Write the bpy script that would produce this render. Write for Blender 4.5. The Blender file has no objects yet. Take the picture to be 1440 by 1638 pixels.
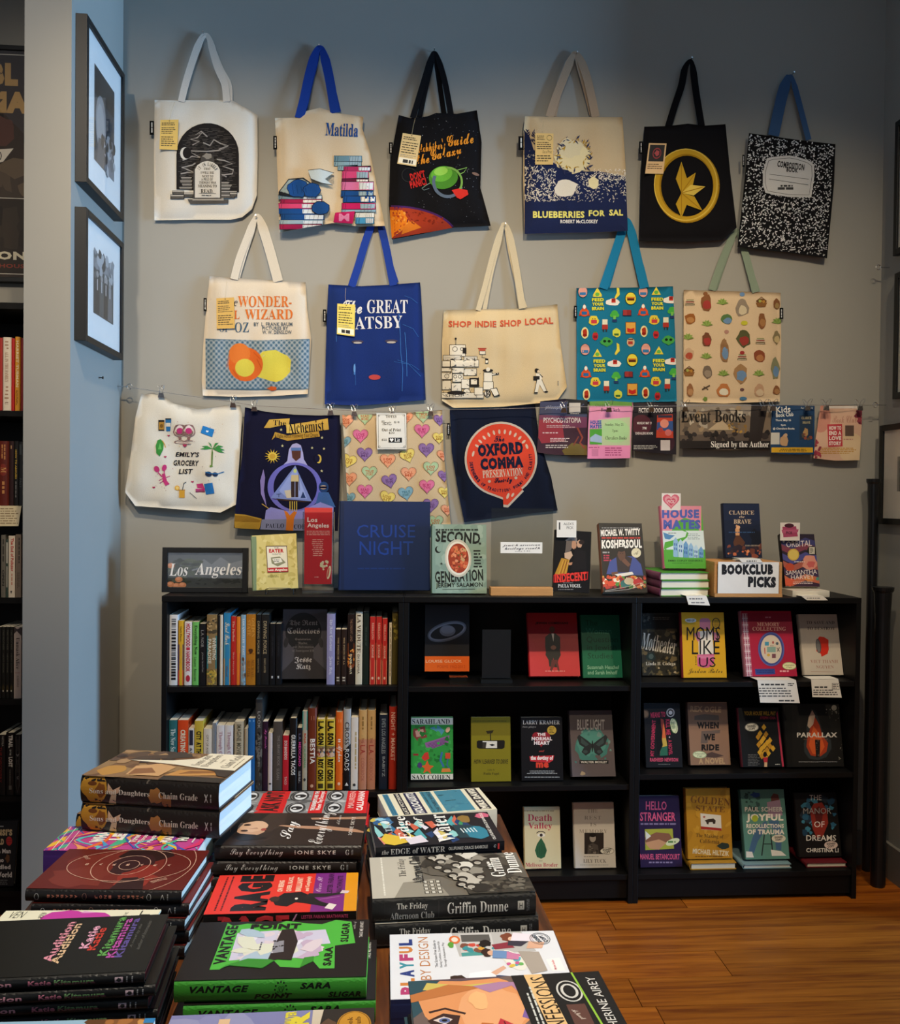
import bpy, math, random
from mathutils import Vector, Matrix, noise
from mathutils.geometry import delaunay_2d_cdt, tessellate_polygon

# ------------------------------------------------------------------ camera
SC = bpy.context.scene
COL = SC.collection
YAW, PITCH, ROLL, F0 = 0.0724, 0.0154, 0.011, 1440.0
CAM = Vector((0.7325, -3.0325, 1.3933))
fw = Vector((math.sin(YAW)*math.cos(PITCH), math.cos(YAW)*math.cos(PITCH), -math.sin(PITCH)))
r0 = Vector((math.cos(YAW), -math.sin(YAW), 0)); u0 = r0.cross(fw)
rt = r0*math.cos(ROLL)+u0*math.sin(ROLL); up = -r0*math.sin(ROLL)+u0*math.cos(ROLL)
cd = bpy.data.cameras.new('camera'); cam = bpy.data.objects.new('camera', cd); COL.objects.link(cam)
cd.sensor_fit = 'HORIZONTAL'; cd.sensor_width = 36; cd.lens = 36*F0/1440; cd.clip_start = .05
m3 = Matrix((rt, up, -fw)).transposed().to_4x4(); m3.translation = CAM; cam.matrix_world = m3
SC.camera = cam

# ------------------------------------------------------------------ light
SC.view_settings.view_transform = 'Standard'; SC.view_settings.look = 'None'
SC.view_settings.gamma = 1; SC.view_settings.use_curve_mapping = False
SC.view_settings.exposure = 0.0
w = bpy.data.worlds.new('world'); SC.world = w; w.use_nodes = True
w.node_tree.nodes['Background'].inputs[0].default_value = (.9, .95, 1, 1)
w.node_tree.nodes['Background'].inputs[1].default_value = .045

def spot(name, loc, aim, power, col, size=60, blend=.8, rad=.04):
    l = bpy.data.lights.new(name, 'SPOT'); l.energy = power; l.color = col
    l.spot_size = math.radians(size); l.spot_blend = blend; l.shadow_soft_size = rad
    o = bpy.data.objects.new(name, l); COL.objects.link(o); o.location = loc
    o.rotation_euler = (Vector(aim)-Vector(loc)).to_track_quat('-Z', 'Y').to_euler()
def area(name, loc, aim, power, col, sx, sy):
    l = bpy.data.lights.new(name, 'AREA'); l.energy = power; l.color = col
    l.shape = 'RECTANGLE'; l.size = sx; l.size_y = sy
    o = bpy.data.objects.new(name, l); COL.objects.link(o); o.location = loc
    o.rotation_euler = (Vector(aim)-Vector(loc)).to_track_quat('-Z', 'Y').to_euler()
WARM = (1, .82, .56)
spot('track_spot', (.35, -1.7, 3.5), (.45, .3, 1.5), 172, WARM, 66, 1)
spot('track_spot', (1.35, -1.7, 3.5), (1.30, .3, 1.5), 172, WARM, 66, 1)
spot('track_spot', (2.2, -1.5, 3.5), (2.15, .3, 1.5), 82, WARM, 62, 1)
spot('track_spot', (-.3, -2.6, 3.5), (-.35, -.2, 2.2), 165, (1, .86, .68), 46, 1)
spot('track_spot', (.85, -2.3, 3.55), (.62, -1.75, .7), 340, (1, .88, .70), 60, 1)
spot('track_spot', (2.4, -2.9, 3.5), (1.9, -1.0, 0), 185, WARM, 60, 1)
area('window_daylight', (6.8, -1.55, 1.75), (-.2, 0, 1.5), 560, (.31, .61, 1), 1.6, 2.0)
area('shop_front_daylight', (-1.5, -6.5, 2.3), (.6, 0, 1.0), 14, (.85, .92, 1), 2.5, 2.0)

# ------------------------------------------------------------------ geometry of views
def ray(x, y): return fw*F0+rt*(x-720)-up*(y-819)
def at_y(x, y, Y):
    d = ray(x, y); return CAM+d*((Y-CAM.y)/d.y)
def at_z(x, y, Z):
    d = ray(x, y); return CAM+d*((Z-CAM.z)/d.z)
def at_x(x, y, X):
    d = ray(x, y); return CAM+d*((X-CAM.x)/d.x)

# ------------------------------------------------------------------ materials
def lin(c):
    if isinstance(c, str):
        c = c.lstrip('#')
        if len(c) == 3: c = ''.join(k*2 for k in c)
        c = [int(c[i:i+2], 16)/255 for i in (0, 2, 4)]
    return tuple((v/12.92 if v <= .04045 else ((v+.055)/1.055)**2.4) for v in c[:3])
MATS = {}
def mat(name, col=None, rough=.6, metal=0, nscale=60, namt=.08, bump=0, spec=.5, attr=False, stretch=(1,1,1), coat=0, gain=1):
    if name in MATS: return MATS[name]
    m = bpy.data.materials.new(name); m.use_nodes = True; nt = m.node_tree; b = nt.nodes['Principled BSDF']
    b.inputs['Roughness'].default_value = rough; b.inputs['Metallic'].default_value = metal
    b.inputs['Specular IOR Level'].default_value = spec; b.inputs['Coat Weight'].default_value = coat
    tc = nt.nodes.new('ShaderNodeTexCoord'); mp = nt.nodes.new('ShaderNodeMapping'); mp.inputs['Scale'].default_value = stretch
    nz = nt.nodes.new('ShaderNodeTexNoise'); nz.inputs['Scale'].default_value = nscale; nz.inputs['Detail'].default_value = 4
    nt.links.new(tc.outputs['Object'], mp.inputs[0]); nt.links.new(mp.outputs[0], nz.inputs['Vector'])
    mr = nt.nodes.new('ShaderNodeMapRange'); mr.inputs['To Min'].default_value = (1-namt)*gain; mr.inputs['To Max'].default_value = (1+namt)*gain
    nt.links.new(nz.outputs['Fac'], mr.inputs['Value'])
    mx = nt.nodes.new('ShaderNodeMix'); mx.data_type = 'RGBA'; mx.blend_type = 'MULTIPLY'; mx.inputs[0].default_value = 1
    if attr:
        a = nt.nodes.new('ShaderNodeAttribute'); a.attribute_name = 'Col'; nt.links.new(a.outputs['Color'], mx.inputs[6])
    else: mx.inputs[6].default_value = (*lin(col), 1)
    nt.links.new(mr.outputs[0], mx.inputs[7]); nt.links.new(mx.outputs[2], b.inputs['Base Color'])
    if bump:
        bp = nt.nodes.new('ShaderNodeBump'); bp.inputs['Strength'].default_value = bump; bp.inputs['Distance'].default_value = .002
        nt.links.new(nz.outputs['Fac'], bp.inputs['Height']); nt.links.new(bp.outputs[0], b.inputs['Normal'])
    MATS[name] = m; return m
M_PRINT = mat('printed_cover', rough=.42, attr=True, nscale=25, namt=.05, spec=.35, gain=.95)
M_FLY = mat('printed_paper', rough=.6, attr=True, nscale=30, namt=.05, spec=.3)
M_CLOTH = mat('printed_canvas', rough=.95, attr=True, nscale=500, namt=.10, bump=.35, spec=.15, gain=.86)
M_PAGE = mat('page_edges', '#e3dccb', .85, nscale=420, namt=.12, stretch=(.02, .02, 1), spec=.2)
M_PAGEX = M_PAGE
M_BLACK = mat('black_laminate', '#0a0909', .5, nscale=30, namt=.25, spec=.22)
M_FRAME = mat('black_frame_wood', '#080707', .45, nscale=40, namt=.2)
M_METAL = mat('bright_wire', '#c9c9c9', .25, metal=1, nscale=80, namt=.05)
M_WALL = mat('grey_wall_paint', '#9a978f', .75, nscale=3, namt=.05, spec=.25)
M_PINE = mat('pine_board', '#c08a50', .6, nscale=14, namt=.22, stretch=(1, 8, 8))
M_WIREBLK = mat('black_wire', '#0d0d0d', .35)
def glass(name, tint=(1, 1, 1), alpha=.12, rough=.02):
    m = bpy.data.materials.new(name); m.use_nodes = True; nt = m.node_tree
    nt.nodes.remove(nt.nodes['Principled BSDF']); out = nt.nodes['Material Output']
    tr = nt.nodes.new('ShaderNodeBsdfTransparent'); tr.inputs[0].default_value = (*tint, 1)
    gl = nt.nodes.new('ShaderNodeBsdfGlossy'); gl.inputs['Roughness'].default_value = rough
    fr = nt.nodes.new('ShaderNodeMath'); fr.operation = 'POWER'; fr.inputs[1].default_value = 7
    lw = nt.nodes.new('ShaderNodeLayerWeight'); lw.inputs[0].default_value = .5; nt.links.new(lw.outputs['Facing'], fr.inputs[0])
    nz = nt.nodes.new('ShaderNodeTexNoise'); nz.inputs['Scale'].default_value = 8
    ma = nt.nodes.new('ShaderNodeMath'); ma.operation = 'MULTIPLY_ADD'; ma.inputs[1].default_value = .04; ma.inputs[2].default_value = alpha*.3
    ad = nt.nodes.new('ShaderNodeMath'); ad.operation = 'ADD'
    nt.links.new(nz.outputs[0], ma.inputs[0]); nt.links.new(ma.outputs[0], ad.inputs[0]); nt.links.new(fr.outputs[0], ad.inputs[1])
    mx = nt.nodes.new('ShaderNodeMixShader'); nt.links.new(ad.outputs[0], mx.inputs[0])
    nt.links.new(tr.outputs[0], mx.inputs[1]); nt.links.new(gl.outputs[0], mx.inputs[2]); nt.links.new(mx.outputs[0], out.inputs[0])
    return m
M_GLASS = glass('picture_glass'); M_ACR = glass('clear_acrylic', (.975, .985, .98), .3, .03)

# ------------------------------------------------------------------ mesh building
class MB:
    def __init__(s): s.v = []; s.f = []; s.c = []
    def quad(s, pts, c):
        n = len(s.v); s.v += [tuple(p) for p in pts]; s.f.append(tuple(range(n, n+len(pts)))); s.c.append(lin(c))
    def box(s, a, b, c='#888', M=None):
        x0, y0, z0 = a; x1, y1, z1 = b; n = len(s.v)
        P = [(x0,y0,z0),(x1,y0,z0),(x1,y1,z0),(x0,y1,z0),(x0,y0,z1),(x1,y0,z1),(x1,y1,z1),(x0,y1,z1)]
        if M: P = [tuple(M @ Vector(p)) for p in P]
        s.v += P; L = lin(c)
        for f in ((0,3,2,1),(4,5,6,7),(0,1,5,4),(1,2,6,5),(2,3,7,6),(3,0,4,7)):
            s.f.append(tuple(n+i for i in f)); s.c.append(L)
    def tube(s, pts, r, c='#888', seg=6, rf=None):
        pts = [Vector(p) for p in pts]; L = lin(c); rings = []
        for i, p in enumerate(pts):
            t = (pts[min(i+1, len(pts)-1)]-pts[max(i-1, 0)]).normalized()
            a = Vector((0, 0, 1)) if abs(t.z) < .9 else Vector((1, 0, 0))
            u = t.cross(a).normalized(); v = t.cross(u); rr = rf[i] if rf else r
            n = len(s.v); rings.append(n)
            s.v += [tuple(p+(u*math.cos(k*math.tau/seg)+v*math.sin(k*math.tau/seg))*rr) for k in range(seg)]
        for a, b in zip(rings, rings[1:]):
            for k in range(seg):
                s.f.append((a+k, a+(k+1) % seg, b+(k+1) % seg, b+k)); s.c.append(L)
        s.f.append(tuple(rings[0]+k for k in range(seg))[::-1]); s.c.append(L)
        s.f.append(tuple(rings[-1]+k for k in range(seg))); s.c.append(L)
    def mesh(s, name, material, smooth=False):
        me = bpy.data.meshes.new(name); me.from_pydata(s.v, [], s.f)
        ca = me.color_attributes.new('Col', 'FLOAT_COLOR', 'CORNER')
        buf = []
        for f, c in zip(s.f, s.c): buf += [c[0], c[1], c[2], 1.0]*len(f)
        ca.data.foreach_set('color', buf)
        me.materials.append(material)
        if smooth: me.polygons.foreach_set('use_smooth', [True]*len(me.polygons))
        me.update(); return me
    def obj(s, name, material, parent=None, smooth=False, bevel=0):
        o = bpy.data.objects.new(name, s.mesh(name, material, smooth)); COL.objects.link(o)
        if parent: o.parent = parent
        if bevel:
            b = o.modifiers.new('bevel', 'BEVEL'); b.width = bevel; b.segments = 2; b.limit_method = 'ANGLE'
        return o
def tag(o, label=None, cat=None, group=None, kind=None):
    if label: o['label'] = label
    if cat: o['category'] = cat
    if group: o['group'] = group
    if kind: o['kind'] = kind
    return o
def thing(name, label, cat, M=None, group=None):
    o = bpy.data.objects.new(name, None); COL.objects.link(o); o.empty_display_size = .05
    if M is not None: o.matrix_world = M if isinstance(M, Matrix) else Matrix.Translation(M)
    return tag(o, label, cat, group)

# ------------------------------------------------------------------ flat print: shapes and lettering
def mapc(t, U, L): return ''.join(chr(U+ord(k)-65) if 'A' <= k <= 'Z' else chr(L+ord(k)-97) if 'a' <= k <= 'z' else k for k in t)
_TX = {}
def glyphs(t, f='s', wt=0, sh=0, sp=1):
    if wt < 0: wt *= .4
    if sp == 1 and wt > 0: sp = 1+wt*2.4
    key = (t, f, wt, sh, sp)
    if key in _TX: return _TX[key]
    if f == 'r': t = mapc(t, 0x1D400, 0x1D41A)
    if f == 'c': t = mapc(t, 0x1D4D0, 0x1D4EA)
    if f == 'f': t = mapc(t, 0x1D56C, 0x1D586)
    c = bpy.data.curves.new('lettering', 'FONT'); c.body = t; c.resolution_u = 2; c.offset = wt; c.shear = sh; c.space_character = sp
    c.space_line = .9; c.align_x = 'CENTER'
    o = bpy.data.objects.new('lettering', c); m = o.to_mesh()
    vs = [(v.co.x, v.co.y) for v in m.vertices]; fs = [tuple(p.vertices) for p in m.polygons]
    o.to_mesh_clear(); bpy.data.objects.remove(o); bpy.data.curves.remove(c)
    _TX[key] = (vs, fs); return vs, fs
class Art:
    """flat print: y runs down, units are those of the map given when it is laid on a surface"""
    def __init__(s): s.t = []; s.k = 0
    def _n(s): s.k += 1
    def p(s, pts, c):
        s._n(); L = lin(c); V = [Vector((a, b, 0)) for a, b in pts]
        for t in tessellate_polygon([V]): s.t.append(([pts[i] for i in t], L, s.k))
        return s
    def r(s, x0, y0, x1, y1, c): return s.p([(x0, y0), (x1, y0), (x1, y1), (x0, y1)], c)
    def e(s, cx, cy, rx, ry, c, a=0, n=20, s0=0, s1=360):
        ca, sa = math.cos(math.radians(a)), math.sin(math.radians(a)); P = []
        full = s1-s0 >= 360
        for i in range(n if full else n+1):
            t = math.radians(s0+(s1-s0)*i/n); X, Y = rx*math.cos(t), ry*math.sin(t)
            P.append((cx+X*ca-Y*sa, cy+X*sa+Y*ca))
        return s.p(P, c)
    def ring(s, cx, cy, rx, ry, w, c, n=28, s0=0, s1=360):
        return s.l([(cx+rx*math.cos(math.radians(s0+(s1-s0)*i/n)), cy+ry*math.sin(math.radians(s0+(s1-s0)*i/n))) for i in range(n+1)], w, c)
    def l(s, pts, wd, c, w2=None):
        s._n(); L = lin(c); n = len(pts)
        q = []
        for i, (x, y) in enumerate(pts):
            x0, y0 = pts[max(i-1, 0)]; x1, y1 = pts[min(i+1, n-1)]
            dx, dy = x1-x0, y1-y0; d = math.hypot(dx, dy) or 1
            h = (wd if w2 is None else wd+(w2-wd)*i/(n-1))/2
            q.append(((x-dy/d*h, y+dx/d*h), (x+dy/d*h, y-dx/d*h)))
        for a, b in zip(q, q[1:]):
            s.t.append(([a[0], a[1], b[1]], L, s.k)); s.t.append(([a[0], b[1], b[0]], L, s.k))
        return s
    def blob(s, cx, cy, rx, ry, c, seed=0, n=14, j=.25, a=0):
        R = random.Random(seed); ca, sa = math.cos(math.radians(a)), math.sin(math.radians(a)); P = []
        for i in range(n):
            t = math.tau*i/n; k = 1+R.uniform(-j, j); X, Y = rx*k*math.cos(t), ry*k*math.sin(t)
            P.append((cx+X*ca-Y*sa, cy+X*sa+Y*ca))
        return s.p(P, c)
    def x(s, t, x0, y0, x1, y1, c, f='s', wt=0, sh=0, a=0, r=0, sp=1):
        """lettering fitted to the box; r=90 reads downwards, r=-90 upwards; a turns it a little"""
        vs, fs = glyphs(t, f, wt, sh, sp)
        if not vs: return s
        s._n(); L = lin(c)
        mx0 = min(v[0] for v in vs); mx1 = max(v[0] for v in vs); my0 = min(v[1] for v in vs); my1 = max(v[1] for v in vs)
        cx, cy = (x0+x1)/2, (y0+y1)/2; W, H = abs(x1-x0), abs(y1-y0)
        if r in (90, -90): W, H = H, W
        ang = math.radians(a+r); ca, sa = math.cos(ang), math.sin(ang); P = []
        for v in vs:
            X = ((v[0]-mx0)/(mx1-mx0 or 1)-.5)*W; Y = -((v[1]-my0)/(my1-my0 or 1)-.5)*H
            P.append((cx+X*ca-Y*sa, cy+X*sa+Y*ca))
        for q in fs:
            for i in range(1, len(q)-1): s.t.append(([P[q[0]], P[q[i]], P[q[i+1]]], L, s.k))
        return s
    def arc(s, t, cx, cy, R, a0, a1, h, c, f='s', wt=0, flip=False, ry=None):
        """letters spaced round a circle from angle a0 to a1 (degrees, clockwise from the right)"""
        n = len(t); ry = ry or R
        for i, ch in enumerate(t):
            if ch == ' ': continue
            g = math.radians(a0+(a1-a0)*(i+.5)/n); X, Y = cx+R*math.cos(g), cy+ry*math.sin(g)
            wd = abs(math.radians(a1-a0))*R/n*.42
            if ch in 'Iil1.,': wd *= .35
            s.x(ch, X-wd, Y-h/2, X+wd, Y+h/2, c, f, wt, 0, math.degrees(g)+(90 if not flip else -90))
        s.k -= max(0, sum(k != ' ' for k in t)-1); return s
    def mic(s, x0, y0, x1, y1, rows, c, seed=1, th=.45, al='l', r=0):
        """rows of text too small to read: broken dashes"""
        s._n(); L = lin(c); R = random.Random(seed)
        vert = r != 0
        A0, A1, B0, B1 = (x0, x1, y0, y1) if not vert else (y0, y1, x0, x1)
        rh = (B1-B0)/rows
        for i in range(rows):
            tot = (A1-A0)*(1 if al == 'j' else R.uniform(.72, 1)); st = A0+((A1-A0)-tot)/2 if al == 'c' else A0
            q = st; b0 = B0+rh*i+rh*(1-th)/2; b1 = b0+rh*th
            while q < st+tot-rh*.4:
                wd = min(R.uniform(.7, 3.2)*rh*.8, st+tot-q)
                p = [(q, b0), (q+wd, b0), (q+wd, b1), (q, b1)]
                if vert: p = [(b, a) for a, b in p]
                s.t.append(([p[0], p[1], p[2]], L, s.k)); s.t.append(([p[0], p[2], p[3]], L, s.k)); q += wd+rh*.35
        return s
    def sc(s, n, x0, y0, x1, y1, r0, r1, cols, seed=3, j=.3, asp=1.0, test=None, rot=180):
        R = random.Random(seed); k = s.k
        for i in range(n):
            cx, cy = R.uniform(x0, x1), R.uniform(y0, y1)
            if test and not test(cx, cy): continue
            rr = R.uniform(r0, r1)
            s.blob(cx, cy, rr, rr*asp*R.uniform(.7, 1.2), R.choice(cols), R.random(), 8, j, R.uniform(0, rot))
        return s
    def hrt(s, cx, cy, w, h, c, a=0):
        P = []; ca, sa = math.cos(math.radians(a)), math.sin(math.radians(a))
        for i in range(22):
            t = math.tau*i/22; X = math.sin(t)**3*w/2; Y = -(13*math.cos(t)-5*math.cos(2*t)-2*math.cos(3*t)-math.cos(4*t))/29*h-h*.08
            P.append((cx+X*ca-Y*sa, cy+X*sa+Y*ca))
        return s.p(P, c)
    def lay(s, mb, fn, maxlen=None, step=6e-5, keepin=None):
        """fn(x, y, lift) -> 3D point; each shape lies just above those it overlaps"""
        bb = {}
        for P, c, k in s.t:
            q = bb.setdefault(k, [1e9, 1e9, -1e9, -1e9])
            for x, y in P: q[0] = min(q[0], x); q[1] = min(q[1], y); q[2] = max(q[2], x); q[3] = max(q[3], y)
        lv = {}; ks = sorted(bb)
        for i, k in enumerate(ks):
            A_ = bb[k]; m = 0
            for j in ks[:i]:
                B_ = bb[j]
                if A_[0] < B_[2] and B_[0] < A_[2] and A_[1] < B_[3] and B_[1] < A_[3] and lv[j] > m: m = lv[j]
            lv[k] = m+1
        for P, c, k in s.t:
            st = [P]
            if maxlen:
                out = []
                while st:
                    t = st.pop(); d = [math.dist(t[i], t[(i+1) % 3]) for i in range(3)]; i = d.index(max(d))
                    if d[i] > maxlen:
                        a, b, e = t[i], t[(i+1) % 3], t[(i+2) % 3]; m = ((a[0]+b[0])/2, (a[1]+b[1])/2)
                        st += [[a, m, e], [m, b, e]]
                    else: out.append(t)
                st = out
            for t in st:
                if keepin:
                    ins_ = [inside(x, y, keepin) for x, y in t]
                    if not any(ins_): continue
                    t = [q if g else nearest(q[0], q[1], keepin) for q, g in zip(t, ins_)]
                n = len(mb.v); mb.v += [tuple(fn(x, y, (lv[k]+1)*step)) for x, y in t]
                a, b, e = (Vector(q) for q in mb.v[n:n+3])
                if (b-a).cross(e-a).length < 1e-11: del mb.v[n:]; continue
                mb.f.append((n, n+1, n+2)); mb.c.append(c)
def nearest(x, y, P):
    best = 1e9; r = (x, y); j = len(P)-1
    for i in range(len(P)):
        ax, ay = P[j]; bx, by = P[i]; dx, dy = bx-ax, by-ay; t = max(0, min(1, ((x-ax)*dx+(y-ay)*dy)/(dx*dx+dy*dy+1e-9)))
        d = math.hypot(x-ax-t*dx, y-ay-t*dy)
        if d < best: best = d; r = (ax+t*dx, ay+t*dy)
        j = i
    return r
def sub(ox, oy, s): return lambda x, y: (ox+x/s, oy+y/s)

# ------------------------------------------------------------------ books
def frame_M(o, x, y, z):
    M = Matrix((x, y, z)).transposed().to_4x4(); M.translation = o; return M
def book(label, M, H, W, T, front=None, spine=None, fc='#333', sc=None, bc=None, kind='h', zoom=None, group=None, pages=None, name=None, matl=None, cat='book', bulge=None):
    sc = sc or fc; bc = bc or sc; hard = kind == 'h'
    name = name or ('hardcover_book' if hard else 'paperback_book')
    ov = .0035 if hard else .0004; b = .0026 if hard else .0005; bu = (.0035 if hard else .0006) if bulge is None else bulge
    t = thing(name, label, cat, M, group); mb = MB()
    x0 = .005 if hard else .0008
    mb.box((x0, 0, 0), (W, H, b), bc); mb.box((x0, 0, T-b), (W, H, T), fc)
    N = 8 if hard else 4
    prof = [(x0-.0005-bu*math.sin(math.pi*i/N)-(x0 if 0 < i < N else x0*.55), T*i/N) for i in range(N+1)]
    for i in range(N):
        (xa, za), (xb, zb) = prof[i], prof[i+1]
        mb.quad([(xa, 0, za), (xb, 0, zb), (xb, H, zb), (xa, H, za)], sc)
        mb.quad([(xa+.0022, 0, za), (xb+.0022, 0, zb), (xb, 0, zb), (xa, 0, za)], sc)
        mb.quad([(xa, H, za), (xb, H, zb), (xb+.0022, H, zb), (xa+.0022, H, za)], sc)
        mb.quad([(xa+.0022, 0, za), (xa+.0022, H, za), (xb+.0022, H, zb), (xb+.0022, 0, zb)], sc)
    for zz, c in ((0, bc), (T, fc)):
        xs = prof[0][0]; z2 = b if zz == 0 else T-b
        mb.quad([(xs, 0, zz), (x0, 0, zz), (x0, H, zz), (xs, H, zz)], c)
        mb.quad([(xs, 0, z2), (x0, 0, z2), (x0, H, z2), (xs, H, z2)], c)
    if front:
        if zoom:
            Mi = M.inverted(); o = Mi @ CAM; ox, oy, s = zoom
            def fn(x, y, l):
                d = (Mi.to_3x3() @ ray(ox+x/s, oy+y/s)); k = (T-o.z)/d.z; q = o+d*k
                return (min(max(q.x, 0), W), min(max(q.y, 0), H), T+l)
        else:
            def fn(x, y, l): return (min(max(x/100*W, -.002), W), min(max(H-y/150*H, 0), H), T+l)
        front.lay(mb, fn)
    if spine:
        def fs(x, y, l):
            z = T*(1-min(max(y, 0), 20)/20); q = z/T*N; i = min(int(q), N-1); g = q-i
            xx = prof[i][0]*(1-g)+prof[i+1][0]*g
            return (xx-l-.0004, min(max(H-x/150*H, 0), H), z)
        spine.lay(mb, fs, 3 if hard else None)
    mb.obj('cover', matl or M_PRINT, t)
    pg = MB(); pg.box((.004 if hard else .001, ov, b), (W-ov, H-ov, T-b), pages or '#e3dccb')
    pg.obj('pages', M_PAGEX if not pages else matpage(pages), t)
    return t
def matpage(c): return mat('page_edges_'+c.strip('#'), c, .85, nscale=420, namt=.12, stretch=(.02, .02, 1), spec=.2)

def face_out(label, x0, x1, yb, yt, zs, front=None, tilt=12, T=.022, fc='#333', zoom=None, yr=(.02, .2), roll=0, **k):
    """a book standing face out: px edges x0,x1 at its foot, yb foot, yt top; zs is the height it stands at"""
    P = at_z((x0+x1)/2, yb, zs); Y = min(max(P.y, yr[0]), yr[1])
    a = at_y(x0, yb, Y); b = at_y(x1, yb, Y); W = (b-a).length
    for pn in (.782, 1.582, 2.382):
        if a.x < pn < a.x+W+.002 and zs < 1.05 and a.x > 0: W = pn-a.x-.001
    a = Vector((a.x, Y, zs))
    g = math.radians(tilt); yv = Vector((0, math.sin(g), math.cos(g))); xv = Vector((1, 0, 0)); zv = xv.cross(yv)
    q_ = Matrix.Rotation(math.radians(roll), 3, zv); yv = q_ @ yv; xv = q_ @ xv
    d = ray((x0+x1)/2, yt); q = (a-CAM).dot(zv)/d.dot(zv); H = (CAM+d*q-a).dot(yv)
    M = frame_M(a-zv*T+Vector((0, 0, T*math.sin(g)*.0)), xv, yv, zv)
    # rest the lower back edge on the surface
    low = min((M @ Vector((xx, 0, zz))).z for zz in (0, T) for xx in (0, W)); M.translation.z += zs-low+.0006
    return book(label, M, H, W, T, front=front, fc=fc, zoom=zoom, **k)

ORD = ['first', 'second', 'third', 'fourth', 'fifth', 'sixth', 'seventh', 'eighth']
def copy_tree(o, delta, rot=0, label=None):
    c = o.copy(); COL.objects.link(c); c.matrix_world = Matrix.Translation(delta) @ o.matrix_world @ Matrix.Rotation(rot, 4, 'Z')
    if label: c['label'] = label
    for ch in o.children:
        d = ch.copy(); COL.objects.link(d); d.parent = c
    return c
def pile(labels, near=None, far=None, L=.235, W=.155, T=None, n=1, ztop=None, front=None, spine=None, shifts=(), zbase=.74, group=None, **k):
    """books lying face up, spine towards the camera: px of the near (or far) edge of the top cover; length fixes the height"""
    p, q = near or far; a = at_z(*p, CAM.z-1); b = at_z(*q, CAM.z-1); e = L/(a-b).length; h = ztop or CAM.z-e
    A = at_z(*p, h); B = at_z(*q, h); L = (A-B).length; yv = (A-B).normalized(); zv = Vector((0, 0, 1)); xv = yv.cross(zv)
    if far: B = B-xv*W
    t_ = (h-zbase)/n; T = T or t_-.0008
    first = book(labels[0], frame_M(Vector((B.x, B.y, h-T)), xv, yv, zv), L, W, T, front=front, spine=spine, group=group, **k)
    for i in range(1, n):
        s_ = shifts[(i-1) % len(shifts)] if shifts else (0, 0, 0)
        copy_tree(first, (-yv*s_[0]+xv*s_[1]) + Vector((0, 0, -t_*i)), math.radians(s_[2]), labels[i] if i < len(labels) and i < n else ORD[i]+' from the top, '+labels[-1])
    return first

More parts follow.
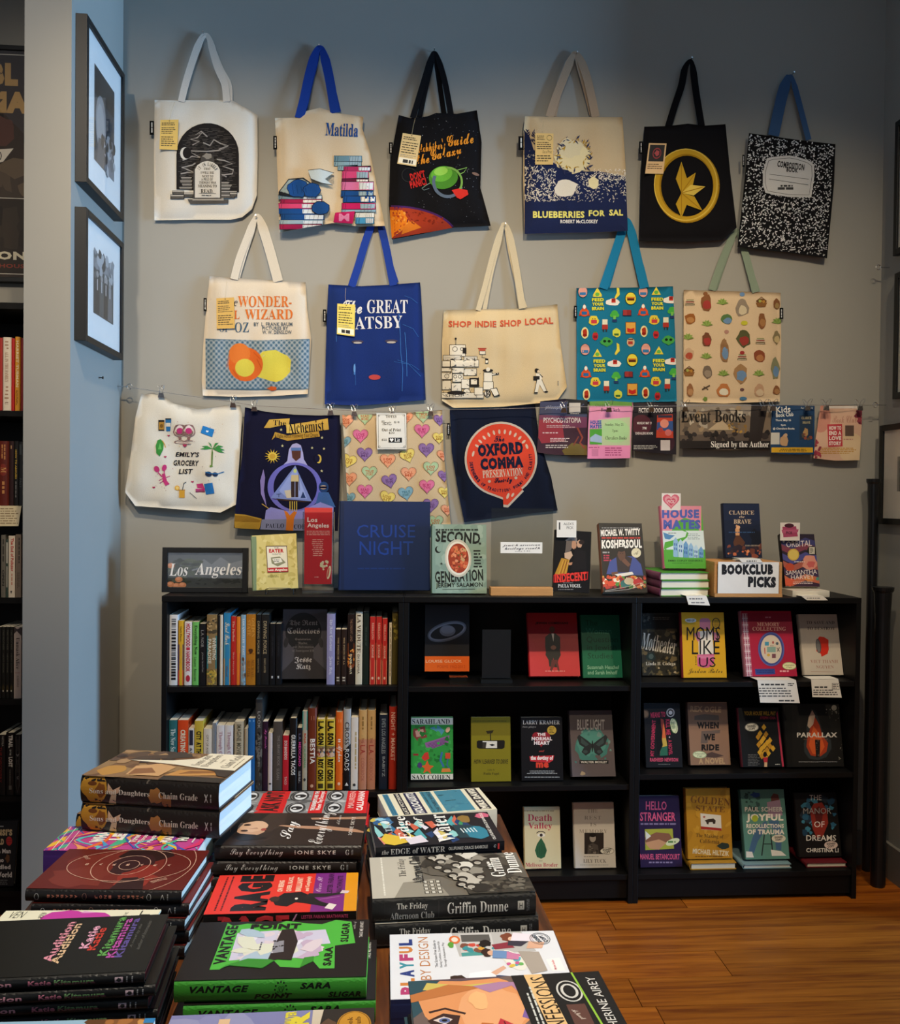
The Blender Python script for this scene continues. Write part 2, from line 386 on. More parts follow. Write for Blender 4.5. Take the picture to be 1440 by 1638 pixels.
# ------------------------------------------------------------------ hanging cloth and paper
WY = .30
def inside(x, y, P):
    c = False; j = len(P)-1
    for i in range(len(P)):
        if (P[i][1] > y) != (P[j][1] > y) and x < (P[j][0]-P[i][0])*(y-P[i][1])/(P[j][1]-P[i][1])+P[i][0]: c = not c
        j = i
    return c
def edist(x, y, P):
    best = 1e9; j = len(P)-1
    for i in range(len(P)):
        ax, ay = P[j]; bx, by = P[i]; dx, dy = bx-ax, by-ay; t = max(0, min(1, ((x-ax)*dx+(y-ay)*dy)/(dx*dx+dy*dy+1e-9)))
        best = min(best, math.hypot(x-ax-t*dx, y-ay-t*dy)); j = i
    return best
def sheet(name, out, d0, puff, wr, c, parent, art=None, zoom=None, seed=0, g=8, back=.004, matl=None, tilt=0, folds=(), col2=None):
    """cloth sheet with an outline given in photo px; d = distance in front of the wall"""
    P = []
    n = len(out)
    for i in range(n):
        (ax, ay), (bx, by) = out[i], out[(i+1) % n]; k = max(1, int(math.dist(out[i], out[(i+1) % n])/g))
        P += [(ax+(bx-ax)*j/k, ay+(by-ay)*j/k) for j in range(k)]
    ys = [p[1] for p in P]; y0, y1 = min(ys), max(ys); xs = [p[0] for p in P]; x0, x1 = min(xs), max(xs)
    def dep(x, y):
        e = min(edist(x, y, out)/22, 1); e = e*(2-e); t = (y-y0)/(y1-y0)
        w_ = noise.noise(Vector((x/34+seed*7.3, y/70, seed)))*1.0+noise.noise(Vector((x/24, y/30+seed*3, seed+5)))*.35
        v = d0+puff*e*(.35+.65*math.sin(math.pi*min(1, .15+t*.8)))+1.45*wr*w_*(.35+.65*e)+tilt*(1-t)
        for (fx, fy, horiz, amp) in folds:
            q = (y-fy if horiz else x-fx)/3.5; v -= amp*math.exp(-q*q)
        return v
    pts = [Vector(p) for p in P]; nb = len(pts)
    gx = x0+g/2
    while gx < x1:
        gy = y0+g/2
        while gy < y1:
            if inside(gx, gy, P) and edist(gx, gy, P) > g*.45: pts.append(Vector((gx, gy)))
            gy += g
        gx += g
    r = delaunay_2d_cdt(pts, [(i, (i+1) % nb) for i in range(nb)], [], 1, 1e-4)
    V, Fs = r[0], r[2]; mb = MB(); L = lin(c); nv = len(V)
    for p in V: mb.v.append(tuple(at_y(p.x, p.y, WY-dep(p.x, p.y))))
    for p in V:
        q = at_y(p.x, p.y, WY-dep(p.x, p.y)); e = min(edist(p.x, p.y, P)/8, 1)
        q.y = q.y+.0012+(dep(p.x, p.y)-.0012-(d0-back))*e*.9 if back > .001 else q.y+.0005
        q.y = min(q.y, WY-.0015); mb.v.append(tuple(q))
    for f in Fs:
        mb.f.append(tuple(f)); mb.c.append(L); mb.f.append(tuple(nv+i for i in reversed(f))); mb.c.append(L)
    ed = {}
    for f in Fs:
        for i in range(len(f)): ed[(f[i], f[(i+1) % len(f)])] = 1
    for (a, b) in list(ed):
        if (b, a) not in ed: mb.f.append((a, nv+a, nv+b, b)[::-1]); mb.c.append(L)
    nbody = len(mb.f)
    if art:
        ox, oy, s = zoom or (0, 0, 1)
        def fn(x, y, l):
            X, Y = ox+x/s, oy+y/s; return at_y(X, Y, WY-dep(X, Y)-.0011-l)
        art.lay(mb, fn, 6*s, 2.0e-4, [((x-ox)*s, (y-oy)*s) for x, y in out])
    me = mb.mesh(name, matl or M_CLOTH); me.polygons.foreach_set('use_smooth', [i < nbody for i in range(len(me.polygons))])
    o = bpy.data.objects.new(name, me); COL.objects.link(o)
    if parent: o.parent = parent; o.matrix_parent_inverse = parent.matrix_world.inverted()
    o['_d'] = 0; del o['_d']
    return o, dep
def ribbon(name, path, wd, c, parent, d0, d1, w2=None, th=.0022, matl=None):
    """strap lying roughly parallel to the wall: px path, px width; depth goes from d0 at the ends to d1 at the top"""
    Q = []
    for i in range(len(path)-1):
        p0 = path[max(i-1, 0)]; p1 = path[i]; p2 = path[i+1]; p3 = path[min(i+2, len(path)-1)]
        for j in range(6):
            t = j/6; Q.append(tuple(.5*(2*b+(-a+e)*t+(2*a-5*b+4*e-f)*t*t+(-a+3*b-3*e+f)*t**3) for a, b, e, f in zip(p0, p1, p2, p3)))
    Q.append(path[-1]); n = len(Q); ytop = min(q[1] for q in Q); ybot = max(q[1] for q in Q); mb = MB(); L = lin(c)
    for i, (x, y) in enumerate(Q):
        xa, ya = Q[max(i-1, 0)]; xb, yb = Q[min(i+1, n-1)]; dx, dy = xb-xa, yb-ya; d = math.hypot(dx, dy) or 1
        k = (y-ytop)/(ybot-ytop+1e-6); h = wd/2*(1-.45*max(0, 1-k*6)); 
        if w2 and i > n/2: h = w2/2*(1-.45*max(0, 1-k*6))
        nx, ny = -dy/d*h, dx/d*h; D = d1+(d0-d1)*k
        for sx, dd in ((1, 0), (-1, .0015), (-1, .0015-th), (1, -th)):
            mb.v.append(tuple(at_y(x+nx*sx, y+ny*sx, WY-D-dd)))
    for i in range(n-1):
        for j in range(4):
            a, b = i*4+j, i*4+(j+1) % 4; mb.f.append((a, b, b+4, a+4)); mb.c.append(L)
    mb.f.append((0, 1, 2, 3)); mb.c.append(L); mb.f.append(((n-1)*4+3, (n-1)*4+2, (n-1)*4+1, (n-1)*4)); mb.c.append(L)
    o = mb.obj(name, matl or M_CLOTH, None)
    if parent: o.parent = parent; o.matrix_parent_inverse = parent.matrix_world.inverted()
    return o
def keep(o, parent):
    o.parent = parent; o.matrix_parent_inverse = parent.matrix_world.inverted(); return o
# ------------------------------------------------------------------ structure
def slab(name, a, b, material, **k):
    m = MB(); m.box(a, b); o = m.obj(name, material); tag(o, kind='structure', **k); return o
PX0 = at_y(37, 700, -.23).x
slab('wall_back', (-1.6, WY, 0), (3.2, WY+.12, 3.7), M_WALL)
slab('wall_left', (PX0, -.23, 0), (-.22, WY, 3.7), M_WALL)
slab('wall_right', (2.62, -.22, 0), (2.78, WY, 3.7), M_WALL)
slab('ceiling', (-1.6, -6.2, 3.7), (3.6, WY+.12, 3.8), mat('ceiling_paint', '#c9c6bf', .8, nscale=4))
M_BASE = mat('baseboard_paint', '#77736c', .5, nscale=6)
slab('baseboard_back', (2.42, WY-.015, 0), (2.62, WY, .13), M_BASE)
slab('baseboard_right', (2.605, -.22, 0), (2.62, WY-.015, .13), M_BASE)
slab('baseboard_left', (-.22, -.23, 0), (-.205, WY, .13), M_BASE)
# wooden floor of separate planks
def wood(name, ca, cb, cc, rough, sc, stretch=(1.3, 15, 5)):
    m = bpy.data.materials.new(name); m.use_nodes = True; nt = m.node_tree; b = nt.nodes['Principled BSDF']
    tc = nt.nodes.new('ShaderNodeTexCoord'); mp = nt.nodes.new('ShaderNodeMapping'); mp.inputs['Scale'].default_value = stretch
    oi = nt.nodes.new('ShaderNodeObjectInfo'); ml = nt.nodes.new('ShaderNodeVectorMath'); ml.operation = 'SCALE'; ml.inputs[0].default_value = (37, 11, 5)
    nt.links.new(oi.outputs['Random'], ml.inputs['Scale']); ad = nt.nodes.new('ShaderNodeVectorMath')
    nt.links.new(tc.outputs['Object'], ad.inputs[0]); nt.links.new(ml.outputs[0], ad.inputs[1]); nt.links.new(ad.outputs[0], mp.inputs[0])
    n1 = nt.nodes.new('ShaderNodeTexNoise'); n1.inputs['Scale'].default_value = sc; n1.inputs['Detail'].default_value = 7; n1.inputs['Distortion'].default_value = .7
    n2 = nt.nodes.new('ShaderNodeTexNoise'); n2.inputs['Scale'].default_value = sc*5; n2.inputs['Detail'].default_value = 3
    nt.links.new(mp.outputs[0], n1.inputs['Vector']); nt.links.new(mp.outputs[0], n2.inputs['Vector'])
    cr = nt.nodes.new('ShaderNodeValToRGB'); e = cr.color_ramp.elements
    e[0].position = .32; e[0].color = (*lin(ca), 1); e[1].position = .72; e[1].color = (*lin(cc), 1); k = e.new(.5); k.color = (*lin(cb), 1)
    mt = nt.nodes.new('ShaderNodeMath'); mt.operation = 'MULTIPLY_ADD'; mt.inputs[1].default_value = .28
    nt.links.new(n2.outputs['Fac'], mt.inputs[0]); nt.links.new(n1.outputs['Fac'], mt.inputs[2])
    sb = nt.nodes.new('ShaderNodeMath'); sb.operation = 'SUBTRACT'; sb.inputs[1].default_value = .14
    nt.links.new(mt.outputs[0], sb.inputs[0]); nt.links.new(sb.outputs[0], cr.inputs[0])
    mr = nt.nodes.new('ShaderNodeMapRange'); mr.inputs['To Min'].default_value = .78; mr.inputs['To Max'].default_value = 1.15
    nt.links.new(oi.outputs['Random'], mr.inputs['Value'])
    mx = nt.nodes.new('ShaderNodeMix'); mx.data_type = 'RGBA'; mx.blend_type = 'MULTIPLY'; mx.inputs[0].default_value = 1
    nt.links.new(cr.outputs[0], mx.inputs[6]); nt.links.new(mr.outputs[0], mx.inputs[7]); nt.links.new(mx.outputs[2], b.inputs['Base Color'])
    bp = nt.nodes.new('ShaderNodeBump'); bp.inputs['Strength'].default_value = .12; bp.inputs['Distance'].default_value = .002
    nt.links.new(n1.outputs['Fac'], bp.inputs['Height']); nt.links.new(bp.outputs[0], b.inputs['Normal'])
    b.inputs['Roughness'].default_value = rough; return m
M_FLOOR = wood('floor_wood', '#78380c', '#985012', '#b0621a', .36, 2.4, (1.0, 22, 5))
M_TABLE = wood('table_wood', '#2a150a', '#542c12', '#804a20', .35, 2.6, (15, 1.3, 5))
fl = slab('floor', (-1.6, -6.2, -.03), (3.6, WY+.12, -.012), mat('subfloor', '#20120a', .8))
pm = MB(); PLW, PLL = .146, 1.22
pm.box((.0012, .0012, -.012), (PLL-.0012, PLW-.0012, 0)); pme = pm.mesh('plank', M_FLOOR)
rnd = random.Random(5); yy = at_z(1160, 1561, 0).y-PLW*22; j = 0
xj = at_z(1172, 1561, 0).x
while yy < WY:
    off = (xj-1.6*PLL*rnd.random()) if abs(yy-at_z(1160, 1561, 0).y) > .02 else xj
    x = off-PLL*math.ceil((off+1.6)/PLL)
    while x < 3.5:
        o = bpy.data.objects.new('plank', pme); COL.objects.link(o); o.parent = fl; o.location = (x, yy, 0); x += PLL
    yy += PLW

# ------------------------------------------------------------------ low black bookcases
SHZ = [(.757, .398), (.754, .412), (.766, .446)]
def bookcase(label, X, W, H, D, Y, shelves, zb=.10, backp=True, group=None):
    t = thing('bookcase', label, 'bookcase', Vector((X, Y, 0)), group); p = .018
    for x in (0, W-p):
        m = MB(); m.box((x+.0003, 0, 0), (x+p-.0003, D, H-.0205)); m.obj('side_panel', M_BLACK, t, bevel=.001)
    m = MB(); m.box((0, -.002, H-.02), (W-.0006, D, H)); m.obj('top_panel', M_BLACK, t, bevel=.0015)
    for z in shelves:
        m = MB(); m.box((p, .003, z-p), (W-p, D-.012, z)); m.obj('shelf', M_BLACK, t, bevel=.001)
    m = MB(); m.box((p, .003, zb-p), (W-p, D-.012, zb)); m.obj('bottom_shelf', M_BLACK, t, bevel=.001)
    m = MB(); m.box((p, .012, .016), (W-p, .028, zb-p)); m.obj('kick_board', M_BLACK, t)
    if backp: m = MB(); m.box((p, D-.011, .06), (W-p, D-.005, H-.02)); m.obj('back_panel', M_BLACK, t)
    else: m = MB(); m.box((p, D-.02, H-.09), (W-p, D-.005, H-.02)); m.obj('rear_rail', M_BLACK, t)
    return t
bookcase('low black bookcase at the left, two rows of spines in it', 0, .8, 1.06, .28, 0, SHZ[0])
bookcase('low black bookcase in the middle, widely spaced books facing out', .8, .8, 1.06, .28, 0, SHZ[1])
bookcase('low black bookcase at the right, beside the black tubes', 1.6, .8, 1.06, .28, 0, SHZ[2])
ZT = 1.06

# ------------------------------------------------------------------ book table
tb = thing('display_table', 'dark wooden display table under stacks of books', 'table', Matrix.Translation((.977, -1.19, 0)) @ Matrix.Rotation(math.radians(2.0), 4, 'Z'))
TZ = .74
pb = MB(); pb.box((-.205, -.0, 0), (.0, 1.6, .034))
for i in range(4):
    x1 = -.204*i; m = MB(); m.box((x1-.2032, -1.5, TZ-.034), (x1, 0, TZ)); m.obj('tabletop_board', M_TABLE, tb, bevel=.0015)
for sx, sy in ((-.76, -.06), (-.02, -.06), (-.76, -1.46), (-.02, -1.46)):
    m = MB(); m.box((sx-.035, sy-.035, 0), (sx+.025, sy+.035, TZ-.034)); m.obj('leg', M_TABLE, tb, bevel=.003)
m = MB(); m.box((-.77, -.07, TZ-.13), (-.03, -.045, TZ-.034)); m.obj('apron', M_TABLE, tb)
m = MB(); m.box((-.055, -1.4, TZ-.13), (-.03, -.09, TZ-.034)); m.obj('apron', M_TABLE, tb)
m = MB(); m.box((-.815, -1.4, TZ-.13), (-.79, -.09, TZ-.034)); m.obj('apron', M_TABLE, tb)

# ------------------------------------------------------------------ framed pictures
def framed(label, M, W, H, D, fw_, matw, art, glassy=True, matc='#f4f2ee', name='picture_frame'):
    """local x across, y up, z out of the wall"""
    t = thing(name, label, 'picture', M); m = MB()
    m.box((0, 0, 0), (fw_, H, D)); m.box((W-fw_, 0, 0), (W, H, D)); m.box((fw_, 0, 0), (W-fw_, fw_, D)); m.box((fw_, H-fw_, 0), (W-fw_, H, D))
    m.obj('frame', M_FRAME, t, bevel=.001)
    m = MB(); z = D-.007; m.box((fw_, fw_, .002), (W-fw_, H-fw_, z-.001), matc); 
    if not matw: art.lay(m, lambda x, y, l: (fw_+x/100*(W-2*fw_), H-fw_-y/100*(H-2*fw_), z-.001+l)); m.obj('poster_print', M_FLY, t)
    else:
        m.obj('mat_board', M_FLY, t); m = MB(); a, b = matw
        m.box((fw_+a, fw_+b, z-.001), (W-fw_-a, H-fw_-b, z-.0004), '#777')
        art.lay(m, lambda x, y, l: (fw_+a+x/100*(W-2*fw_-2*a), H-fw_-b-y/100*(H-2*fw_-2*b), z-.0004+l)); m.obj('photo_print', M_FLY, t)
    if glassy:
        m = MB(); m.box((fw_, fw_, z+.001), (W-fw_, H-fw_, z+.0025)); m.obj('glass', M_GLASS, t)
    return t
def photo(seed, dark='#2a2b2c', skin=True):
    a = Art().r(0, 0, 100, 100, dark); R = random.Random(seed)
    a.r(0, 0, 100, 30, '#1b1c1e').sc(26, 5, 30, 95, 100, 6, 16, ['#55575a', '#3a3c3f', '#6d6f72', '#222325', '#84868a'], seed, .35)
    return a
# pair on the side of the pier: local x runs towards the camera's left -> along +Y, so use x=+Y, y=+Z, z=+X
def on_left(label, yn, yf, ztop, zbot, art, mw):
    return framed(label, frame_M(Vector((-.22, yn, zbot)), Vector((0, 1, 0)), Vector((0, 0, 1)), Vector((1, 0, 0))), yf-yn, ztop-zbot, .035, .02, mw, art)
a1 = Art().r(0, 0, 100, 100, '#202226').r(0, 30, 100, 100, '#3c3f44').e(32, 55, 26, 30, '#8c8c8e').e(30, 58, 20, 24, '#a5a4a4').p([(10, 100), (20, 72), (45, 68), (60, 100)], '#5a5b5e').e(72, 66, 14, 9, '#9b9b9c').p([(50, 100), (62, 74), (90, 72), (100, 100)], '#828387').sc(24, 40, 60, 100, 100, 3, 8, ['#b5b5b6', '#2b2c2e', '#6e6f72'], 4)
a2 = Art().r(0, 0, 100, 100, '#3a3c3f').r(0, 0, 100, 26, '#7d8084').sc(30, 0, 0, 100, 40, 5, 10, ['#8d9093', '#2e3032', '#b1b3b5', '#55585b'], 8)
for q in range(4):
    cx = 18+q*21; a2.e(cx, 34+q % 2*3, 6, 5, '#9c9a98').p([(cx-11, 98), (cx-9, 42), (cx+9, 42), (cx+11, 98)], ['#232426', '#4e5053', '#1a1b1c', '#66686b'][q]).r(cx-2, 42, cx+2, 60, '#c8c8c8')
on_left('upper black frame with grey photograph on the side of the pier', -.198, .20, 2.855, 2.345, a1, (.075, .085))
on_left('lower black frame with photograph of standing figures on the pier', -.198, .20, at_x(140, 330, -.19).z-.01, at_x(138, 557, -.19).z+.02, a2, (.075, .085))
# three on the right hand wall
def on_right(label, px, y0, y1, w_, art, mw=(.09, .10)):
    P = at_x(px, y0, 2.60); Q = at_x(px, y1, 2.60)
    return framed(label, frame_M(Vector((2.62, min(P.y, .285), Q.z)), Vector((0, -1, 0)), Vector((0, 0, 1)), Vector((-1, 0, 0))), w_, P.z-Q.z, .022, .022, mw, art, matc='#ddd4c4')
ab = lambda s: Art().r(0, 0, 100, 100, '#8f8a82').r(8, 0, 22, 100, '#5b5750').r(30, 10, 44, 80, '#c4beb4').sc(24, 10, 10, 95, 95, 4, 10, ['#3b3834', '#55504a', '#d2cdc4', '#77726a'], s)
on_right('lowest black framed photograph on the right wall, above the black tubes', 1408, 681, 838, .40, ab(4))
on_right('middle black frame at the right edge, above the wall hook', 1432, 438, 638, .30, ab(8))
on_right('topmost black frame at the right edge of the wall', 1433, 196, 408, .30, ab(12))

# ------------------------------------------------------------------ things right of the bookcases
def lathe(name, prof, c, label, cat, M, seg=20):
    t = MB(); n = len(prof)
    for r, z in prof: t.v += [tuple(M @ Vector((r*math.cos(k*math.tau/seg), r*math.sin(k*math.tau/seg), z))) for k in range(seg)]
    for i in range(n-1):
        for k in range(seg): t.f.append((i*seg+k, i*seg+(k+1) % seg, (i+1)*seg+(k+1) % seg, (i+1)*seg+k)); t.c.append(lin(c))
    t.f.append(tuple(range(seg))[::-1]); t.c.append(lin(c)); t.f.append(tuple((n-1)*seg+k for k in range(seg))); t.c.append(lin(c))
    return t
M_TUBE = mat('black_plastic', '#101012', .35)
for lb, px, pyt, Y, r, cx in (('taller black tube standing in the right wall corner', 1398, 766, .235, .018, 1), ('shorter black tube leaning before the taller one', 1413, 939, .10, .026, 2)):
    P = at_y(px, pyt, Y); t = thing('storage_tube', lb, 'tube', Vector((P.x, Y, 0)))
    o = lathe('', [(r*.9, 0), (r, .01), (r*1.0, P.z-.12)], '#111', '', '', Matrix()).obj('tube', M_TUBE, t, smooth=False)
    o = lathe('', [(r*1.0, P.z-.12), (r*1.18, P.z-.02), (r*1.4, P.z-.012), (r*1.45, P.z)], '#111', '', '', Matrix()).obj('cap', M_TUBE, t)
P = at_y(1378, 1003, .27); m = MB(); m.box((0, 0, 0), (.10, .02, P.z))
m.box((.045, -.006, .02), (.05, 0, P.z-.02))
o = m.obj('wooden_board', mat('brown_veneer', '#6a3f1e', .4, nscale=6, namt=.3, stretch=(6, 6, .6)), bevel=.002); o.location = (2.425, .262, 0)
tag(o, 'brown varnished board leaning between bookcase and black tubes', 'board')
P = at_x(158, 604, -.22); t = thing('screw', 'small dark screw in the pier below the lower frame', 'screw', Matrix.Translation(P)); m = MB()
m.tube([(0, 0, 0), (.012, 0, 0)], .002, '#222', 8); m.obj('shank', M_WIREBLK, t); m = MB(); m.tube([(.012, 0, 0), (.015, 0, 0)], .0045, '#222', 10); m.obj('head', M_WIREBLK, t)
# ------------------------------------------------------------------ tote bags on the wall
z1 = (0, 0, 3.2); z2 = (420, 50, 3.6); z3 = (800, 50, 3.789); z4 = (1000, 80, 3.273); z5 = (300, 330, 3.6); z6 = (680, 340, 2.4)
zc1 = (180, 600, 3.789); zc2 = (530, 620, 3.892); zc3 = (850, 610, 2.441)
BAGS = {}
def bag(label, out, zoom, c, art, straps=(), d0=.014, puff=.016, wr=.005, seed=0, nail=None, sidetag=None, ptag=None, hc=None, g=8, folds=(), group='tote bags hung on the grey wall', side=None):
    ox, oy, s = zoom; out = [(ox+x/s, oy+y/s) for x, y in out]
    cx = sum(p[0] for p in out)/len(out); cy = sum(p[1] for p in out)/len(out)
    t = thing('tote_bag', label, 'bag', Matrix.Translation(at_y(cx, max(p[1] for p in out), WY-.005)), group)
    o, dep = sheet('body', out, d0, puff, wr, c, t, art, zoom, seed, g, back=.011, folds=folds)
    for pts, wd, *rest in straps:
        pp = [(ox+x/s, oy+y/s) for x, y in pts]; dd = rest[0] if rest else d0+.001
        ribbon('handle', pp, wd/s, hc or c, t, dd, dd*.6+.002 if nail is None else nail, w2=(rest[1]/s if len(rest) > 1 else None))
    if sidetag:
        x0, y0, x1, y1 = sidetag; m = MB(); D = d0+.004
        for dz in (0,):
            q = [at_y(ox+x/s, oy+y/s, WY-D) for x, y in ((x0, y0), (x1, y0), (x1, y1), (x0, y1))]
            b = [v+Vector((0, .0012, 0)) for v in q]; n = 0; m.quad(q[::-1], '#0c0c0d'); m.quad(b, '#0c0c0d')
            for i in range(4): m.quad([q[i], q[(i+1) % 4], b[(i+1) % 4], b[i]], '#0c0c0d')
        A = Art().mic(x0+(x1-x0)*.3, y0+(y1-y0)*.12, x0+(x1-x0)*.75, y1-(y1-y0)*.12, 1, '#d8d8d8', seed+1, .6, 'j', 1)
        A.lay(m, lambda x, y, l: at_y(ox+x/s, oy+y/s, WY-D-l)); keep(m.obj('fabric_label', M_CLOTH), t)
    if ptag:
        q, ta, tc, strg = ptag; m = MB(); D = max(dep(ox+x/s, oy+y/s) for x, y in q)+.006
        Q = [at_y(ox+x/s, oy+y/s, WY-D) for x, y in q]; b = [v+Vector((0, .0007, 0)) for v in Q]
        m.quad(Q[::-1], tc); m.quad(b, tc)
        for i in range(4): m.quad([Q[i], Q[(i+1) % 4], b[(i+1) % 4], b[i]], tc)
        (ax, ay), (bx, by), (ex, ey), (fx, fy) = q
        def uv(u, v, l):
            u /= 100; v /= 100; X = (ax*(1-u)+bx*u)*(1-v)+(fx*(1-u)+ex*u)*v; Y = (ay*(1-u)+by*u)*(1-v)+(fy*(1-u)+ey*u)*v
            return at_y(ox+X/s, oy+Y/s, WY-D-l)
        ta.lay(m, uv); pt = keep(m.obj('paper_tag', M_FLY), t)
        if strg:
            m = MB(); m.tube([at_y(ox+x/s, oy+y/s, WY-D-.0006) for x, y in strg], .0005, '#bfae86'); keep(m.obj('tag_string', M_FLY), t)
    BAGS[label] = (t, dep); return t
def nail(px, py, lb):
    P = at_y(px, py, WY); t = thing('nail', lb, 'nail', Matrix.Translation(P)); m = MB()
    m.tube([(0, 0, 0), (0, -.030, .002)], .0016, '#999', 8); m.obj('shank', M_METAL, t)
    m = MB(); m.tube([(0, -.029, .002), (0, -.0315, .002)], .003, '#999', 10); m.obj('head', M_METAL, t)
def ytag(dark='#3a3020', bar=False, seed=1):
    a = Art().mic(8, 8, 92, 20, 2, dark, seed, .5).mic(8, 24, 92, 64 if bar else 48, 5 if bar else 4, dark, seed+1, .4)
    if bar: a.mic(8, 66, 92, 76, 2, '#777', seed+2, .35).r(4, 78, 96, 96, '#efe6cf').mic(26, 82, 84, 94, 1, '#222', seed+3, .9)
    else: a.mic(8, 54, 92, 90, 5, dark, seed+2, .4)
    return a.e(50, 4, 3, 1.6, '#222')

# 1 cream bag with engraved tombstone
A = Art(); K = '#25211f'
arch = [(903, 970)]+[(1063-160*math.cos(math.radians(a)), 790-160*math.sin(math.radians(a))) for a in range(0, 181, 12)]+[(1224, 985)]
A.p(arch, K)
R = random.Random(2)
for i in range(46):
    y = 660+i*6.6; hw = 158 if y > 790 else math.sqrt(max(0, 158**2-(790-y)**2)); x = 1063-hw+R.uniform(4, 50)
    while x < 1063+hw-30:
        L = R.uniform(14, 50); A.l([(x, y), (min(x+L, 1063+hw-6), y+R.uniform(-2, 2))], 1.2, '#6e665e'); A.k -= 1; x += L+R.uniform(10, 40)
A.k += 1
def sw(*p, w=7, c='#9a928a'):
    A.l(p, w+3, '#1a1716'); A.l(p, w, c)
sw((925, 890), (960, 882), (1000, 886), (960, 868), (930, 858), (985, 845), (1000, 835)); sw((935, 820), (985, 800), (1025, 806), (960, 772), (1060, 775), (1120, 770), (1165, 750), (1130, 735))
sw((985, 742), (1020, 725), (975, 712), (1010, 705), (1035, 680), (1000, 690), (1030, 672), (1062, 700)); sw((1110, 815), (1150, 822), (1190, 838), (1140, 850), (1195, 870), (1190, 890), (1135, 895), (1160, 905))
sw((1040, 730), (1075, 745), (1095, 715), (1130, 735), (1170, 745), (1120, 765))
A.e(948, 785, 26, 32, '#d9d2c6', 0, 24).e(958, 783, 22, 29, K, 0, 24)
for x, y, w, h in ((925, 905, 58, 16), (920, 922, 66, 16), (930, 939, 55, 15), (916, 955, 70, 16), (882, 975, 60, 20), (872, 996, 72, 24), (940, 985, 52, 26), (1130, 930, 44, 14), (1126, 944, 62, 15), (1130, 960, 50, 15), (1126, 976, 88, 18), (1128, 994, 74, 22), (1176, 984, 38, 26)):
    A.r(x, y, x+w, y+h, '#2a2624').r(x+2, y+2, x+w-2, y+h*.35, '#b9b0a3')
    for q in range(3): A.l([(x+4, y+h*(.5+q*.15)), (x+w-4, y+h*(.5+q*.15))], 1.4, '#8b8378'); A.k -= 1
A.p([(960, 1020), (1170, 1020), (1168, 1042), (975, 1045)], '#55504a').r(985, 1014, 1145, 1026, '#a39a8d')
A.p([(990, 1018), (990, 870), (1000, 852), (1022, 840), (1032, 800), (1045, 785), (1080, 785), (1092, 800), (1100, 840), (1120, 852), (1134, 870), (1134, 1018)], '#4c4742')
A.blob(1062, 800, 24, 14, '#8f877b', 3).p([(998, 1012), (998, 868), (1010, 846), (1035, 830), (1062, 824), (1090, 830), (1114, 846), (1126, 868), (1126, 1012)], '#d8d0c2')
A.arc('IT IS LIKELY', 1062, 892, 52, 205, 335, 17, '#1c1a18', 'r')
for t_, a_, b_, y_, h_ in (('THAT', 1043, 1078, 858, 11), ('I WILL DIE', 1028, 1096, 878, 12), ('NEXT TO', 1034, 1092, 896, 12), ('A PILE OF', 1030, 1090, 912, 12), ('THINGS I WAS', 1020, 1106, 928, 13), ('MEANING TO', 1014, 1110, 945, 14), ('READ.', 1028, 1092, 968, 20)): A.x(t_, a_, y_, b_, y_+h_, '#1c1a18', 'r')
A.l([(1018, 990), (1106, 990)], 1.5, '#333').mic(1032, 996, 1098, 1004, 1, '#444')
bag('cream tote with a grey tombstone print, top left of the wall', [(792,512),(1000,512),(1185,512),(1270,560),(1318,590),(1320,800),(1315,1000),(1290,1070),(1240,1112),(1180,1125),(1000,1125),(790,1128),(788,800)], z1, '#ded7ca', A,
    [([(928, 520), (955, 410), (1000, 270), (1030, 195), (1050, 178), (1072, 200), (1112, 340), (1150, 430), (1160, 520)], 36, .022), ([(935, 500), (1000, 290), (1045, 190), (1075, 215), (1130, 350), (1172, 430), (1178, 515)], 26, .012)],
    d0=.016, puff=.022, seed=1, nail=.016, sidetag=(766, 618, 788, 690), ptag=([(821, 614), (914, 612), (908, 768), (816, 764)], ytag(seed=11), '#d9b45e', [(868, 614), (880, 560), (896, 520)]), hc='#dcd4c8')
nail(327, 58, 'nail holding the tombstone tote, leftmost of the top row')

# 2 bag with stacks of books in blue and pink
A = Art(); NB = '#1c4a86'
A.x('Matilda', 364, 530, 552, 606, '#1f4a8a', 'r', .01, 0, 3)
def heap(x0, x1, ys, seed, wob=10):
    R = random.Random(seed)
    for y0, y1, c in ys:
        a, b = x0+R.uniform(-wob, wob), x1+R.uniform(-wob, wob)
        A.p([(a-2, y0-2), (b+2, y0-3+R.uniform(-4, 4)), (b+4, y1+2), (a-3, y1+2)], '#17181d').p([(a, y0), (b, y0), (b+1, y1), (a-1, y1)], c)
        A.p([(a+(b-a)*.55, y0+3), (b-2, y0+4), (b-4, y1-3), (a+(b-a)*.55, y1-3)], R.choice(['#dfe4e6', '#9db4bf', '#f0ece2']))
        for q in range(4): A.l([(a+(b-a)*(.58+q*.1), y0+2), (a+(b-a)*(.56+q*.1), y1-2)], 1.6, '#2b2f36'); A.k -= 1
        for q in range(2): A.l([(a+8+q*14, y0+2), (a+4+q*14, y1-2)], 2, '#10284a'); A.k -= 1
P_, G_, B_ = '#c6205e', '#8fb0bd', '#1d4c8e'
heap(425, 560, [(718, 752, '#6f95a6'), (752, 776, G_), (776, 800, G_)], 1, 16)
heap(462, 615, [(780, 805, '#b3315f'), (806, 850, '#d94877'), (850, 868, '#6b1f3a')], 2, 8)
heap(460, 645, [(868, 914, '#d9729a'), (920, 952, NB), (950, 984, B_), (990, 1024, P_), (1028, 1040, G_)], 4, 8)
A.p([(418, 1045), (532, 1036), (520, 1108), (408, 1100)], '#c6205e').x('M', 440, 1050, 500, 1094, '#e98aae', 's', .04)
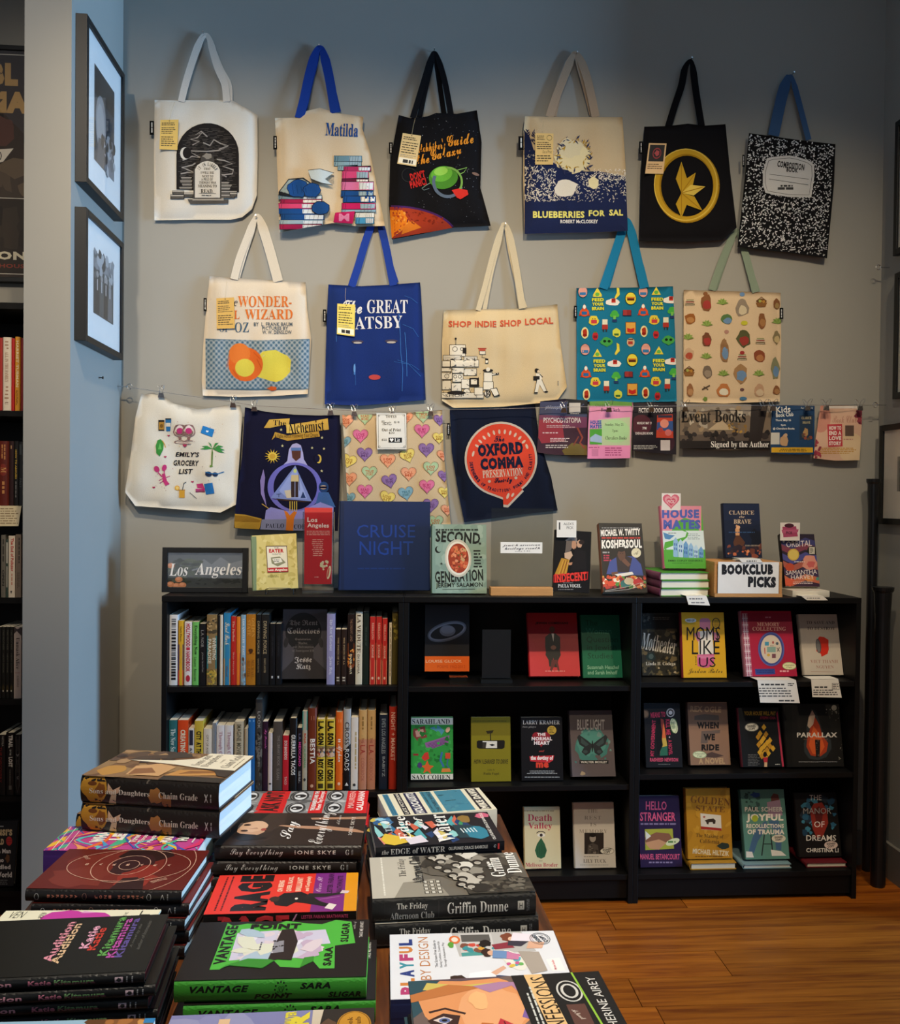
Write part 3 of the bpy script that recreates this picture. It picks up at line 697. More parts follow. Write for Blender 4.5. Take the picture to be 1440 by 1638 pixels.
heap(535, 640, [(1046, 1072, '#e4e0d4'), (1074, 1108, '#4f9dc4')], 5, 5)
heap(96, 350, [(945, 968, '#7d97a4'), (968, 990, '#a8244f'), (992, 1020, '#d94877'), (1022, 1052, B_), (1054, 1086, NB), (1088, 1112, '#9db4bf'), (1112, 1140, '#a8244f')], 7, 12)
A.p([(92, 925), (150, 850), (235, 842), (290, 880), (185, 955), (92, 942)], '#22252b').p([(100, 922), (152, 856), (230, 850), (280, 880), (182, 945)], '#9aa9a8')
for q in range(7): A.l([(270, 800+q*6), (340, 812+q*8), (412, 830+q*8)], 2, '#3b4148')
A.p([(262, 800), (330, 790), (410, 815), (360, 850), (402, 884), (340, 872), (280, 850)], '#c7d3d6').l([(262, 800), (330, 792), (412, 816)], 3, '#22252b').l([(280, 850), (340, 874), (404, 886)], 3, '#22252b')
for q in ((205, 905, 62, 50), (285, 915, 50, 40)): A.blob(q[0], q[1], q[2]+3, q[3]+3, '#17181d', 9, 16, .1).blob(q[0], q[1], q[2], q[3], B_, 9, 16, .1)
A.blob(335, 1018, 52, 42, '#17181d', 12, 16, .08).blob(335, 1018, 48, 38, NB, 12, 16, .08)
for q in range(4): A.l([(170+q*26, 878+q*8), (180+q*24, 940-q*4)], 2, '#0f2a54')
bag('tote with blue handles printed with stacks of blue and pink books', [(72,500),(180,498),(250,460),(330,440),(400,462),(460,475),(582,493),(575,560),(620,700),(705,1120),(560,1125),(400,1105),(250,1130),(98,1160),(85,800)], z2, '#dcc7a8', A,
    [([(212, 500), (240, 390), (270, 250), (308, 120), (332, 95), (352, 130), (385, 270), (418, 470)], 54, .032), ([(240, 470), (290, 250), (335, 105), (360, 180), (400, 300), (440, 465)], 26, .010)],
    d0=.028, puff=.022, wr=.007, seed=2, nail=.016, sidetag=(62, 602, 84, 680), hc='#1d3f96')
nail(511.5, 79, 'nail holding the tote printed with book stacks')

# 3 black bag with space scene
A = Art(); R = random.Random(6)
for i in range(130): A.e(R.uniform(900, 1250), R.uniform(480, 1100), R.uniform(.8, 2.2), R.uniform(.8, 2.2), R.choice(['#8d8f99', '#c9cbd4', '#5c5f6a']), 0, 6); A.k -= 1
A.k += 1
A.x("hitchhiker's", 872, 630, 1055, 690, '#f09a30', 'c', .012, 0, -10).x('Guide', 1062, 592, 1215, 655, '#f09a30', 'c', .012, 0, -8).x('the', 884, 708, 960, 764, '#f09a30', 'c', .012, 0, -8).x('Galaxy', 970, 668, 1148, 752, '#f09a30', 'c', .012, 0, -12)
A.x("DON'T", 850, 808, 936, 852, '#cc2b28', 's', .05, 0, -14).x('PANIC!', 848, 850, 944, 896, '#cc2b28', 's', .05, 0, -14)
A.l([(918, 905), (940, 888), (975, 868)], 4, '#7f9d8f').l([(918, 905), (930, 915), (960, 905)], 4, '#66777c').l([(1120, 800), (1178, 785), (1160, 812), (1128, 826)], 4, '#8dbb63')
A.e(1042, 842, 84, 66, '#4d8d2f', -8, 32).e(1032, 822, 62, 44, '#6bb43c', -12, 28).e(1028, 806, 40, 24, '#9ad356', -12)
A.ring(1068, 868, 82, 84, 18, '#5f6d80', 30, 20, 205).ring(1068, 868, 80, 82, 12, '#7fae52', 26, -95, 30)
A.p([(1090, 915), (1130, 905), (1180, 915), (1186, 940), (1140, 968), (1120, 958)], '#d8342c')
pl = [(734, 1018)]+[(734+380*math.sin(math.radians(a)), 1190-178*math.cos(math.radians(a))) for a in range(0, 74, 6)]+[(900, 1166), (747, 1194)]
A.p([(x+6, y-10) for x, y in pl], '#4a2560').p(pl, '#a83a22').p([(734, 1030), (805, 1030), (850, 1100), (800, 1150), (740, 1192)], '#e8801e').p([(860, 1090), (915, 1130), (800, 1170), (812, 1130)], '#e07a22')
A.sc(26, 830, 1040, 1040, 1110, 6, 13, ['#7e2718', '#8e2f1c'], 5, .2, .6).sc(14, 745, 1040, 835, 1130, 5, 10, ['#d05f1a', '#f09a3a'], 6)
A.e(1228, 822, 22, 8, '#8a6a5a', 20).ring(845, 828, 42, 40, 2.5, '#3b3a36')
bag('black tote with orange script, green planet and red planet corner', [(785,482),(850,500),(950,490),(1000,470),(1120,475),(1235,455),(1262,640),(1255,900),(1315,1120),(1100,1130),(900,1170),(745,1198),(728,1000),(735,750)], z2, '#131215', A,
    [([(865, 500), (905, 370), (950, 220), (975, 140), (990, 122), (1008, 150), (1050, 290), (1085, 480)], 34, .024), ([(905, 495), (935, 350), (975, 180), (992, 130), (1012, 250), (1045, 478)], 30, .010)],
    d0=.02, puff=.024, wr=.007, seed=3, nail=.016, sidetag=(728, 640, 750, 706), ptag=([(808, 586), (914, 602), (885, 780), (776, 762)], ytag(bar=True, seed=21), '#dcbf85', [(860, 594), (870, 540), (880, 500)]), hc='#131215')
nail(694.5, 84, 'nail holding the black tote with the green planet')

# 4 cream and navy leafy bag
A = Art(); NV = '#20294f'
A.p([(148, 600), (180, 640), (205, 720), (330, 800), (400, 840), (520, 850), (600, 848), (772, 880), (778, 1216), (150, 1230)], NV)
R = random.Random(11)
def leafs(n, x0, y0, x1, y1, c, seed, f=lambda x, y: True, L=(9, 20)):
    R = random.Random(seed)
    for i in range(n):
        x, y = R.uniform(x0, x1), R.uniform(y0, y1)
        if not f(x, y): continue
        a = R.uniform(-.9, .9)+R.choice([0, math.pi/2]); l_ = R.uniform(*L); dx, dy = math.cos(a)*l_/2, math.sin(a)*l_/2
        A.p([(x-dx, y-dy), (x-dy*.26, y+dx*.26), (x+dx, y+dy), (x+dy*.26, y-dx*.26)], c); A.k -= 1
    A.k += 1
leafs(300, 150, 820, 340, 1030, '#e9dfcb', 1, L=(10, 24)); leafs(330, 460, 860, 770, 1035, '#e9dfcb', 2, lambda x, y: R.random() < 1.25-(y-860)/175); leafs(120, 560, 835, 772, 905, '#f3ead8', 3)
leafs(60, 150, 600, 210, 800, NV, 4, L=(16, 34)); leafs(60, 150, 720, 330, 830, '#e9dfcb', 5, L=(8, 18)); leafs(90, 330, 930, 480, 1025, '#e9dfcb', 6)
A.blob(440, 760, 104, 96, '#f0dfae', 5, 20, .12).blob(420, 710, 80, 60, '#e9d9b0', 7, 18, .18)
leafs(60, 340, 650, 560, 860, '#b99233', 8, lambda x, y: 70 < math.hypot(x-450, y-750) < 118, (16, 40)); leafs(70, 340, 640, 560, 860, '#33385a', 9, lambda x, y: 80 < math.hypot(x-450, y-750) < 122, (14, 44))
A.blob(400, 950, 66, 58, '#efe7d6', 4, 16, .15).blob(566, 920, 30, 38, '#f3e6b4', 6, 12, .1)
A.x('BLUEBERRIES', 200, 1090, 512, 1132, '#f3e87c', 's', .04).x('FOR', 538, 1084, 636, 1122, '#f3e87c', 's', .04).x('SAL', 662, 1080, 746, 1118, '#f3e87c', 's', .04)
A.x('ROBERT McCLOSKEY', 366, 1142, 594, 1164, '#f1efe9', 's', .03)
bag('cream and navy tote with a leafy hedge print, fourth in top row', [(152,515),(400,520),(742,520),(760,800),(775,1210),(550,1220),(150,1228),(140,900),(143,600)], z3, '#d5bc95', A,
    [([(300, 520), (340, 400), (395, 260), (440, 150), (462, 134), (490, 175), (535, 310), (580, 520)], 50, .02), ([(325, 515), (375, 300), (420, 200), (455, 140), (495, 260), (530, 390), (562, 515)], 34, .010)],
    d0=.028, puff=.016, seed=4, nail=.016, sidetag=(112, 636, 143, 720), ptag=([(214, 618), (324, 620), (322, 808), (214, 808)], Art().mic(8, 6, 60, 22, 3, '#5a4a2c', 3).ring(78, 14, 14, 8, 2, '#6a5a3c').mic(8, 26, 92, 52, 4, '#4a3c22', 4).x('Out of Print', 40, 54, 92, 64, '#4a3c22', 's', 0, .3).mic(8, 68, 92, 92, 3, '#4a3c22', 5), '#dcb871', [(262, 618), (258, 605), (266, 530)]), hc='#b79f86')
nail(921, 90, 'nail holding the cream and navy tote')

# 5 black bag with golden ring
A = Art(); G1, G2, G3 = '#c8a02c', '#a87f1c', '#e4c65a'
A.ring(1134, 938, 178, 204, 40, G2, 40).ring(1130, 934, 180, 206, 30, G1, 40).ring(1126, 930, 190, 216, 6, G3, 40)
for a0, l_ in ((-70, 190), (-35, 150), (5, 150), (60, 165), (110, 150)):   # a plain sprig of leaves stands in for the emblem
    g = math.radians(a0-20); ox_, oy_ = 1100, 980; dx, dy = math.cos(g), math.sin(g)
    A.p([(ox_, oy_), (ox_+dx*l_*.45-dy*34, oy_+dy*l_*.45+dx*34), (ox_+dx*l_, oy_+dy*l_), (ox_+dx*l_*.45+dy*34, oy_+dy*l_*.45-dx*34)], G1 if a0 != 5 else G3).l([(ox_, oy_), (ox_+dx*l_*.9, oy_+dy*l_*.9)], 5, G2)
bag('black tote with a gold ring emblem, fifth in the top row', [(875,578),(1010,575),(1140,560),(1240,572),(1367,563),(1395,850),(1435,1190),(1350,1265),(1150,1278),(845,1272),(855,850)], z3, '#121115', A,
    [([(1020, 580), (1060, 450), (1100, 330), (1120, 230), (1148, 182), (1166, 205), (1190, 380), (1222, 575)], 42, .02)],
    d0=.028, puff=.018, seed=5, nail=.016, sidetag=(844, 668, 866, 742), ptag=([(903, 678), (1010, 680), (990, 864), (880, 862)], Art().r(8, 5, 92, 60, '#191517').ring(52, 33, 22, 16, 4, '#8e2c34').blob(52, 33, 14, 9, '#a8434a', 3).mic(8, 66, 92, 86, 3, '#5a3f28', 4), '#ddb988', None), hc='#121115')
nail(1103, 99, 'nail holding the black tote with the gold ring')

# 6 marbled composition book bag
A = Art(); R = random.Random(17)
cols6 = ['#e4e4e4', '#cfcfcf', '#f2f2f2', '#bdbdbd']
for i in range(2300):
    x, y = R.uniform(592, 1098), R.uniform(440, 1085)
    a = R.choice([0, .8, 1.57, 2.4])+R.uniform(-.3, .3); l_ = R.uniform(3, 8); w_ = R.uniform(2, 4)
    left = 650-(y-435)*.10; rgt = 1100-(y-493)*.07; top = 437+(x-650)*.125; bot = 1028+(x-590)*.125
    if x < left+5 or x > rgt-5 or y < top+5 or y > bot-6: continue
    dx, dy = math.cos(a)*l_, math.sin(a)*l_; nx, ny = -math.sin(a)*w_, math.cos(a)*w_
    A.t.append(([(x-dx, y-dy), (x+nx, y+ny), (x+dx+nx*.3, y+dy)], lin(R.choice(cols6)), 1)); A.t.append(([(x-dx, y-dy), (x+dx+nx*.3, y+dy), (x-nx, y-ny)], lin(R.choice(cols6)), 1))
A.k = 2
lab = [(742, 568), (770, 560), (862, 552), (905, 560), (965, 580), (990, 600), (992, 660), (975, 772), (860, 770), (735, 748), (722, 700), (722, 640)]
A.p(lab, '#d9d7d4'); ins = [(856+(x-856)*.91, 664+(y-664)*.88) for x, y in lab]; A.l(ins+[ins[0]], 2.2, '#3c3c3e')
A.x('COMPOSITION', 798, 588, 940, 622, '#222', 's', .04, 0, 8).x('BOOK', 846, 614, 906, 640, '#222', 's', .04, 0, 6).l([(756, 650), (962, 676)], 2, '#555').l([(754, 675), (960, 706)], 2, '#555').mic(815, 704, 895, 718, 1, '#444', 4, .7).mic(800, 716, 905, 734, 1, '#444', 5, .7)
bag('black and white marbled tote with pale label, right end of top row', [(650,435),(760,450),(900,470),(1102,493),(1095,700),(1058,1090),(850,1060),(590,1030),(620,750)], z4, '#141315', A,
    [([(778, 448), (800, 340), (825, 230), (850, 155), (867, 136), (880, 160), (915, 290), (962, 470)], 58, .02, 30)],
    d0=.028, puff=.016, seed=6, nail=.016, sidetag=(615, 548, 626, 612), hc='#44648c')
nail(1265, 122, 'nail holding the marbled tote at the right')

# ---- second row
# 7 cream with blue lattice panel
A = Art(); OR, BL = '#d9722e', '#4f6f84'
A.x('The', 205, 530, 288, 575, '#4a4a4e', 'r', -.01, .3).x('WONDER-', 290, 516, 600, 580, OR, 'r', -.008).x('FUL', 200, 600, 300, 650, OR, 'r', -.008).x('WIZARD', 330, 592, 606, 652, OR, 'r', -.008)
A.x('OF', 182, 676, 240, 724, '#4c6478', 'r', -.012).x('OZ', 272, 668, 354, 726, '#4c6478', 'r', -.014)
A.x('BY  L. FRANK BAUM', 382, 668, 604, 690, '#4c5a66', 's', .02).x('PICTURES BY', 430, 692, 580, 712, '#4c5a66', 's', .02).x('W. W. DENSLOW', 430, 714, 600, 736, '#4c5a66', 's', .02)
x0, x1, y0, y1 = 103, 704, 768, 1054; A.p([(103, 762), (400, 772), (704, 764), (700, 1052), (400, 1058), (106, 1052)], BL)
def clip(a, b, R_):
    (ax, ay), (bx, by) = a, b; t0, t1 = 0, 1; X0, Y0, X1, Y1 = R_
    for p, q in ((ax-bx, ax-X0), (bx-ax, X1-ax), (ay-by, ay-Y0), (by-ay, Y1-ay)):
        if p == 0:
            if q < 0: return None
        else:
            t = q/p
            if p < 0: t0 = max(t0, t)
            else: t1 = min(t1, t)
    return None if t0 >= t1 else ((ax+(bx-ax)*t0, ay+(by-ay)*t0), (ax+(bx-ax)*t1, ay+(by-ay)*t1))
for sg in (1, -1):
    for k in range(-14, 36):
        for dd in (0, 7):
            q = clip((x0+k*30+dd, y0), (x0+k*30+dd+sg*260, y1), (x0, y0+2, x1-2, y1-4))
            if q: A.l(list(q), 1.8, '#c9cfd0'); A.k -= 1
    A.k += 1
A.k += 2
Yl = '#d8c94e'
A.blob(490, 920, 108, 92, Yl, 3, 18, .08).e(335, 910, 100, 98, '#dd6a2a').e(300, 850, 62, 62, '#e07a34').e(330, 930, 56, 52, Yl).blob(488, 1050, 28, 12, '#d9622c', 3)
for q in ((260, 940, 300, 1000), (380, 840, 420, 880), (400, 880, 425, 930), (240, 850, 226, 930)): A.l([q[:2], q[2:]], 3, '#c24f1c')
bag('cream tote with a blue lattice panel and orange title, second row left', [(128,403),(250,412),(400,420),(550,432),(680,438),(690,600),(712,760),(705,900),(693,1080),(500,1092),(300,1098),(88,1090),(82,1000),(90,800),(110,560)], z5, '#ddcfbb', A,
    [([(268, 420), (300, 300), (350, 170), (385, 80), (400, 58), (420, 85), (470, 240), (522, 432)], 44, .022, 56), ([(290, 418), (330, 280), (370, 160), (402, 66), (430, 130)], 22, .012)],
    d0=.014, puff=.02, wr=.006, seed=7, nail=.014, sidetag=(92, 528, 110, 602), ptag=([(166, 530), (268, 524), (272, 702), (168, 706)], ytag(seed=31), '#cda455', [(216, 528), (222, 470), (226, 430)]), hc='#ddd3c2')
nail(411, 349, 'nail holding the tote with the blue lattice panel')

# 8 dark blue bag
A = Art()
A.x('The', 882, 540, 1006, 620, '#e6e6ea', 'c', .02).x('GREAT', 1034, 538, 1268, 616, '#e6e6ea', 'r', -.004).x('GATSBY', 905, 634, 1238, 706, '#e6e6ea', 'r', -.006, 0, -2)
A.e(980, 780, 34, 9, '#4a4458').e(1174, 776, 36, 9, '#4a4458').e(980, 786, 24, 6, '#b8b0aa').e(1174, 783, 26, 6, '#b8b0aa')
A.e(1078, 984, 34, 15, '#c04a48')
for p, w_ in (([(1218, 620), (1226, 740), (1228, 840), (1240, 940), (1236, 1065)], 3), ([(1252, 725), (1262, 850), (1264, 980)], 3), ([(1250, 515), (1290, 530), (1325, 558)], 1.6), ([(1210, 885), (1270, 905), (1345, 980)], 1.8), ([(1190, 895), (1290, 912), (1335, 942)], 1.6), ([(1240, 680), (1300, 705), (1330, 752)], 1.6), ([(856, 700), (858, 780)], 2), ([(966, 905), (968, 1030)], 1.6)): A.l(p, w_, '#3f78c4')
A.e(962, 935, 6, 28, '#6a9ede').e(962, 963, 5, 8, '#4a7ec8')
bag('deep blue tote with white title and red lips, second row', [(812,450),(1000,460),(1160,452),(1340,438),(1350,600),(1358,800),(1372,1115),(1000,1148),(790,1140),(795,900),(802,650)], z5, '#1c3273', A,
    [([(945, 462), (985, 340), (1030, 190), (1070, 90), (1092, 66), (1110, 100), (1140, 220), (1186, 455)], 44, .018), ([(960, 450), (1060, 130), (1090, 72), (1125, 190), (1205, 440)], 24, .009)],
    d0=.014, puff=.018, wr=.005, seed=8, nail=.007, sidetag=(780, 594, 800, 666), ptag=([(863, 560), (966, 566), (962, 750), (860, 736)], ytag(bar=True, seed=41), '#dfcb62', [(912, 562), (908, 520), (912, 470)]), hc='#24409a', folds=((0, 540, True, .0015),))

# 9 natural bag, shop indie shop local
A = Art()
A.x('SHOP', 90, 416, 178, 440, '#cf5a3f', 's', .03, 0, 1).x('INDIE', 192, 416, 274, 440, '#cf5a3f', 's', .03).x('SHOP', 288, 412, 370, 438, '#cf5a3f', 's', .03, 0, -1).x('LOCAL', 384, 404, 492, 430, '#cf5a3f', 's', .03, 0, -3)
W_, K_ = '#ece3d0', '#2b2725'
def bx(x0, y0, x1, y1, c=W_): A.r(x0-1.2, y0-1.2, x1+1.2, y1+1.2, K_).r(x0+.6, y0+.6, x1-.6, y1-.6, c)
def cc(x, y, r, c=W_): A.e(x, y, r+1.2, r+1.2, K_, 0, 14).e(x, y, r-1, r-1, c, 0, 14)
bx(95, 508, 155, 552); A.l([(118, 508), (118, 486)], 2, K_).e(118, 484, 4, 4, K_); cc(115, 524, 9); cc(142, 524, 6); bx(146, 520, 158, 540, K_)
bx(70, 548, 140, 566); bx(150, 552, 200, 570); bx(66, 570, 96, 592); bx(98, 566, 196, 592); bx(190, 566, 206, 592); bx(64, 596, 100, 610); bx(104, 596, 150, 616); bx(150, 600, 198, 625)
bx(64, 615, 104, 640); cc(84, 628, 8); bx(106, 620, 146, 650); cc(116, 630, 6); cc(134, 630, 6); bx(66, 645, 100, 680); bx(102, 655, 140, 690); bx(140, 640, 170, 675); cc(160, 690, 14); cc(120, 700, 12); bx(64, 692, 225, 712); A.e(120, 692, 36, 8, K_)
bx(172, 636, 206, 668, K_); bx(176, 640, 200, 660); bx(226, 614, 258, 650); A.e(242, 606, 20, 6, K_).e(242, 602, 8, 8, W_); A.l([(256, 622), (284, 618)], 7, K_); A.l([(256, 622), (280, 618)], 4, W_); bx(224, 650, 262, 680); A.p([(250, 676), (276, 672), (288, 704), (264, 708)], K_).p([(252, 678), (274, 675), (284, 700), (266, 704)], W_); cc(240, 695, 12); bx(190, 672, 222, 700, W_)
A.x('SHOP', 78, 698, 150, 708, K_, 's').x('50', 234, 684, 252, 704, K_, 's', .06)
R = random.Random(3)
for i in range(60): x, y = R.uniform(66, 215), R.uniform(555, 705); A.l([(x, y), (x+R.uniform(-12, 12), y+R.uniform(-8, 8))], 1.5, K_); A.k -= 1
A.k += 1
A.r(204, 520, 236, 523, '#b7402e').r(208, 524, 232, 532, '#c95a44'); bx(210, 532, 232, 544); A.l([(220, 545), (218, 556), (236, 560)], 1.8, K_); bx(232, 562, 242, 578)
A.blob(430, 606, 9, 8, K_, 2).e(436, 610, 5, 6, '#e3c9a4').p([(426, 618), (444, 618), (450, 640), (428, 642)], W_).l([(440, 620), (452, 632)], 3, K_).r(416, 628, 440, 644, K_).p([(430, 642), (448, 640), (466, 684), (456, 688), (440, 660), (432, 690), (420, 690)], W_).l([(430, 642), (420, 690)], 1.8, K_).l([(448, 640), (468, 684)], 1.8, K_).e(426, 692, 8, 3, K_).e(466, 688, 7, 3, K_)
A.mic(508, 646, 514, 668, 1, '#777', 3, .5, 'j', 1)
bag('natural canvas tote with red words and line drawing, second row centre', [(72,375),(200,372),(380,368),(508,352),(520,500),(545,670),(505,725),(300,745),(110,750),(65,722),(65,500)], z6, '#d9c39b', A,
    [([(204, 376), (228, 290), (262, 160), (290, 70), (304, 44), (322, 75), (348, 200), (374, 368)], 20, .022, 26), ([(228, 374), (250, 250), (280, 130), (306, 52), (330, 160), (352, 260), (384, 365)], 17, .012)],
    d0=.014, puff=.022, wr=.006, seed=9, nail=.014, hc='#d6c7a8', folds=((800, 0, False, .003), (0, 575, True, .003)))
nail(807, 362, 'nail holding the natural canvas tote')

# 10 teal bag of food icons
A = Art()
ic = []
def icon(k, x, y):
    if k == 0:
        for i, t_ in enumerate(('FEED', 'YOUR', 'BRAIN')): A.x(t_, x-24, y-24+i*17, x+24, y-10+i*17, '#1b2a18', 's', .09); A.x(t_, x-23, y-24+i*17, x+23, y-11+i*17, '#d9dc45', 's', .06)
    elif k == 1: A.blob(x, y+2, 27, 15, '#f1f1ea', 4, 14, .2).r(x-8, y-12, x+8, y+4, '#c93a2e').r(x-6, y-9, x+6, y-3, '#8c2a22')
    elif k == 2: A.e(x, y, 22, 25, '#1d2c1c').e(x, y, 20, 23, '#e5d84a').r(x-14, y-2, x+14, y+8, '#5a2a1c').r(x-16, y-6, x+16, y-1, '#d9822c')
    elif k == 3: A.p([(x, y-26), (x+22, y+20), (x-22, y+20)], '#b9341f').e(x, y+8, 18, 15, '#d8562c').e(x, y-14, 6, 8, '#f0efe2').r(x-10, y+4, x+10, y+16, '#2e6aa6')
    elif k == 4: A.e(x, y-12, 13, 11, '#4db34a').e(x-9, y-4, 9, 8, '#4db34a').e(x+9, y-4, 9, 8, '#4db34a').r(x-5, y-2, x+5, y+14, '#7cc65a').r(x-9, y+12, x+9, y+22, '#28406e')
    elif k == 5: A.r(x-17, y-10, x+17, y+12, '#27314e').r(x-15, y-12, x, y+8, '#a33c3c').r(x, y-12, x+15, y+8, '#8e3232')
    elif k == 6: A.blob(x, y, 20, 17, '#e3cf45', 5, 12, .15).r(x-10, y-2, x+12, y+12, '#c93f4c').e(x-4, y-6, 2, 2, '#222').e(x+5, y-6, 2, 2, '#222')
    elif k == 7: A.r(x-10, y-24, x+10, y-2, '#e8e4c8').r(x-11, y-4, x+11, y+14, '#b03a30').r(x-8, y+14, x-3, y+24, '#333').r(x+3, y+14, x+8, y+24, '#333')
    elif k == 8: A.r(x-20, y-22, x+20, y+24, '#7b4a1c').r(x-18, y-20, x+18, y+22, '#e0a94c').p([(x-14, y), (x, y+5), (x+14, y), (x+14, y+15), (x, y+20), (x-14, y+15)], '#c9302a')
    elif k == 9: A.e(x, y, 14, 22, '#ece7a8').blob(x, y, 9, 16, '#b33a20', 3, 12, .12).r(x-8, y+4, x+8, y+13, '#8c2018')
    elif k == 10: A.e(x, y, 11, 16, '#c02f33').r(x-7, y-2, x+7, y+8, '#7c1f2c').e(x, y-15, 5, 3, '#3f8a3c')
    elif k == 11: A.blob(x, y, 24, 18, '#49a851', 9, 12, .14).e(x-8, y-2, 6, 5, '#14301c').e(x+9, y-2, 6, 5, '#14301c')
    elif k == 12: A.blob(x, y, 15, 18, '#d5dd52', 6, 12, .15).r(x-9, y+2, x+9, y+10, '#3f6f3a')
    elif k == 13: A.e(x, y, 19, 23, '#1b3f5a').e(x, y, 17, 21, '#dfa295').r(x-12, y+2, x+12, y+13, '#3b78b0')
    elif k == 14: A.p([(x-4, y-24), (x+6, y-18), (x+8, y+8), (x-8, y+24), (x-12, y+18), (x-3, y)], '#e6d84c')
    elif k == 15: A.p([(x, y-17), (x+18, y+14), (x-18, y+14)], '#e0d44a').e(x, y+4, 8, 7, '#6db54c')
    elif k == 16: A.e(x, y, 15, 17, '#d9c39a').r(x-10, y-4, x+8, y+8, '#b33c33').r(x-10, y-14, x+10, y-8, '#6a4a34')
rep = [(664, 352, 0), (724, 342, 1), (790, 330, 2), (612, 376, 3), (728, 398, 4), (776, 386, 5), (838, 374, 3), (892, 350, 0), (945, 334, 1), (648, 414, 6), (691, 434, 7), (790, 442, 8), (880, 412, 6), (925, 426, 7), (614, 462, 9), (654, 474, 10), (735, 462, 12), (841, 456, 9), (887, 468, 10), (698, 496, 11), (790, 498, 16), (935, 490, 11), (949, 384, 4), (615, 526, 13), (740, 524, 14), (662, 540, 15), (848, 524, 13), (898, 530, 15)]
for x, y, k in rep:
    for dx, dy in ((0, 0), (6, 236), (0, -236), (-2, 0)):
        if dx == -2: continue
        X, Y = x+dx, y+dy
        if 590 < X < 955+(Y-290)*.02 and 302 < Y < 708: icon(k, X, Y)
for x, y, k in ((606, 300, 13), (662, 306, 15), (740, 304, 14), (838, 300, 13), (888, 298, 15)): icon(k, x, y+4)
bag('teal tote covered in small yellow and red food drawings', [(582,290),(800,288),(952,283),(960,450),(967,725),(800,728),(583,725)], z6, '#1c779a', A,
    [([(684, 292), (715, 200), (745, 110), (764, 50), (774, 30), (786, 48), (812, 160), (842, 290)], 34, .016), ([(700, 290), (740, 150), (772, 34), (800, 120), (830, 200), (852, 288)], 18, .008)],
    d0=.012, puff=.010, wr=.004, seed=10, nail=.008, sidetag=(572, 358, 584, 404), hc='#1f7fae', folds=((765, 0, False, .0015), (0, 556, True, .0015)))

# 11 cream bag of small garden drawings
A = Art()
Bn, Rd, Gn, Bu = '#8a5a38', '#a8403a', '#7f9a48', '#6f8fb4'
def bks(x, y): 
    for i, c in enumerate(('#7a6a4a', '#a35040', '#8a8a5a')): A.r(x-18+i*2, y+8-i*8, x+18-i*2, y+14-i*8, c).r(x-16, y+12-i*8, x+16, y+14-i*8, '#e3d6bb')
def leaf(x, y):
    for i in range(6): a = math.radians(-90+(i-2.5)*32); A.p([(x, y+12), (x+math.cos(a-.3)*14, y+6+math.sin(a-.3)*14), (x+math.cos(a)*24, y+10+math.sin(a)*24), (x+math.cos(a+.3)*14, y+6+math.sin(a+.3)*14)], Gn if i % 2 else '#94ab5c')
def basket(x, y): A.e(x, y-6, 20, 9, '#6e4a2c').p([(x-22, y), (x+22, y), (x+15, y+16), (x-15, y+16)], '#8f6238').l([(x-20, y-6), (x, y-22), (x+20, y-6)], 2.5, '#6e4a2c').sc(5, x-12, y-8, x+12, y-2, 4, 6, ['#a8b05c', '#b8863c'], 3)
def lump(x, y, w_, h_, c1, c2, sd): A.blob(x, y, w_, h_, c1, sd, 12, .16).blob(x+2, y+h_*.25, w_*.72, h_*.55, c2, sd+1, 10, .15).blob(x, y-h_*.7, w_*.5, h_*.32, c1, sd+2, 9, .15)
bks(1018, 342); leaf(1142, 342); basket(1292, 346); leaf(1083, 425); lump(1080, 346, 20, 34, Bn, Rd, 1); lump(1218, 366, 24, 34, '#9a8a78', '#d8c8a8', 2); lump(1018, 408, 22, 20, '#9a5f30', '#b98450', 3); lump(1160, 410, 22, 20, '#5a7a4a', Bu, 4); A.e(1226, 424, 13, 9, '#c9c23c'); lump(1294, 416, 15, 28, Bn, '#a8784c', 5)
lump(1350, 352, 12, 22, Bn, '#a88a58', 6); leaf(1354, 416); leaf(1010, 476); lump(1082, 488, 20, 28, '#7a4c34', Rd, 7); A.e(1158, 458, 9, 8, '#b88a7a'); lump(1224, 484, 26, 34, '#5a5a3a', '#9a3c34', 8); bks(1288, 490); lump(1350, 480, 14, 26, '#8a7a5a', '#c8b080', 9)
lump(1012, 544, 20, 24, '#c8a888', '#b0503c', 10); leaf(1080, 550); lump(1150, 530, 18, 44, '#9a7450', Bu, 11); bks(1218, 552); A.e(1218, 538, 9, 7, '#a03838'); lump(1284, 552, 22, 24, '#8a4a30', '#b0764c', 12)
basket(1014, 612); lump(1084, 612, 20, 24, '#7a6a5c', '#9a8a78', 13); leaf(1146, 616); lump(1212, 618, 26, 36, '#a8825a', Bu, 14); leaf(1282, 616); lump(1346, 600, 16, 40, '#8a8a6a', Bu, 15)
lump(1018, 682, 14, 26, '#9a6a48', '#b88a60', 16); A.l([(1064, 680), (1094, 664)], 6, '#5a4a3c').l([(1070, 668), (1088, 680)], 3, '#5a4a3c'); lump(1146, 682, 26, 26, '#c07a48', '#e3dcc8', 17); A.e(1218, 680, 8, 6, '#6a4a4a'); lump(1284, 684, 20, 26, '#c8a080', '#d8c0a0', 18); lump(1350, 682, 14, 18, '#8a5a3a', '#a87a50', 19)
A.blob(1076, 716, 9, 8, Gn, 3).e(1222, 714, 14, 7, '#5a8ab0').e(1218, 314, 10, 8, Bu).e(1077, 312, 9, 8, Bn)
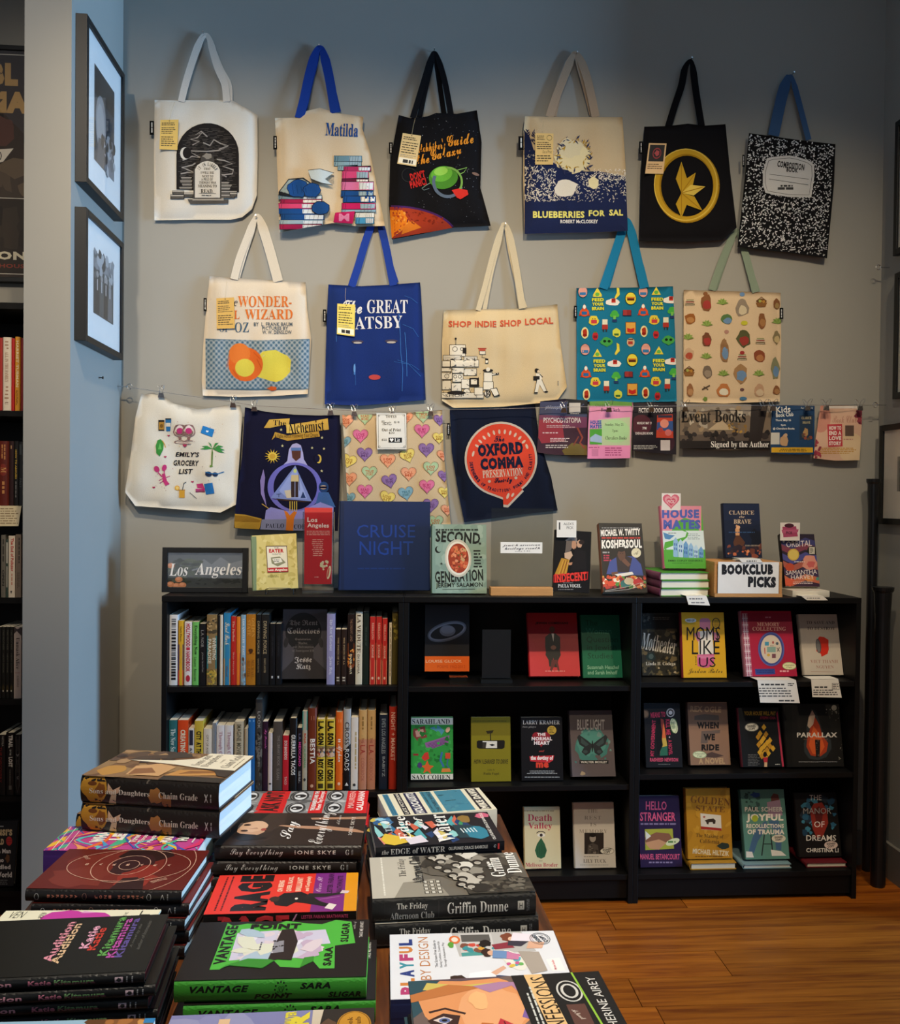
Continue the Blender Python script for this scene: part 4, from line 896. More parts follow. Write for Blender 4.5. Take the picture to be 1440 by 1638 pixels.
bag('cream tote with rows of small garden drawings and sage handles', [(993,297),(1180,302),(1365,308),(1368,500),(1362,725),(1150,733),(992,728)], z6, '#dec3a0', A,
    [([(1102, 298), (1130, 215), (1160, 140), (1186, 85), (1200, 70), (1214, 100), (1236, 180), (1270, 306)], 28, .016), ([(1115, 296), (1165, 150), (1200, 74), (1222, 150), (1262, 250), (1280, 304)], 14, .008)],
    d0=.012, puff=.012, wr=.005, seed=11, nail=.008, sidetag=(1362, 366, 1376, 408), hc='#8b9a86', folds=((0, 556, True, .002), (1180, 0, False, .001)))

# ---- third row, clipped to the line
D3 = .036
A = Art(); E1 = '#c23b78'
A.x("EMILY'S", 382, 466, 526, 496, '#262326', 's', .035, .2, 1).x('GROCERY', 370, 516, 524, 550, '#262326', 's', .035, .2, 1).x('LIST', 400, 568, 488, 600, '#262326', 's', .035, .2)
A.r(278, 272, 314, 338, '#2a2320').r(282, 284, 312, 330, '#b8893a').e(297, 308, 10, 12, '#7c5a28').r(320, 262, 356, 270, '#2b2b2b').p([(320, 270), (357, 270), (350, 340), (326, 340)], '#2f74b0').r(324, 290, 352, 312, '#e6e0d2')
for x, a in ((408, -10), (462, 10)):
    A.x('🍷', x-40, 300, x+40, 418, '#8e6a66', 's'); A.e(x, 330, 22, 26, '#f0dcd8', a).e(x, 338, 20, 18, E1, a).l([(x, 356), (x+a*-1.8, 412)], 3, '#a88a84').e(x+a*-1.8+(-6 if a < 0 else 6), 412, 26, 6, '#c8b4ac', 6)
A.p([(548, 306), (618, 330), (604, 376), (534, 350)], '#2a7cc0').hrt(574, 342, 16, 14, '#e8ecf0', 12)
A.p([(262, 430), (272, 396), (292, 388), (310, 410), (308, 450), (286, 492), (266, 474)], '#3d8a3c').p([(276, 450), (288, 410), (298, 450)], '#6cb35c').l([(302, 396), (316, 420), (322, 440)], 5, '#c0993a')
A.p([(604, 440), (600, 470), (598, 552), (606, 552), (610, 470)], '#5a7a3a').blob(598, 552, 9, 7, '#6a8a40', 2)
for a in (-168, -150, -110, -60, -28, -5, 12): g = math.radians(a); A.p([(606, 446), (606+math.cos(g-.12)*44, 446+math.sin(g-.2)*42+6), (606+math.cos(g)*76, 446+math.sin(g)*58+14), (606+math.cos(g+.1)*40, 446+math.sin(g+.2)*36+6)], '#3f8f46')
A.p([(300, 600), (318, 596), (330, 640), (346, 660), (320, 672), (304, 640)], E1).e(268, 570, 16, 20, E1, -30).e(314, 562, 14, 20, E1, 20).l([(276, 590), (300, 615)], 7, E1).l([(316, 580), (308, 610)], 6, E1).l([(280, 640), (305, 625)], 3, E1).l([(285, 655), (310, 640)], 3, E1).l([(325, 620), (348, 612)], 3, E1)
A.e(582, 600, 21, 15, '#22304c', 8).e(622, 602, 17, 13, '#22304c', 8).l([(562, 588), (600, 596), (640, 598), (676, 586)], 5, '#2f6ea8')
A.r(404, 700, 438, 744, '#d9a23c').r(402, 694, 440, 700, '#b88a3c').l([(424, 696), (432, 656), (446, 648)], 4, '#444').e(392, 684, 15, 15, '#e2a83c').e(392, 684, 10, 10, '#f0cf7c')
A.p([(510, 660), (546, 656), (560, 690), (514, 684)], E1).r(504, 690, 560, 700, '#b8307a').r(504, 702, 560, 710, '#8a3a5a').p([(554, 660), (606, 652), (618, 716), (566, 724)], '#2a72b8').l([(468, 712), (510, 748)], 3, '#5a4a44')
for x, y in ((438, 428), (320, 496), (250, 682), (340, 368), (485, 648)): A.hrt(x, y, 26 if x == 438 else 17, 20 if x == 438 else 13, '#b3365c')
R = random.Random(8)
for i in range(34): A.e(R.uniform(210, 670), R.uniform(270, 700), 2.4, 2.4, R.choice(['#8a6a5c', '#b86a7c', '#c7a24c']), 0, 6); A.k -= 1
bag('off-white tote with a grocery list drawing, clipped at lower left', [(175,115),(245,108),(300,125),(370,170),(440,190),(520,208),(600,200),(690,180),(775,183),(786,240),(770,500),(748,785),(655,833),(500,822),(300,805),(138,793),(78,712),(78,690),(110,480),(140,250)], zc1, '#ded8cb', A, d0=D3+.004, puff=.016, wr=.008, seed=12, group='tote bags clipped to the line')

A = Art(); Go = '#c9a24a'
A.p([(918, 320), (950, 270), (1075, 262), (1070, 300), (1180, 285), (1305, 262), (1312, 330), (1240, 340), (1060, 350), (1050, 300), (955, 320)], Go).p([(965, 395), (985, 345), (1060, 365), (1250, 340), (1258, 372), (1060, 398), (985, 375)], '#b98f3a').p([(1055, 300), (1170, 300), (1165, 352), (1055, 352)], '#dcb95c')
A.x('The', 974, 274, 1052, 306, '#221a1c', 'r', -.006, 0, 2).x('Alchemist', 1064, 278, 1282, 348, '#221a1c', 'r', -.008, 0, -5).x('A Fable About Following Your Dream', 984, 354, 1246, 386, '#4a3a20', 's', 0, 0, -2)
for i in range(14): g = i*math.tau/14; A.p([(970+math.cos(g-.15)*26, 492+math.sin(g-.15)*24), (970+math.cos(g)*50, 492+math.sin(g)*45), (970+math.cos(g+.15)*26, 492+math.sin(g+.15)*24)], '#c9a83c')
A.e(970, 492, 27, 25, '#d6bb4c').e(970, 492, 18, 16, '#c09a38').e(1250, 508, 17, 27, '#d0b04c').e(1241, 506, 16, 22, '#151530')
for x, y in ((1210, 440), (1268, 580), (1022, 330), (1282, 445), (1270, 378), (1030, 428)): A.x('★', x-9, y-9, x+9, y+9, '#c8c090')
A.p([(915, 570), (895, 640), (900, 720), (935, 800), (918, 700), (925, 620)], '#8c7cb8').l([(905, 780), (935, 800), (950, 812)], 5, '#c09a48')
A.p([(1035, 545), (1060, 520), (1070, 450), (1090, 420), (1115, 412), (1142, 425), (1155, 470), (1160, 510), (1190, 560), (1110, 590)], '#a9a6d8').p([(1085, 455), (1142, 455), (1140, 500), (1112, 522), (1090, 500)], '#5a3830').r(1082, 440, 1144, 458, '#5a7ab8')
A.e(1105, 680, 165, 150, '#6f6cc0', 0, 40).e(1108, 680, 132, 136, '#12122c', 0, 40).p([(1108, 548), (958, 745), (1208, 765)], '#7d8cc8').p([(1108, 560), (1010, 700), (1060, 745), (1180, 750)], '#97a6dc')
A.p([(962, 748), (1206, 768), (1160, 770), (1080, 764), (1000, 756)], '#4a3428').e(1107, 580, 10, 13, '#c2d080').p([(1085, 605), (1128, 605), (1132, 645), (1080, 645)], '#cdb98a').r(1082, 645, 1104, 740, '#3a2c2c').r(1108, 645, 1126, 740, '#3a2c2c').l([(1128, 600), (1134, 700)], 2.5, '#222').p([(1042, 700), (1080, 695), (1084, 745), (1056, 745)], '#cfc3ae').l([(1008, 720), (1008, 740)], 3, '#223').l([(994, 722), (1022, 720)], 3, '#223').p([(1140, 745), (1155, 705), (1172, 745)], '#2a3a66')
A.e(1280, 680, 30, 34, '#26406e').e(1278, 680, 22, 12, '#c9a78a').p([(1230, 790), (1250, 710), (1310, 710), (1352, 800), (1220, 810)], '#3f629c').r(1256, 674, 1300, 686, '#12122c')
A.p([(920, 895), (930, 820), (960, 800), (1060, 825), (1150, 820), (1260, 770), (1340, 800), (1340, 900), (920, 900)], '#8f8ed6').p([(735, 840), (800, 845), (905, 870), (890, 940), (740, 926)], '#b08a34').p([(735, 850), (820, 855), (900, 880), (890, 892), (738, 888)], '#8f6a24')
A.p([(905, 875), (1345, 870), (1345, 945), (895, 940)], '#7f84a8').p([(1040, 820), (1060, 830), (1075, 850), (1100, 825), (1118, 830), (1100, 870), (1095, 945), (1050, 945), (1055, 870)], '#d0782c')
for x in (1076, 1090, 1103, 1116): A.l([(x, 765), (x, 825)], 5, '#cdb04a')
A.x('PAULO', 928, 900, 1040, 926, '#2a2a3c', 'r', -.012).x('COELHO', 1100, 905, 1240, 932, '#2a2a3c', 'r', -.012)
bag('navy tote with golden banner, sun and moon, clipped second from left', [(803,195),(930,222),(1100,240),(1250,245),(1378,242),(1384,500),(1376,720),(1366,945),(1140,945),(735,928),(745,800),(785,500)], zc1, '#14142e', A, d0=D3, puff=.010, wr=.006, seed=13, group='tote bags clipped to the line')

A = Art(); HC = [('#d9719a', '#b93a70'), ('#e8a07a', '#c05a3a'), ('#8f6fa8', '#6a4a80'), ('#a9c49a', '#c06a4a'), ('#e6cf6e', '#a87a30'), ('#7fa8b8', '#4a7a8a')]
def ch(x, y, k, t1, t2, s_=1.0, a=0):
    A.hrt(x, y, 100*s_, 92*s_, '#8a6a5a' if k != 2 else '#6a5070', a).hrt(x, y, 94*s_, 86*s_, HC[k][0], a).hrt(x, y, 78*s_, 70*s_, tuple(min(1, q+.03) for q in [int(HC[k][0][i:i+2], 16)/255 for i in (1, 3, 5)]), a)
    A.x(t1, x-26*s_, y-20*s_, x+26*s_, y-4*s_, HC[k][1], 's', .02, 0, a); A.x(t2, x-22*s_, y-2*s_, x+22*s_, y+14*s_, HC[k][1], 's', .02, 0, a)
Wd = ['BOOK', 'CLUB', 'READ', 'MORE', 'LOVE', 'LIT', 'TRUE', 'STORY', 'BE MY', 'TYPE', 'CALL', 'ME', '100', 'PGS']
hs_ = [(92, 212, 1), (210, 190, 3), (182, 304, 0), (572, 180, 3), (565, 272, 0), (208, 418, 2), (352, 458, 1), (478, 428, 4, -18), (592, 390, 2), (108, 460, 4, 15), (238, 534, 3), (364, 585, 2, -12), (482, 540, 1), (620, 505, 3), (112, 572, 1), (210, 648, 0), (348, 690, 4, 14), (466, 662, 5, -10), (596, 618, 0), (620, 736, 2), (650, 840, 3)]
for i, h in enumerate(hs_): ch(h[0], h[1], h[2], Wd[i*2 % 14], Wd[(i*2+1) % 14], 1.0, h[3] if len(h) > 3 else 0)
for x, y, k in ((84, 340, 5), (672, 316, 4), (676, 205, 2), (698, 425, 1), (706, 655, 4), (704, 552, 2), (112, 690, 5), (724, 765, 1), (470, 190, 1)): ch(x, y, k, 'READ', 'ME', .82)
bag('pale pink tote strewn with pastel candy hearts, clipped on the line', [(68,170),(300,165),(500,155),(690,140),(700,400),(745,860),(500,865),(95,868),(100,700),(85,400)], zc2, '#d5bc97', A, d0=D3, puff=.008, wr=.005, seed=14, group='tote bags clipped to the line')

A = Art(); OG = '#dc4a34'
bub = [(1057+220*math.cos(math.radians(a)), 445+226*math.sin(math.radians(a))) for a in range(-250, 60, 8)]+[(1195, 640), (1100, 738), (1072, 735), (1070, 690)]
A.p([(1057+(x-1057)*1.03, 446+(y-446)*1.03) for x, y in bub], '#c9bcae').p([(1057+(x-1057)*.97, 448+(y-448)*.975) for x, y in bub], OG)
R = random.Random(4)
for a in range(-150, -30, 11):
    g = math.radians(a); r_ = 178; x, y = 1062+r_*math.cos(g), 452+r_*math.sin(g); A.e(x, y, 15, 7, '#d9c0ac', a, 12)
A.e(1218, 366, 8, 16, '#d9c0ac', -20).e(884, 412, 7, 18, '#d9c0ac', 15).e(1100, 675, 8, 20, '#d9c0ac', 20).e(1130, 668, 7, 14, '#d9c0ac', 30)
A.x('The', 1014, 300, 1078, 338, '#1c2038', 'c', .02, 0, -4).x('OXFORD', 912, 344, 1194, 422, '#1c2038', 's', .07, 0, -4).x('COMMA', 928, 432, 1196, 506, '#1c2038', 's', .07, 0, -4).x('PRESERVATION', 942, 508, 1192, 556, '#d9c8b4', 'r', 0, 0, -4).x('Society', 1016, 560, 1128, 602, '#1c2038', 'c', .03, 0, -4)
A.e(985, 584, 9, 9, '#c9b8a4').e(1150, 562, 9, 9, '#c9b8a4')
A.arc('DEFENDERS OF TRADITION, FORM, AND CLARITY', 1057, 455, 186, 178, -14, 20, '#1c2038', 's', .05, True)
bag('navy tote with a red speech bubble print under the canvas tote', [(738,135),(1000,130),(1270,105),(1290,300),(1370,560),(1410,765),(1200,788),(1000,815),(828,838),(790,650),(750,400)], zc2, '#131a2e', A, d0=.010, puff=.010, wr=.006, seed=15, sidetag=(722, 222, 738, 298), group='tote bags clipped to the line')

# ------------------------------------------------------------------ the line, its hooks, clips and flyers
LY = WY-.05
LINE = [(196, 618), (258, 627), (373, 643), (407, 649), (527, 655), (566, 657), (628, 658), (697, 656), (800, 654), (915, 651), (1045, 650), (1150, 649), (1290, 648), (1376, 648), (1415, 648)]
m = MB(); m.tube([at_y(x, y, LY) for x, y in LINE], .0009, '#777'); tag(m.obj('hanging_wire', M_METAL), 'thin steel wire strung across the wall for clips', 'wire')
def hook(lb, P, d):
    t = thing('wall_hook', lb, 'hook', Matrix.Translation(P)); m = MB(); d = Vector(d)
    m.tube([(0, 0, 0), d*.035], .0018, '#aaa', 8); m.obj('shank', M_METAL, t)
    m = MB(); c = d*.043; s_ = Vector((0, 0, 1)); m.tube([c+(d*math.cos(a)+s_*math.sin(a))*.009 for a in [i*math.tau/14 for i in range(13)]], .0016, '#aaa', 6); m.obj('eye_loop', M_METAL, t); return t
hook('eye hook at the left end of the wire, in the pier', Vector((-.22, LY, at_y(196, 618, LY).z)), (1, 0, 0))
P = at_x(1413, 648, 2.62); hook('eye hook at the right end of the wire, in the right wall', Vector((2.62, LY, at_y(1415, 648, LY).z)), (-1, 0, 0))
P = at_x(1419, 428, 2.61); hook('bare hook high on the right wall beside the frames', Vector((2.62, min(P.y, .28), P.z)), (-1, 0, 0))
def loop_line(i0=0): pass
def wire_y(x):
    for (a, b), (c, d) in zip(LINE, LINE[1:]):
        if a <= x <= c: return b+(d-b)*(x-a)/(c-a)
    return 648
CM = None
def clip_at(x, lb, y=None, open_=1.0):
    global CM
    y = y or wire_y(x); P = at_y(x, y, LY-.004)
    t = thing('binder_clip', lb, 'clip', Matrix.Translation(P), 'steel clips along the wire')
    if CM is None:
        m = MB(); m.box((-.009, -.004, -.02), (.009, .004, -.004)); m.v = [(vx*(1.25 if vz < -.01 else .8), vy*(.45 if vz < -.01 else 1.6), vz) for vx, vy, vz in m.v]; a = m.mesh('jaw', M_METAL)
        hs2 = []
        for sg in (1, -1):
            m = MB(); m.tube([(-.005*1, -.004*sg, -.006), (sg*.004-.007, -.010*sg, .012), (sg*.010-.004, -.013*sg, .022), (sg*.010+.003, -.013*sg, .022), (sg*.004+.006, -.010*sg, .010), (.005, -.004*sg, -.006)], .0009, '#bbb', 5); hs2.append(m.mesh('handle', M_METAL))
        CM = (a, hs2)
    o = bpy.data.objects.new('jaw', CM[0]); COL.objects.link(o); o.parent = t
    for h in CM[1]: o = bpy.data.objects.new('handle', h); COL.objects.link(o); o.parent = t
for x, lb in ((258, 'clip on the left corner of the grocery list tote'), (373, 'clip on the right corner of the grocery list tote'), (407, 'clip on the left corner of the navy banner tote'), (529, 'clip on the right corner of the navy banner tote'), (567, 'clip on the left corner of the candy heart tote'), (628, 'clip gripping the small price card'), (689, 'clip on the right corner of the candy heart tote'),
    (974, 'clip on the pink flyer over the teal tote'), (1042, 'clip on the black flyer over the teal tote'), (1096, 'clip on the left end of the wide crowd sign'), (1222, 'clip on the right end of the wide crowd sign'), (1237, 'clip on the left corner of the dark blue flyer'), (1292, 'clip on the right corner of the dark blue flyer'), (1322, 'clip on the left corner of the peach flyer'), (1376, 'clip on the right corner of the peach flyer'), (902, 'clip beneath the lower right corner of the canvas tote')): clip_at(x, lb)

def flyer(name, label, out, zoom, c, art, d0, seed, wr=.004, curl=(), cat='flyer', tilt=0):
    ox, oy, s = zoom; out = [(ox+x/s, oy+y/s) for x, y in out]
    o, dep = sheet(name, out, d0, .002, wr, c, None, art, zoom, seed, 9, back=.0006, matl=M_FLY, folds=curl, tilt=tilt)
    tag(o, label, cat, 'flyers clipped to the wire'); return o
A = Art().r(282, 160, 467, 384, '#dfddd6')
A.l([(292, 170), (458, 168), (461, 376), (294, 376), (292, 170)], 2, '#333').x('TOTES', 340, 172, 406, 188, '#222', 'r').x('Classic', 312, 204, 374, 222, '#444', 'c', -.01).x('Totes', 318, 216, 376, 234, '#444', 'c', -.01).x('$18', 392, 210, 424, 224, '#222', 'r').x('Out of Print', 316, 254, 434, 272, '#222', 'r', -.005).x('$20', 358, 276, 394, 290, '#222', 'r').x('$25', 314, 318, 346, 332, '#222', 'r').r(357, 312, 440, 342, '#171717').hrt(376, 327, 24, 22, '#eee').x('Lit', 394, 316, 428, 337, '#eee', 'r')
for x, y in ((298, 176), (452, 174), (300, 368), (455, 368)): A.ring(x, y, 5, 5, 1.5, '#333', 10)
flyer('price_card', 'small white price card clipped over the candy heart tote', [(280, 158), (468, 155), (470, 384), (286, 386)], zc2, '#dfddd6', A, D3+.022, 20, .002, cat='card')

A = Art(); A.r(22, 80, 218, 288, '#2a2438').r(22, 80, 218, 140, '#3a3f5c').p([(22, 130), (218, 140), (218, 190), (22, 200)], '#6a3450').p([(22, 190), (218, 180), (218, 288), (22, 288)], '#3a2030').p([(30, 150), (120, 150), (130, 235), (40, 242), (28, 220)], '#8f2f3c').p([(120, 270), (160, 240), (218, 250), (218, 288), (130, 288)], '#6a5a2c')
A.r(140, 72, 220, 128, '#14141a').x('PSYCHODYSTOPIA', 48, 142, 194, 162, '#d8d0d0', 's', .01).x('philosophy', 54, 94, 122, 112, '#8f96b0', 's', .01, .3).mic(60, 170, 172, 182, 2, '#b8a0a4', 3).mic(44, 196, 120, 206, 1, '#c8b0b4', 4).mic(74, 220, 160, 238, 3, '#d0bcc0', 5).mic(56, 246, 150, 262, 2, '#c8c0c0', 6).l([(180, 180), (200, 220), (190, 240), (210, 262)], 7, '#8a4030').l([(185, 215), (165, 250)], 5, '#7a3a30').r(148, 84, 192, 122, '#b9b4b0').mic(152, 124, 190, 128, 1, '#ccc', 5)
flyer('flyer', 'dark red and violet flyer, first from the left on the wire', [(35, 78), (130, 68), (220, 74), (222, 288), (120, 290), (22, 278)], zc3, '#2a2233', A, D3-.012, 21, .006)
A = Art().r(228, 76, 394, 100, '#5f8f3f').r(220, 96, 390, 302, '#d98fb8').p([(262, 150), (386, 140), (386, 250), (262, 250)], '#b4c8a0').e(330, 195, 55, 45, '#a8d09a').r(222, 250, 388, 302, '#e08ab8')
A.x('Book Clerb', 272, 104, 346, 118, '#3a3038', 'r', -.012).x('Chevalier', 250, 88, 300, 98, '#3f5f34', 's', 0, .3).x('HOUSE', 230, 152, 274, 168, '#3a56a8', 's', .06).x('MATES', 230, 169, 275, 184, '#3a56a8', 's', .06).r(228, 186, 276, 246, '#4fa03c').p([(230, 220), (250, 205), (276, 215), (276, 240), (230, 235)], '#9fb8dc').x('Sunday, May 25', 288, 164, 360, 176, '#3f4838', 'r', -.014).x('7pm', 316, 188, 338, 200, '#3f4838', 'r', -.012).x('Chevaliers Books', 290, 214, 372, 228, '#3f4838', 'r', -.014).mic(288, 256, 360, 292, 4, '#a8487c', 5).mic(224, 254, 268, 262, 1, '#a8487c', 6).r(236, 264, 262, 292, '#c87aa4')
flyer('flyer', 'pink and green flyer, second from the left on the wire', [(228, 78), (310, 76), (398, 82), (390, 200), (386, 300), (300, 302), (219, 303), (222, 190)], zc3, '#d98fb8', A, D3-.006, 22, .005)
A = Art().r(396, 84, 566, 286, '#1a1420').e(430, 170, 40, 40, '#4a1c2c').e(540, 240, 20, 30, '#381828').x('FICTION BOOK CLUB', 420, 104, 552, 122, '#d8d4d8', 's', .02).mic(456, 92, 506, 98, 1, '#aaa', 3).x('MONDAY MAY 19', 414, 158, 470, 168, '#d8d4d8', 's', .02).x('7PM', 434, 178, 450, 188, '#d8d4d8', 's', .02).x('CHEVALIERS BOOKS', 406, 198, 476, 208, '#d8d4d8', 's', .02)
A.p([(492, 132), (552, 128), (555, 222), (488, 220)], '#b8402c').p([(492, 160), (553, 155), (554, 195), (490, 190)], '#2f4f8c').e(520, 165, 17, 17, '#d88a7a').e(535, 200, 13, 13, '#c86a6a').e(505, 190, 10, 10, '#a83a3a').r(495, 132, 550, 142, '#2a2a44').r(505, 230, 542, 270, '#c4bcc0').mic(400, 248, 496, 266, 3, '#bbb', 5)
flyer('flyer', 'black flyer with an orange and blue book cover printed on it', [(400, 84), (480, 82), (568, 88), (566, 286), (480, 280), (395, 270)], zc3, '#1a1420', A, D3-.010, 23, .005)
A = Art().r(580, 84, 936, 262, '#5c5048').r(580, 84, 936, 150, '#8f857a').p([(580, 150), (700, 110), (800, 140), (936, 120), (936, 200), (580, 210)], '#7a6a5a').sc(50, 600, 100, 920, 190, 6, 16, ['#a89c8c', '#6a5d50', '#c0b4a2', '#544a42', '#9a8468'], 9, .4).p([(690, 190), (740, 150), (790, 190)], '#b8a488').sc(30, 585, 200, 930, 240, 9, 14, ['#241f1f', '#2e2828', '#352d2c'], 7, .1).r(580, 232, 936, 262, '#241f1f').p([(860, 90), (925, 90), (895, 240), (850, 240)], '#2c2524')
A.sc(16, 750, 165, 850, 200, 3, 6, ['#b08a40', '#8a6a38'], 3)
A.x('Event Books', 586, 112, 838, 160, '#17130f', 'r').x('Signed by the Author', 702, 234, 928, 264, '#efece6', 'r', -.004)
flyer('event_sign', 'wide sign with a crowd photograph and the words Event Books', [(582, 86), (760, 88), (936, 92), (934, 264), (760, 268), (580, 262)], zc3, '#5c5048', A, D3-.008, 24, .003, cat='sign')
A = Art().r(935, 94, 1107, 285, '#1c3f66').x('Kids', 956, 98, 1012, 122, '#e6e6e0', 's', .02, 0, -4).x('Book Club', 956, 122, 1024, 138, '#e6e6e0', 's', .02, 0, -4).x('For ages 8-12', 1054, 100, 1100, 110, '#d0d0c8', 's').x('Thurs, May 15', 954, 148, 1014, 158, '#e6e6e0', 's', .02).x('4pm', 974, 166, 994, 176, '#e6e6e0', 's', .02).x('@ Chevaliers Books', 944, 180, 1028, 190, '#e6e6e0', 's', .02)
A.r(1048, 132, 1100, 228, '#20344c').x('CLARICE', 1056, 138, 1094, 148, '#c8b888', 'r').x('BRAVE', 1060, 156, 1090, 165, '#c8b888', 'r').blob(1072, 200, 10, 16, '#b08a5a', 3).sc(8, 1050, 205, 1098, 226, 3, 7, ['#5a4a3c', '#8a4a3a'], 3).r(934, 200, 970, 246, '#c9c6bd').blob(990, 232, 16, 26, '#c09a74', 4).e(994, 210, 7, 7, '#c8a888').r(938, 258, 1100, 278, '#d8a828').mic(960, 262, 1085, 275, 2, '#5a4414', 4, .5, 'c')
flyer('flyer', 'dark blue flyer with a yellow strip, right of the crowd sign', [(940, 92), (1020, 94), (1107, 96), (1105, 285), (1020, 286), (934, 280)], zc3, '#1c3f66', A, D3-.006, 25, .004)
A = Art().r(1103, 96, 1294, 312, '#d8b096').r(1130, 96, 1290, 106, '#e0d4c8').e(1130, 140, 40, 60, '#cf8f7c').e(1250, 260, 50, 60, '#dcc09a').x('Book Club', 1176, 134, 1272, 162, '#b87f6c', 'c', -.01).p([(1156, 168), (1214, 166), (1216, 254), (1160, 256)], '#c23b44')
for i, t_ in enumerate(('HOW TO', 'END A', 'LOVE', 'STORY')): A.x(t_, 1163, 174+i*20, 1211, 190+i*20, '#efe4dc', 's', .05)
A.r(1226, 172, 1260, 214, '#5f4a40').mic(1220, 222, 1266, 230, 1, '#b06a6a', 4).mic(1126, 258, 1275, 284, 4, '#c08a2c', 5).sc(14, 1108, 230, 1130, 300, 4, 8, ['#a8404c', '#8a3040'], 5, .3, 1.6).sc(10, 1276, 100, 1292, 176, 6, 10, ['#7a3040', '#98404c'], 6, .3, 1.6)
flyer('flyer', 'peach flyer with dark petals, rightmost on the wire', [(1130, 95), (1210, 92), (1293, 98), (1290, 180), (1282, 308), (1190, 310), (1102, 300), (1116, 190)], zc3, '#d8b096', A, D3-.010, 26, .006, tilt=.0)
# ------------------------------------------------------------------ display on top of the bookcases
zd1 = (240, 780, 3.130); zd2 = (680, 800, 3.892); zd3 = (1020, 780, 3.429)
def Zx(z, x): return z[0]+x/z[2]
def Zy(z, y): return z[1]+y/z[2]
def fo(label, z, x0, x1, yb, yt, zs, front=None, **k):
    return face_out(label, Zx(z, x0), Zx(z, x1), Zy(z, yb), Zy(z, yt), zs, front, zoom=z, **k)
def panel(name, label, cat, z, x0, x1, y0, y1, Y, zb, th, c, art=None, tilt=0, matl=None, group=None, parent=None):
    """upright card or block: px box in a zoom, standing at height zb on plane Y"""
    a = at_y(Zx(z, x0), Zy(z, y1), Y); b = at_y(Zx(z, x1), Zy(z, y1), Y); t = at_y(Zx(z, (x0+x1)/2), Zy(z, y0), Y)
    H = t.z-zb; W = (b-a).length; m = MB(); m.box((0, 0, 0), (W, H, th), c)
    g = math.radians(tilt); M = frame_M(Vector((a.x, Y+th, zb)), Vector((1, 0, 0)), Vector((0, math.sin(g), math.cos(g))), Vector((0, -math.cos(g), math.sin(g))))
    if art:
        Mi = M.inverted(); o = Mi @ CAM
        def fn(x, y, l):
            d = Mi.to_3x3() @ ray(Zx(z, x), Zy(z, y)); k = (th-o.z)/d.z; q = o+d*k; return (min(max(q.x, 0), W), min(max(q.y, 0), H), th+l)
        art.lay(m, fn)
    ob = m.obj(name, matl or M_FLY)
    if parent: ob.matrix_world = M; keep(ob, parent)
    else: ob.matrix_world = M; tag(ob, label, cat, group)
    return ob
def flatcard(name, label, corners, art, z, c='#e9e4da', group=None, Y=None, zs=None, cat='card'):
    """little card draped over a shelf edge: corners px TL,TR,BR,BL; stands just in front of plane Y"""
    m = MB(); q = [at_y(Zx(z, x), Zy(z, y), Y) for x, y in corners]; b = [v+Vector((0, .0008, 0)) for v in q]
    m.quad(q[::-1], c); m.quad(b, c)
    for i in range(4): m.quad([q[i], q[(i+1) % 4], b[(i+1) % 4], b[i]], c)
    # tail of the card lying back on the shelf
    w_ = (q[1]-q[0]); k = [q[0]+Vector((0, 0, 0)), q[1], q[1]+Vector((-.006, .05, .0005)), q[0]+Vector((-.006, .05, .0005))]
    m.quad(k, c); m.quad([p+Vector((0, 0, .0006)) for p in k][::-1], c)
    if art: art.lay(m, lambda x, y, l: at_y(Zx(z, x), Zy(z, y), Y-.0002-l))
    return tag(m.obj(name, M_FLY), label, cat, group)

# framed Los Angeles sign
A = Art().r(0, 0, 100, 100, '#3a3d3c').p([(0, 0), (100, 0), (100, 45), (60, 38), (30, 50), (0, 60)], '#4a4f55').p([(35, 42), (48, 18), (58, 34), (70, 12), (84, 30), (100, 20), (100, 60), (30, 60)], '#6b7077').sc(60, 0, 20, 45, 90, 3, 7, ['#2d3326', '#3c4430', '#252a20', '#4c5240'], 4, .5).sc(40, 40, 55, 100, 95, 3, 6, ['#2d3030', '#3b3e3c', '#232625'], 5, .5)
for x, y in ((4, 92), (12, 96), (20, 94), (15, 78), (4, 38)): A.e(x, y, 5, 8, '#c07a50').e(x-1, y-2, 3, 4, '#d49068')
A.x('Los', 2, 32, 27, 68, '#ece8e4', 'r', -.008, .25).x('Angeles', 36, 30, 99, 74, '#ece8e4', 'r', -.008, .25)
p0 = at_y(259, 947, .10); p1 = at_y(396.5, 875, .10)
framed('black shadow-box frame with the words Los Angeles over a landscape', frame_M(Vector((p0.x, .118, ZT)), Vector((1, 0, 0)), Vector((0, .06, 1)).normalized(), Vector((0, -1, .06)).normalized()), p1.x-p0.x, at_y(259, 876, .10).z-ZT, .024, .018, None, A)

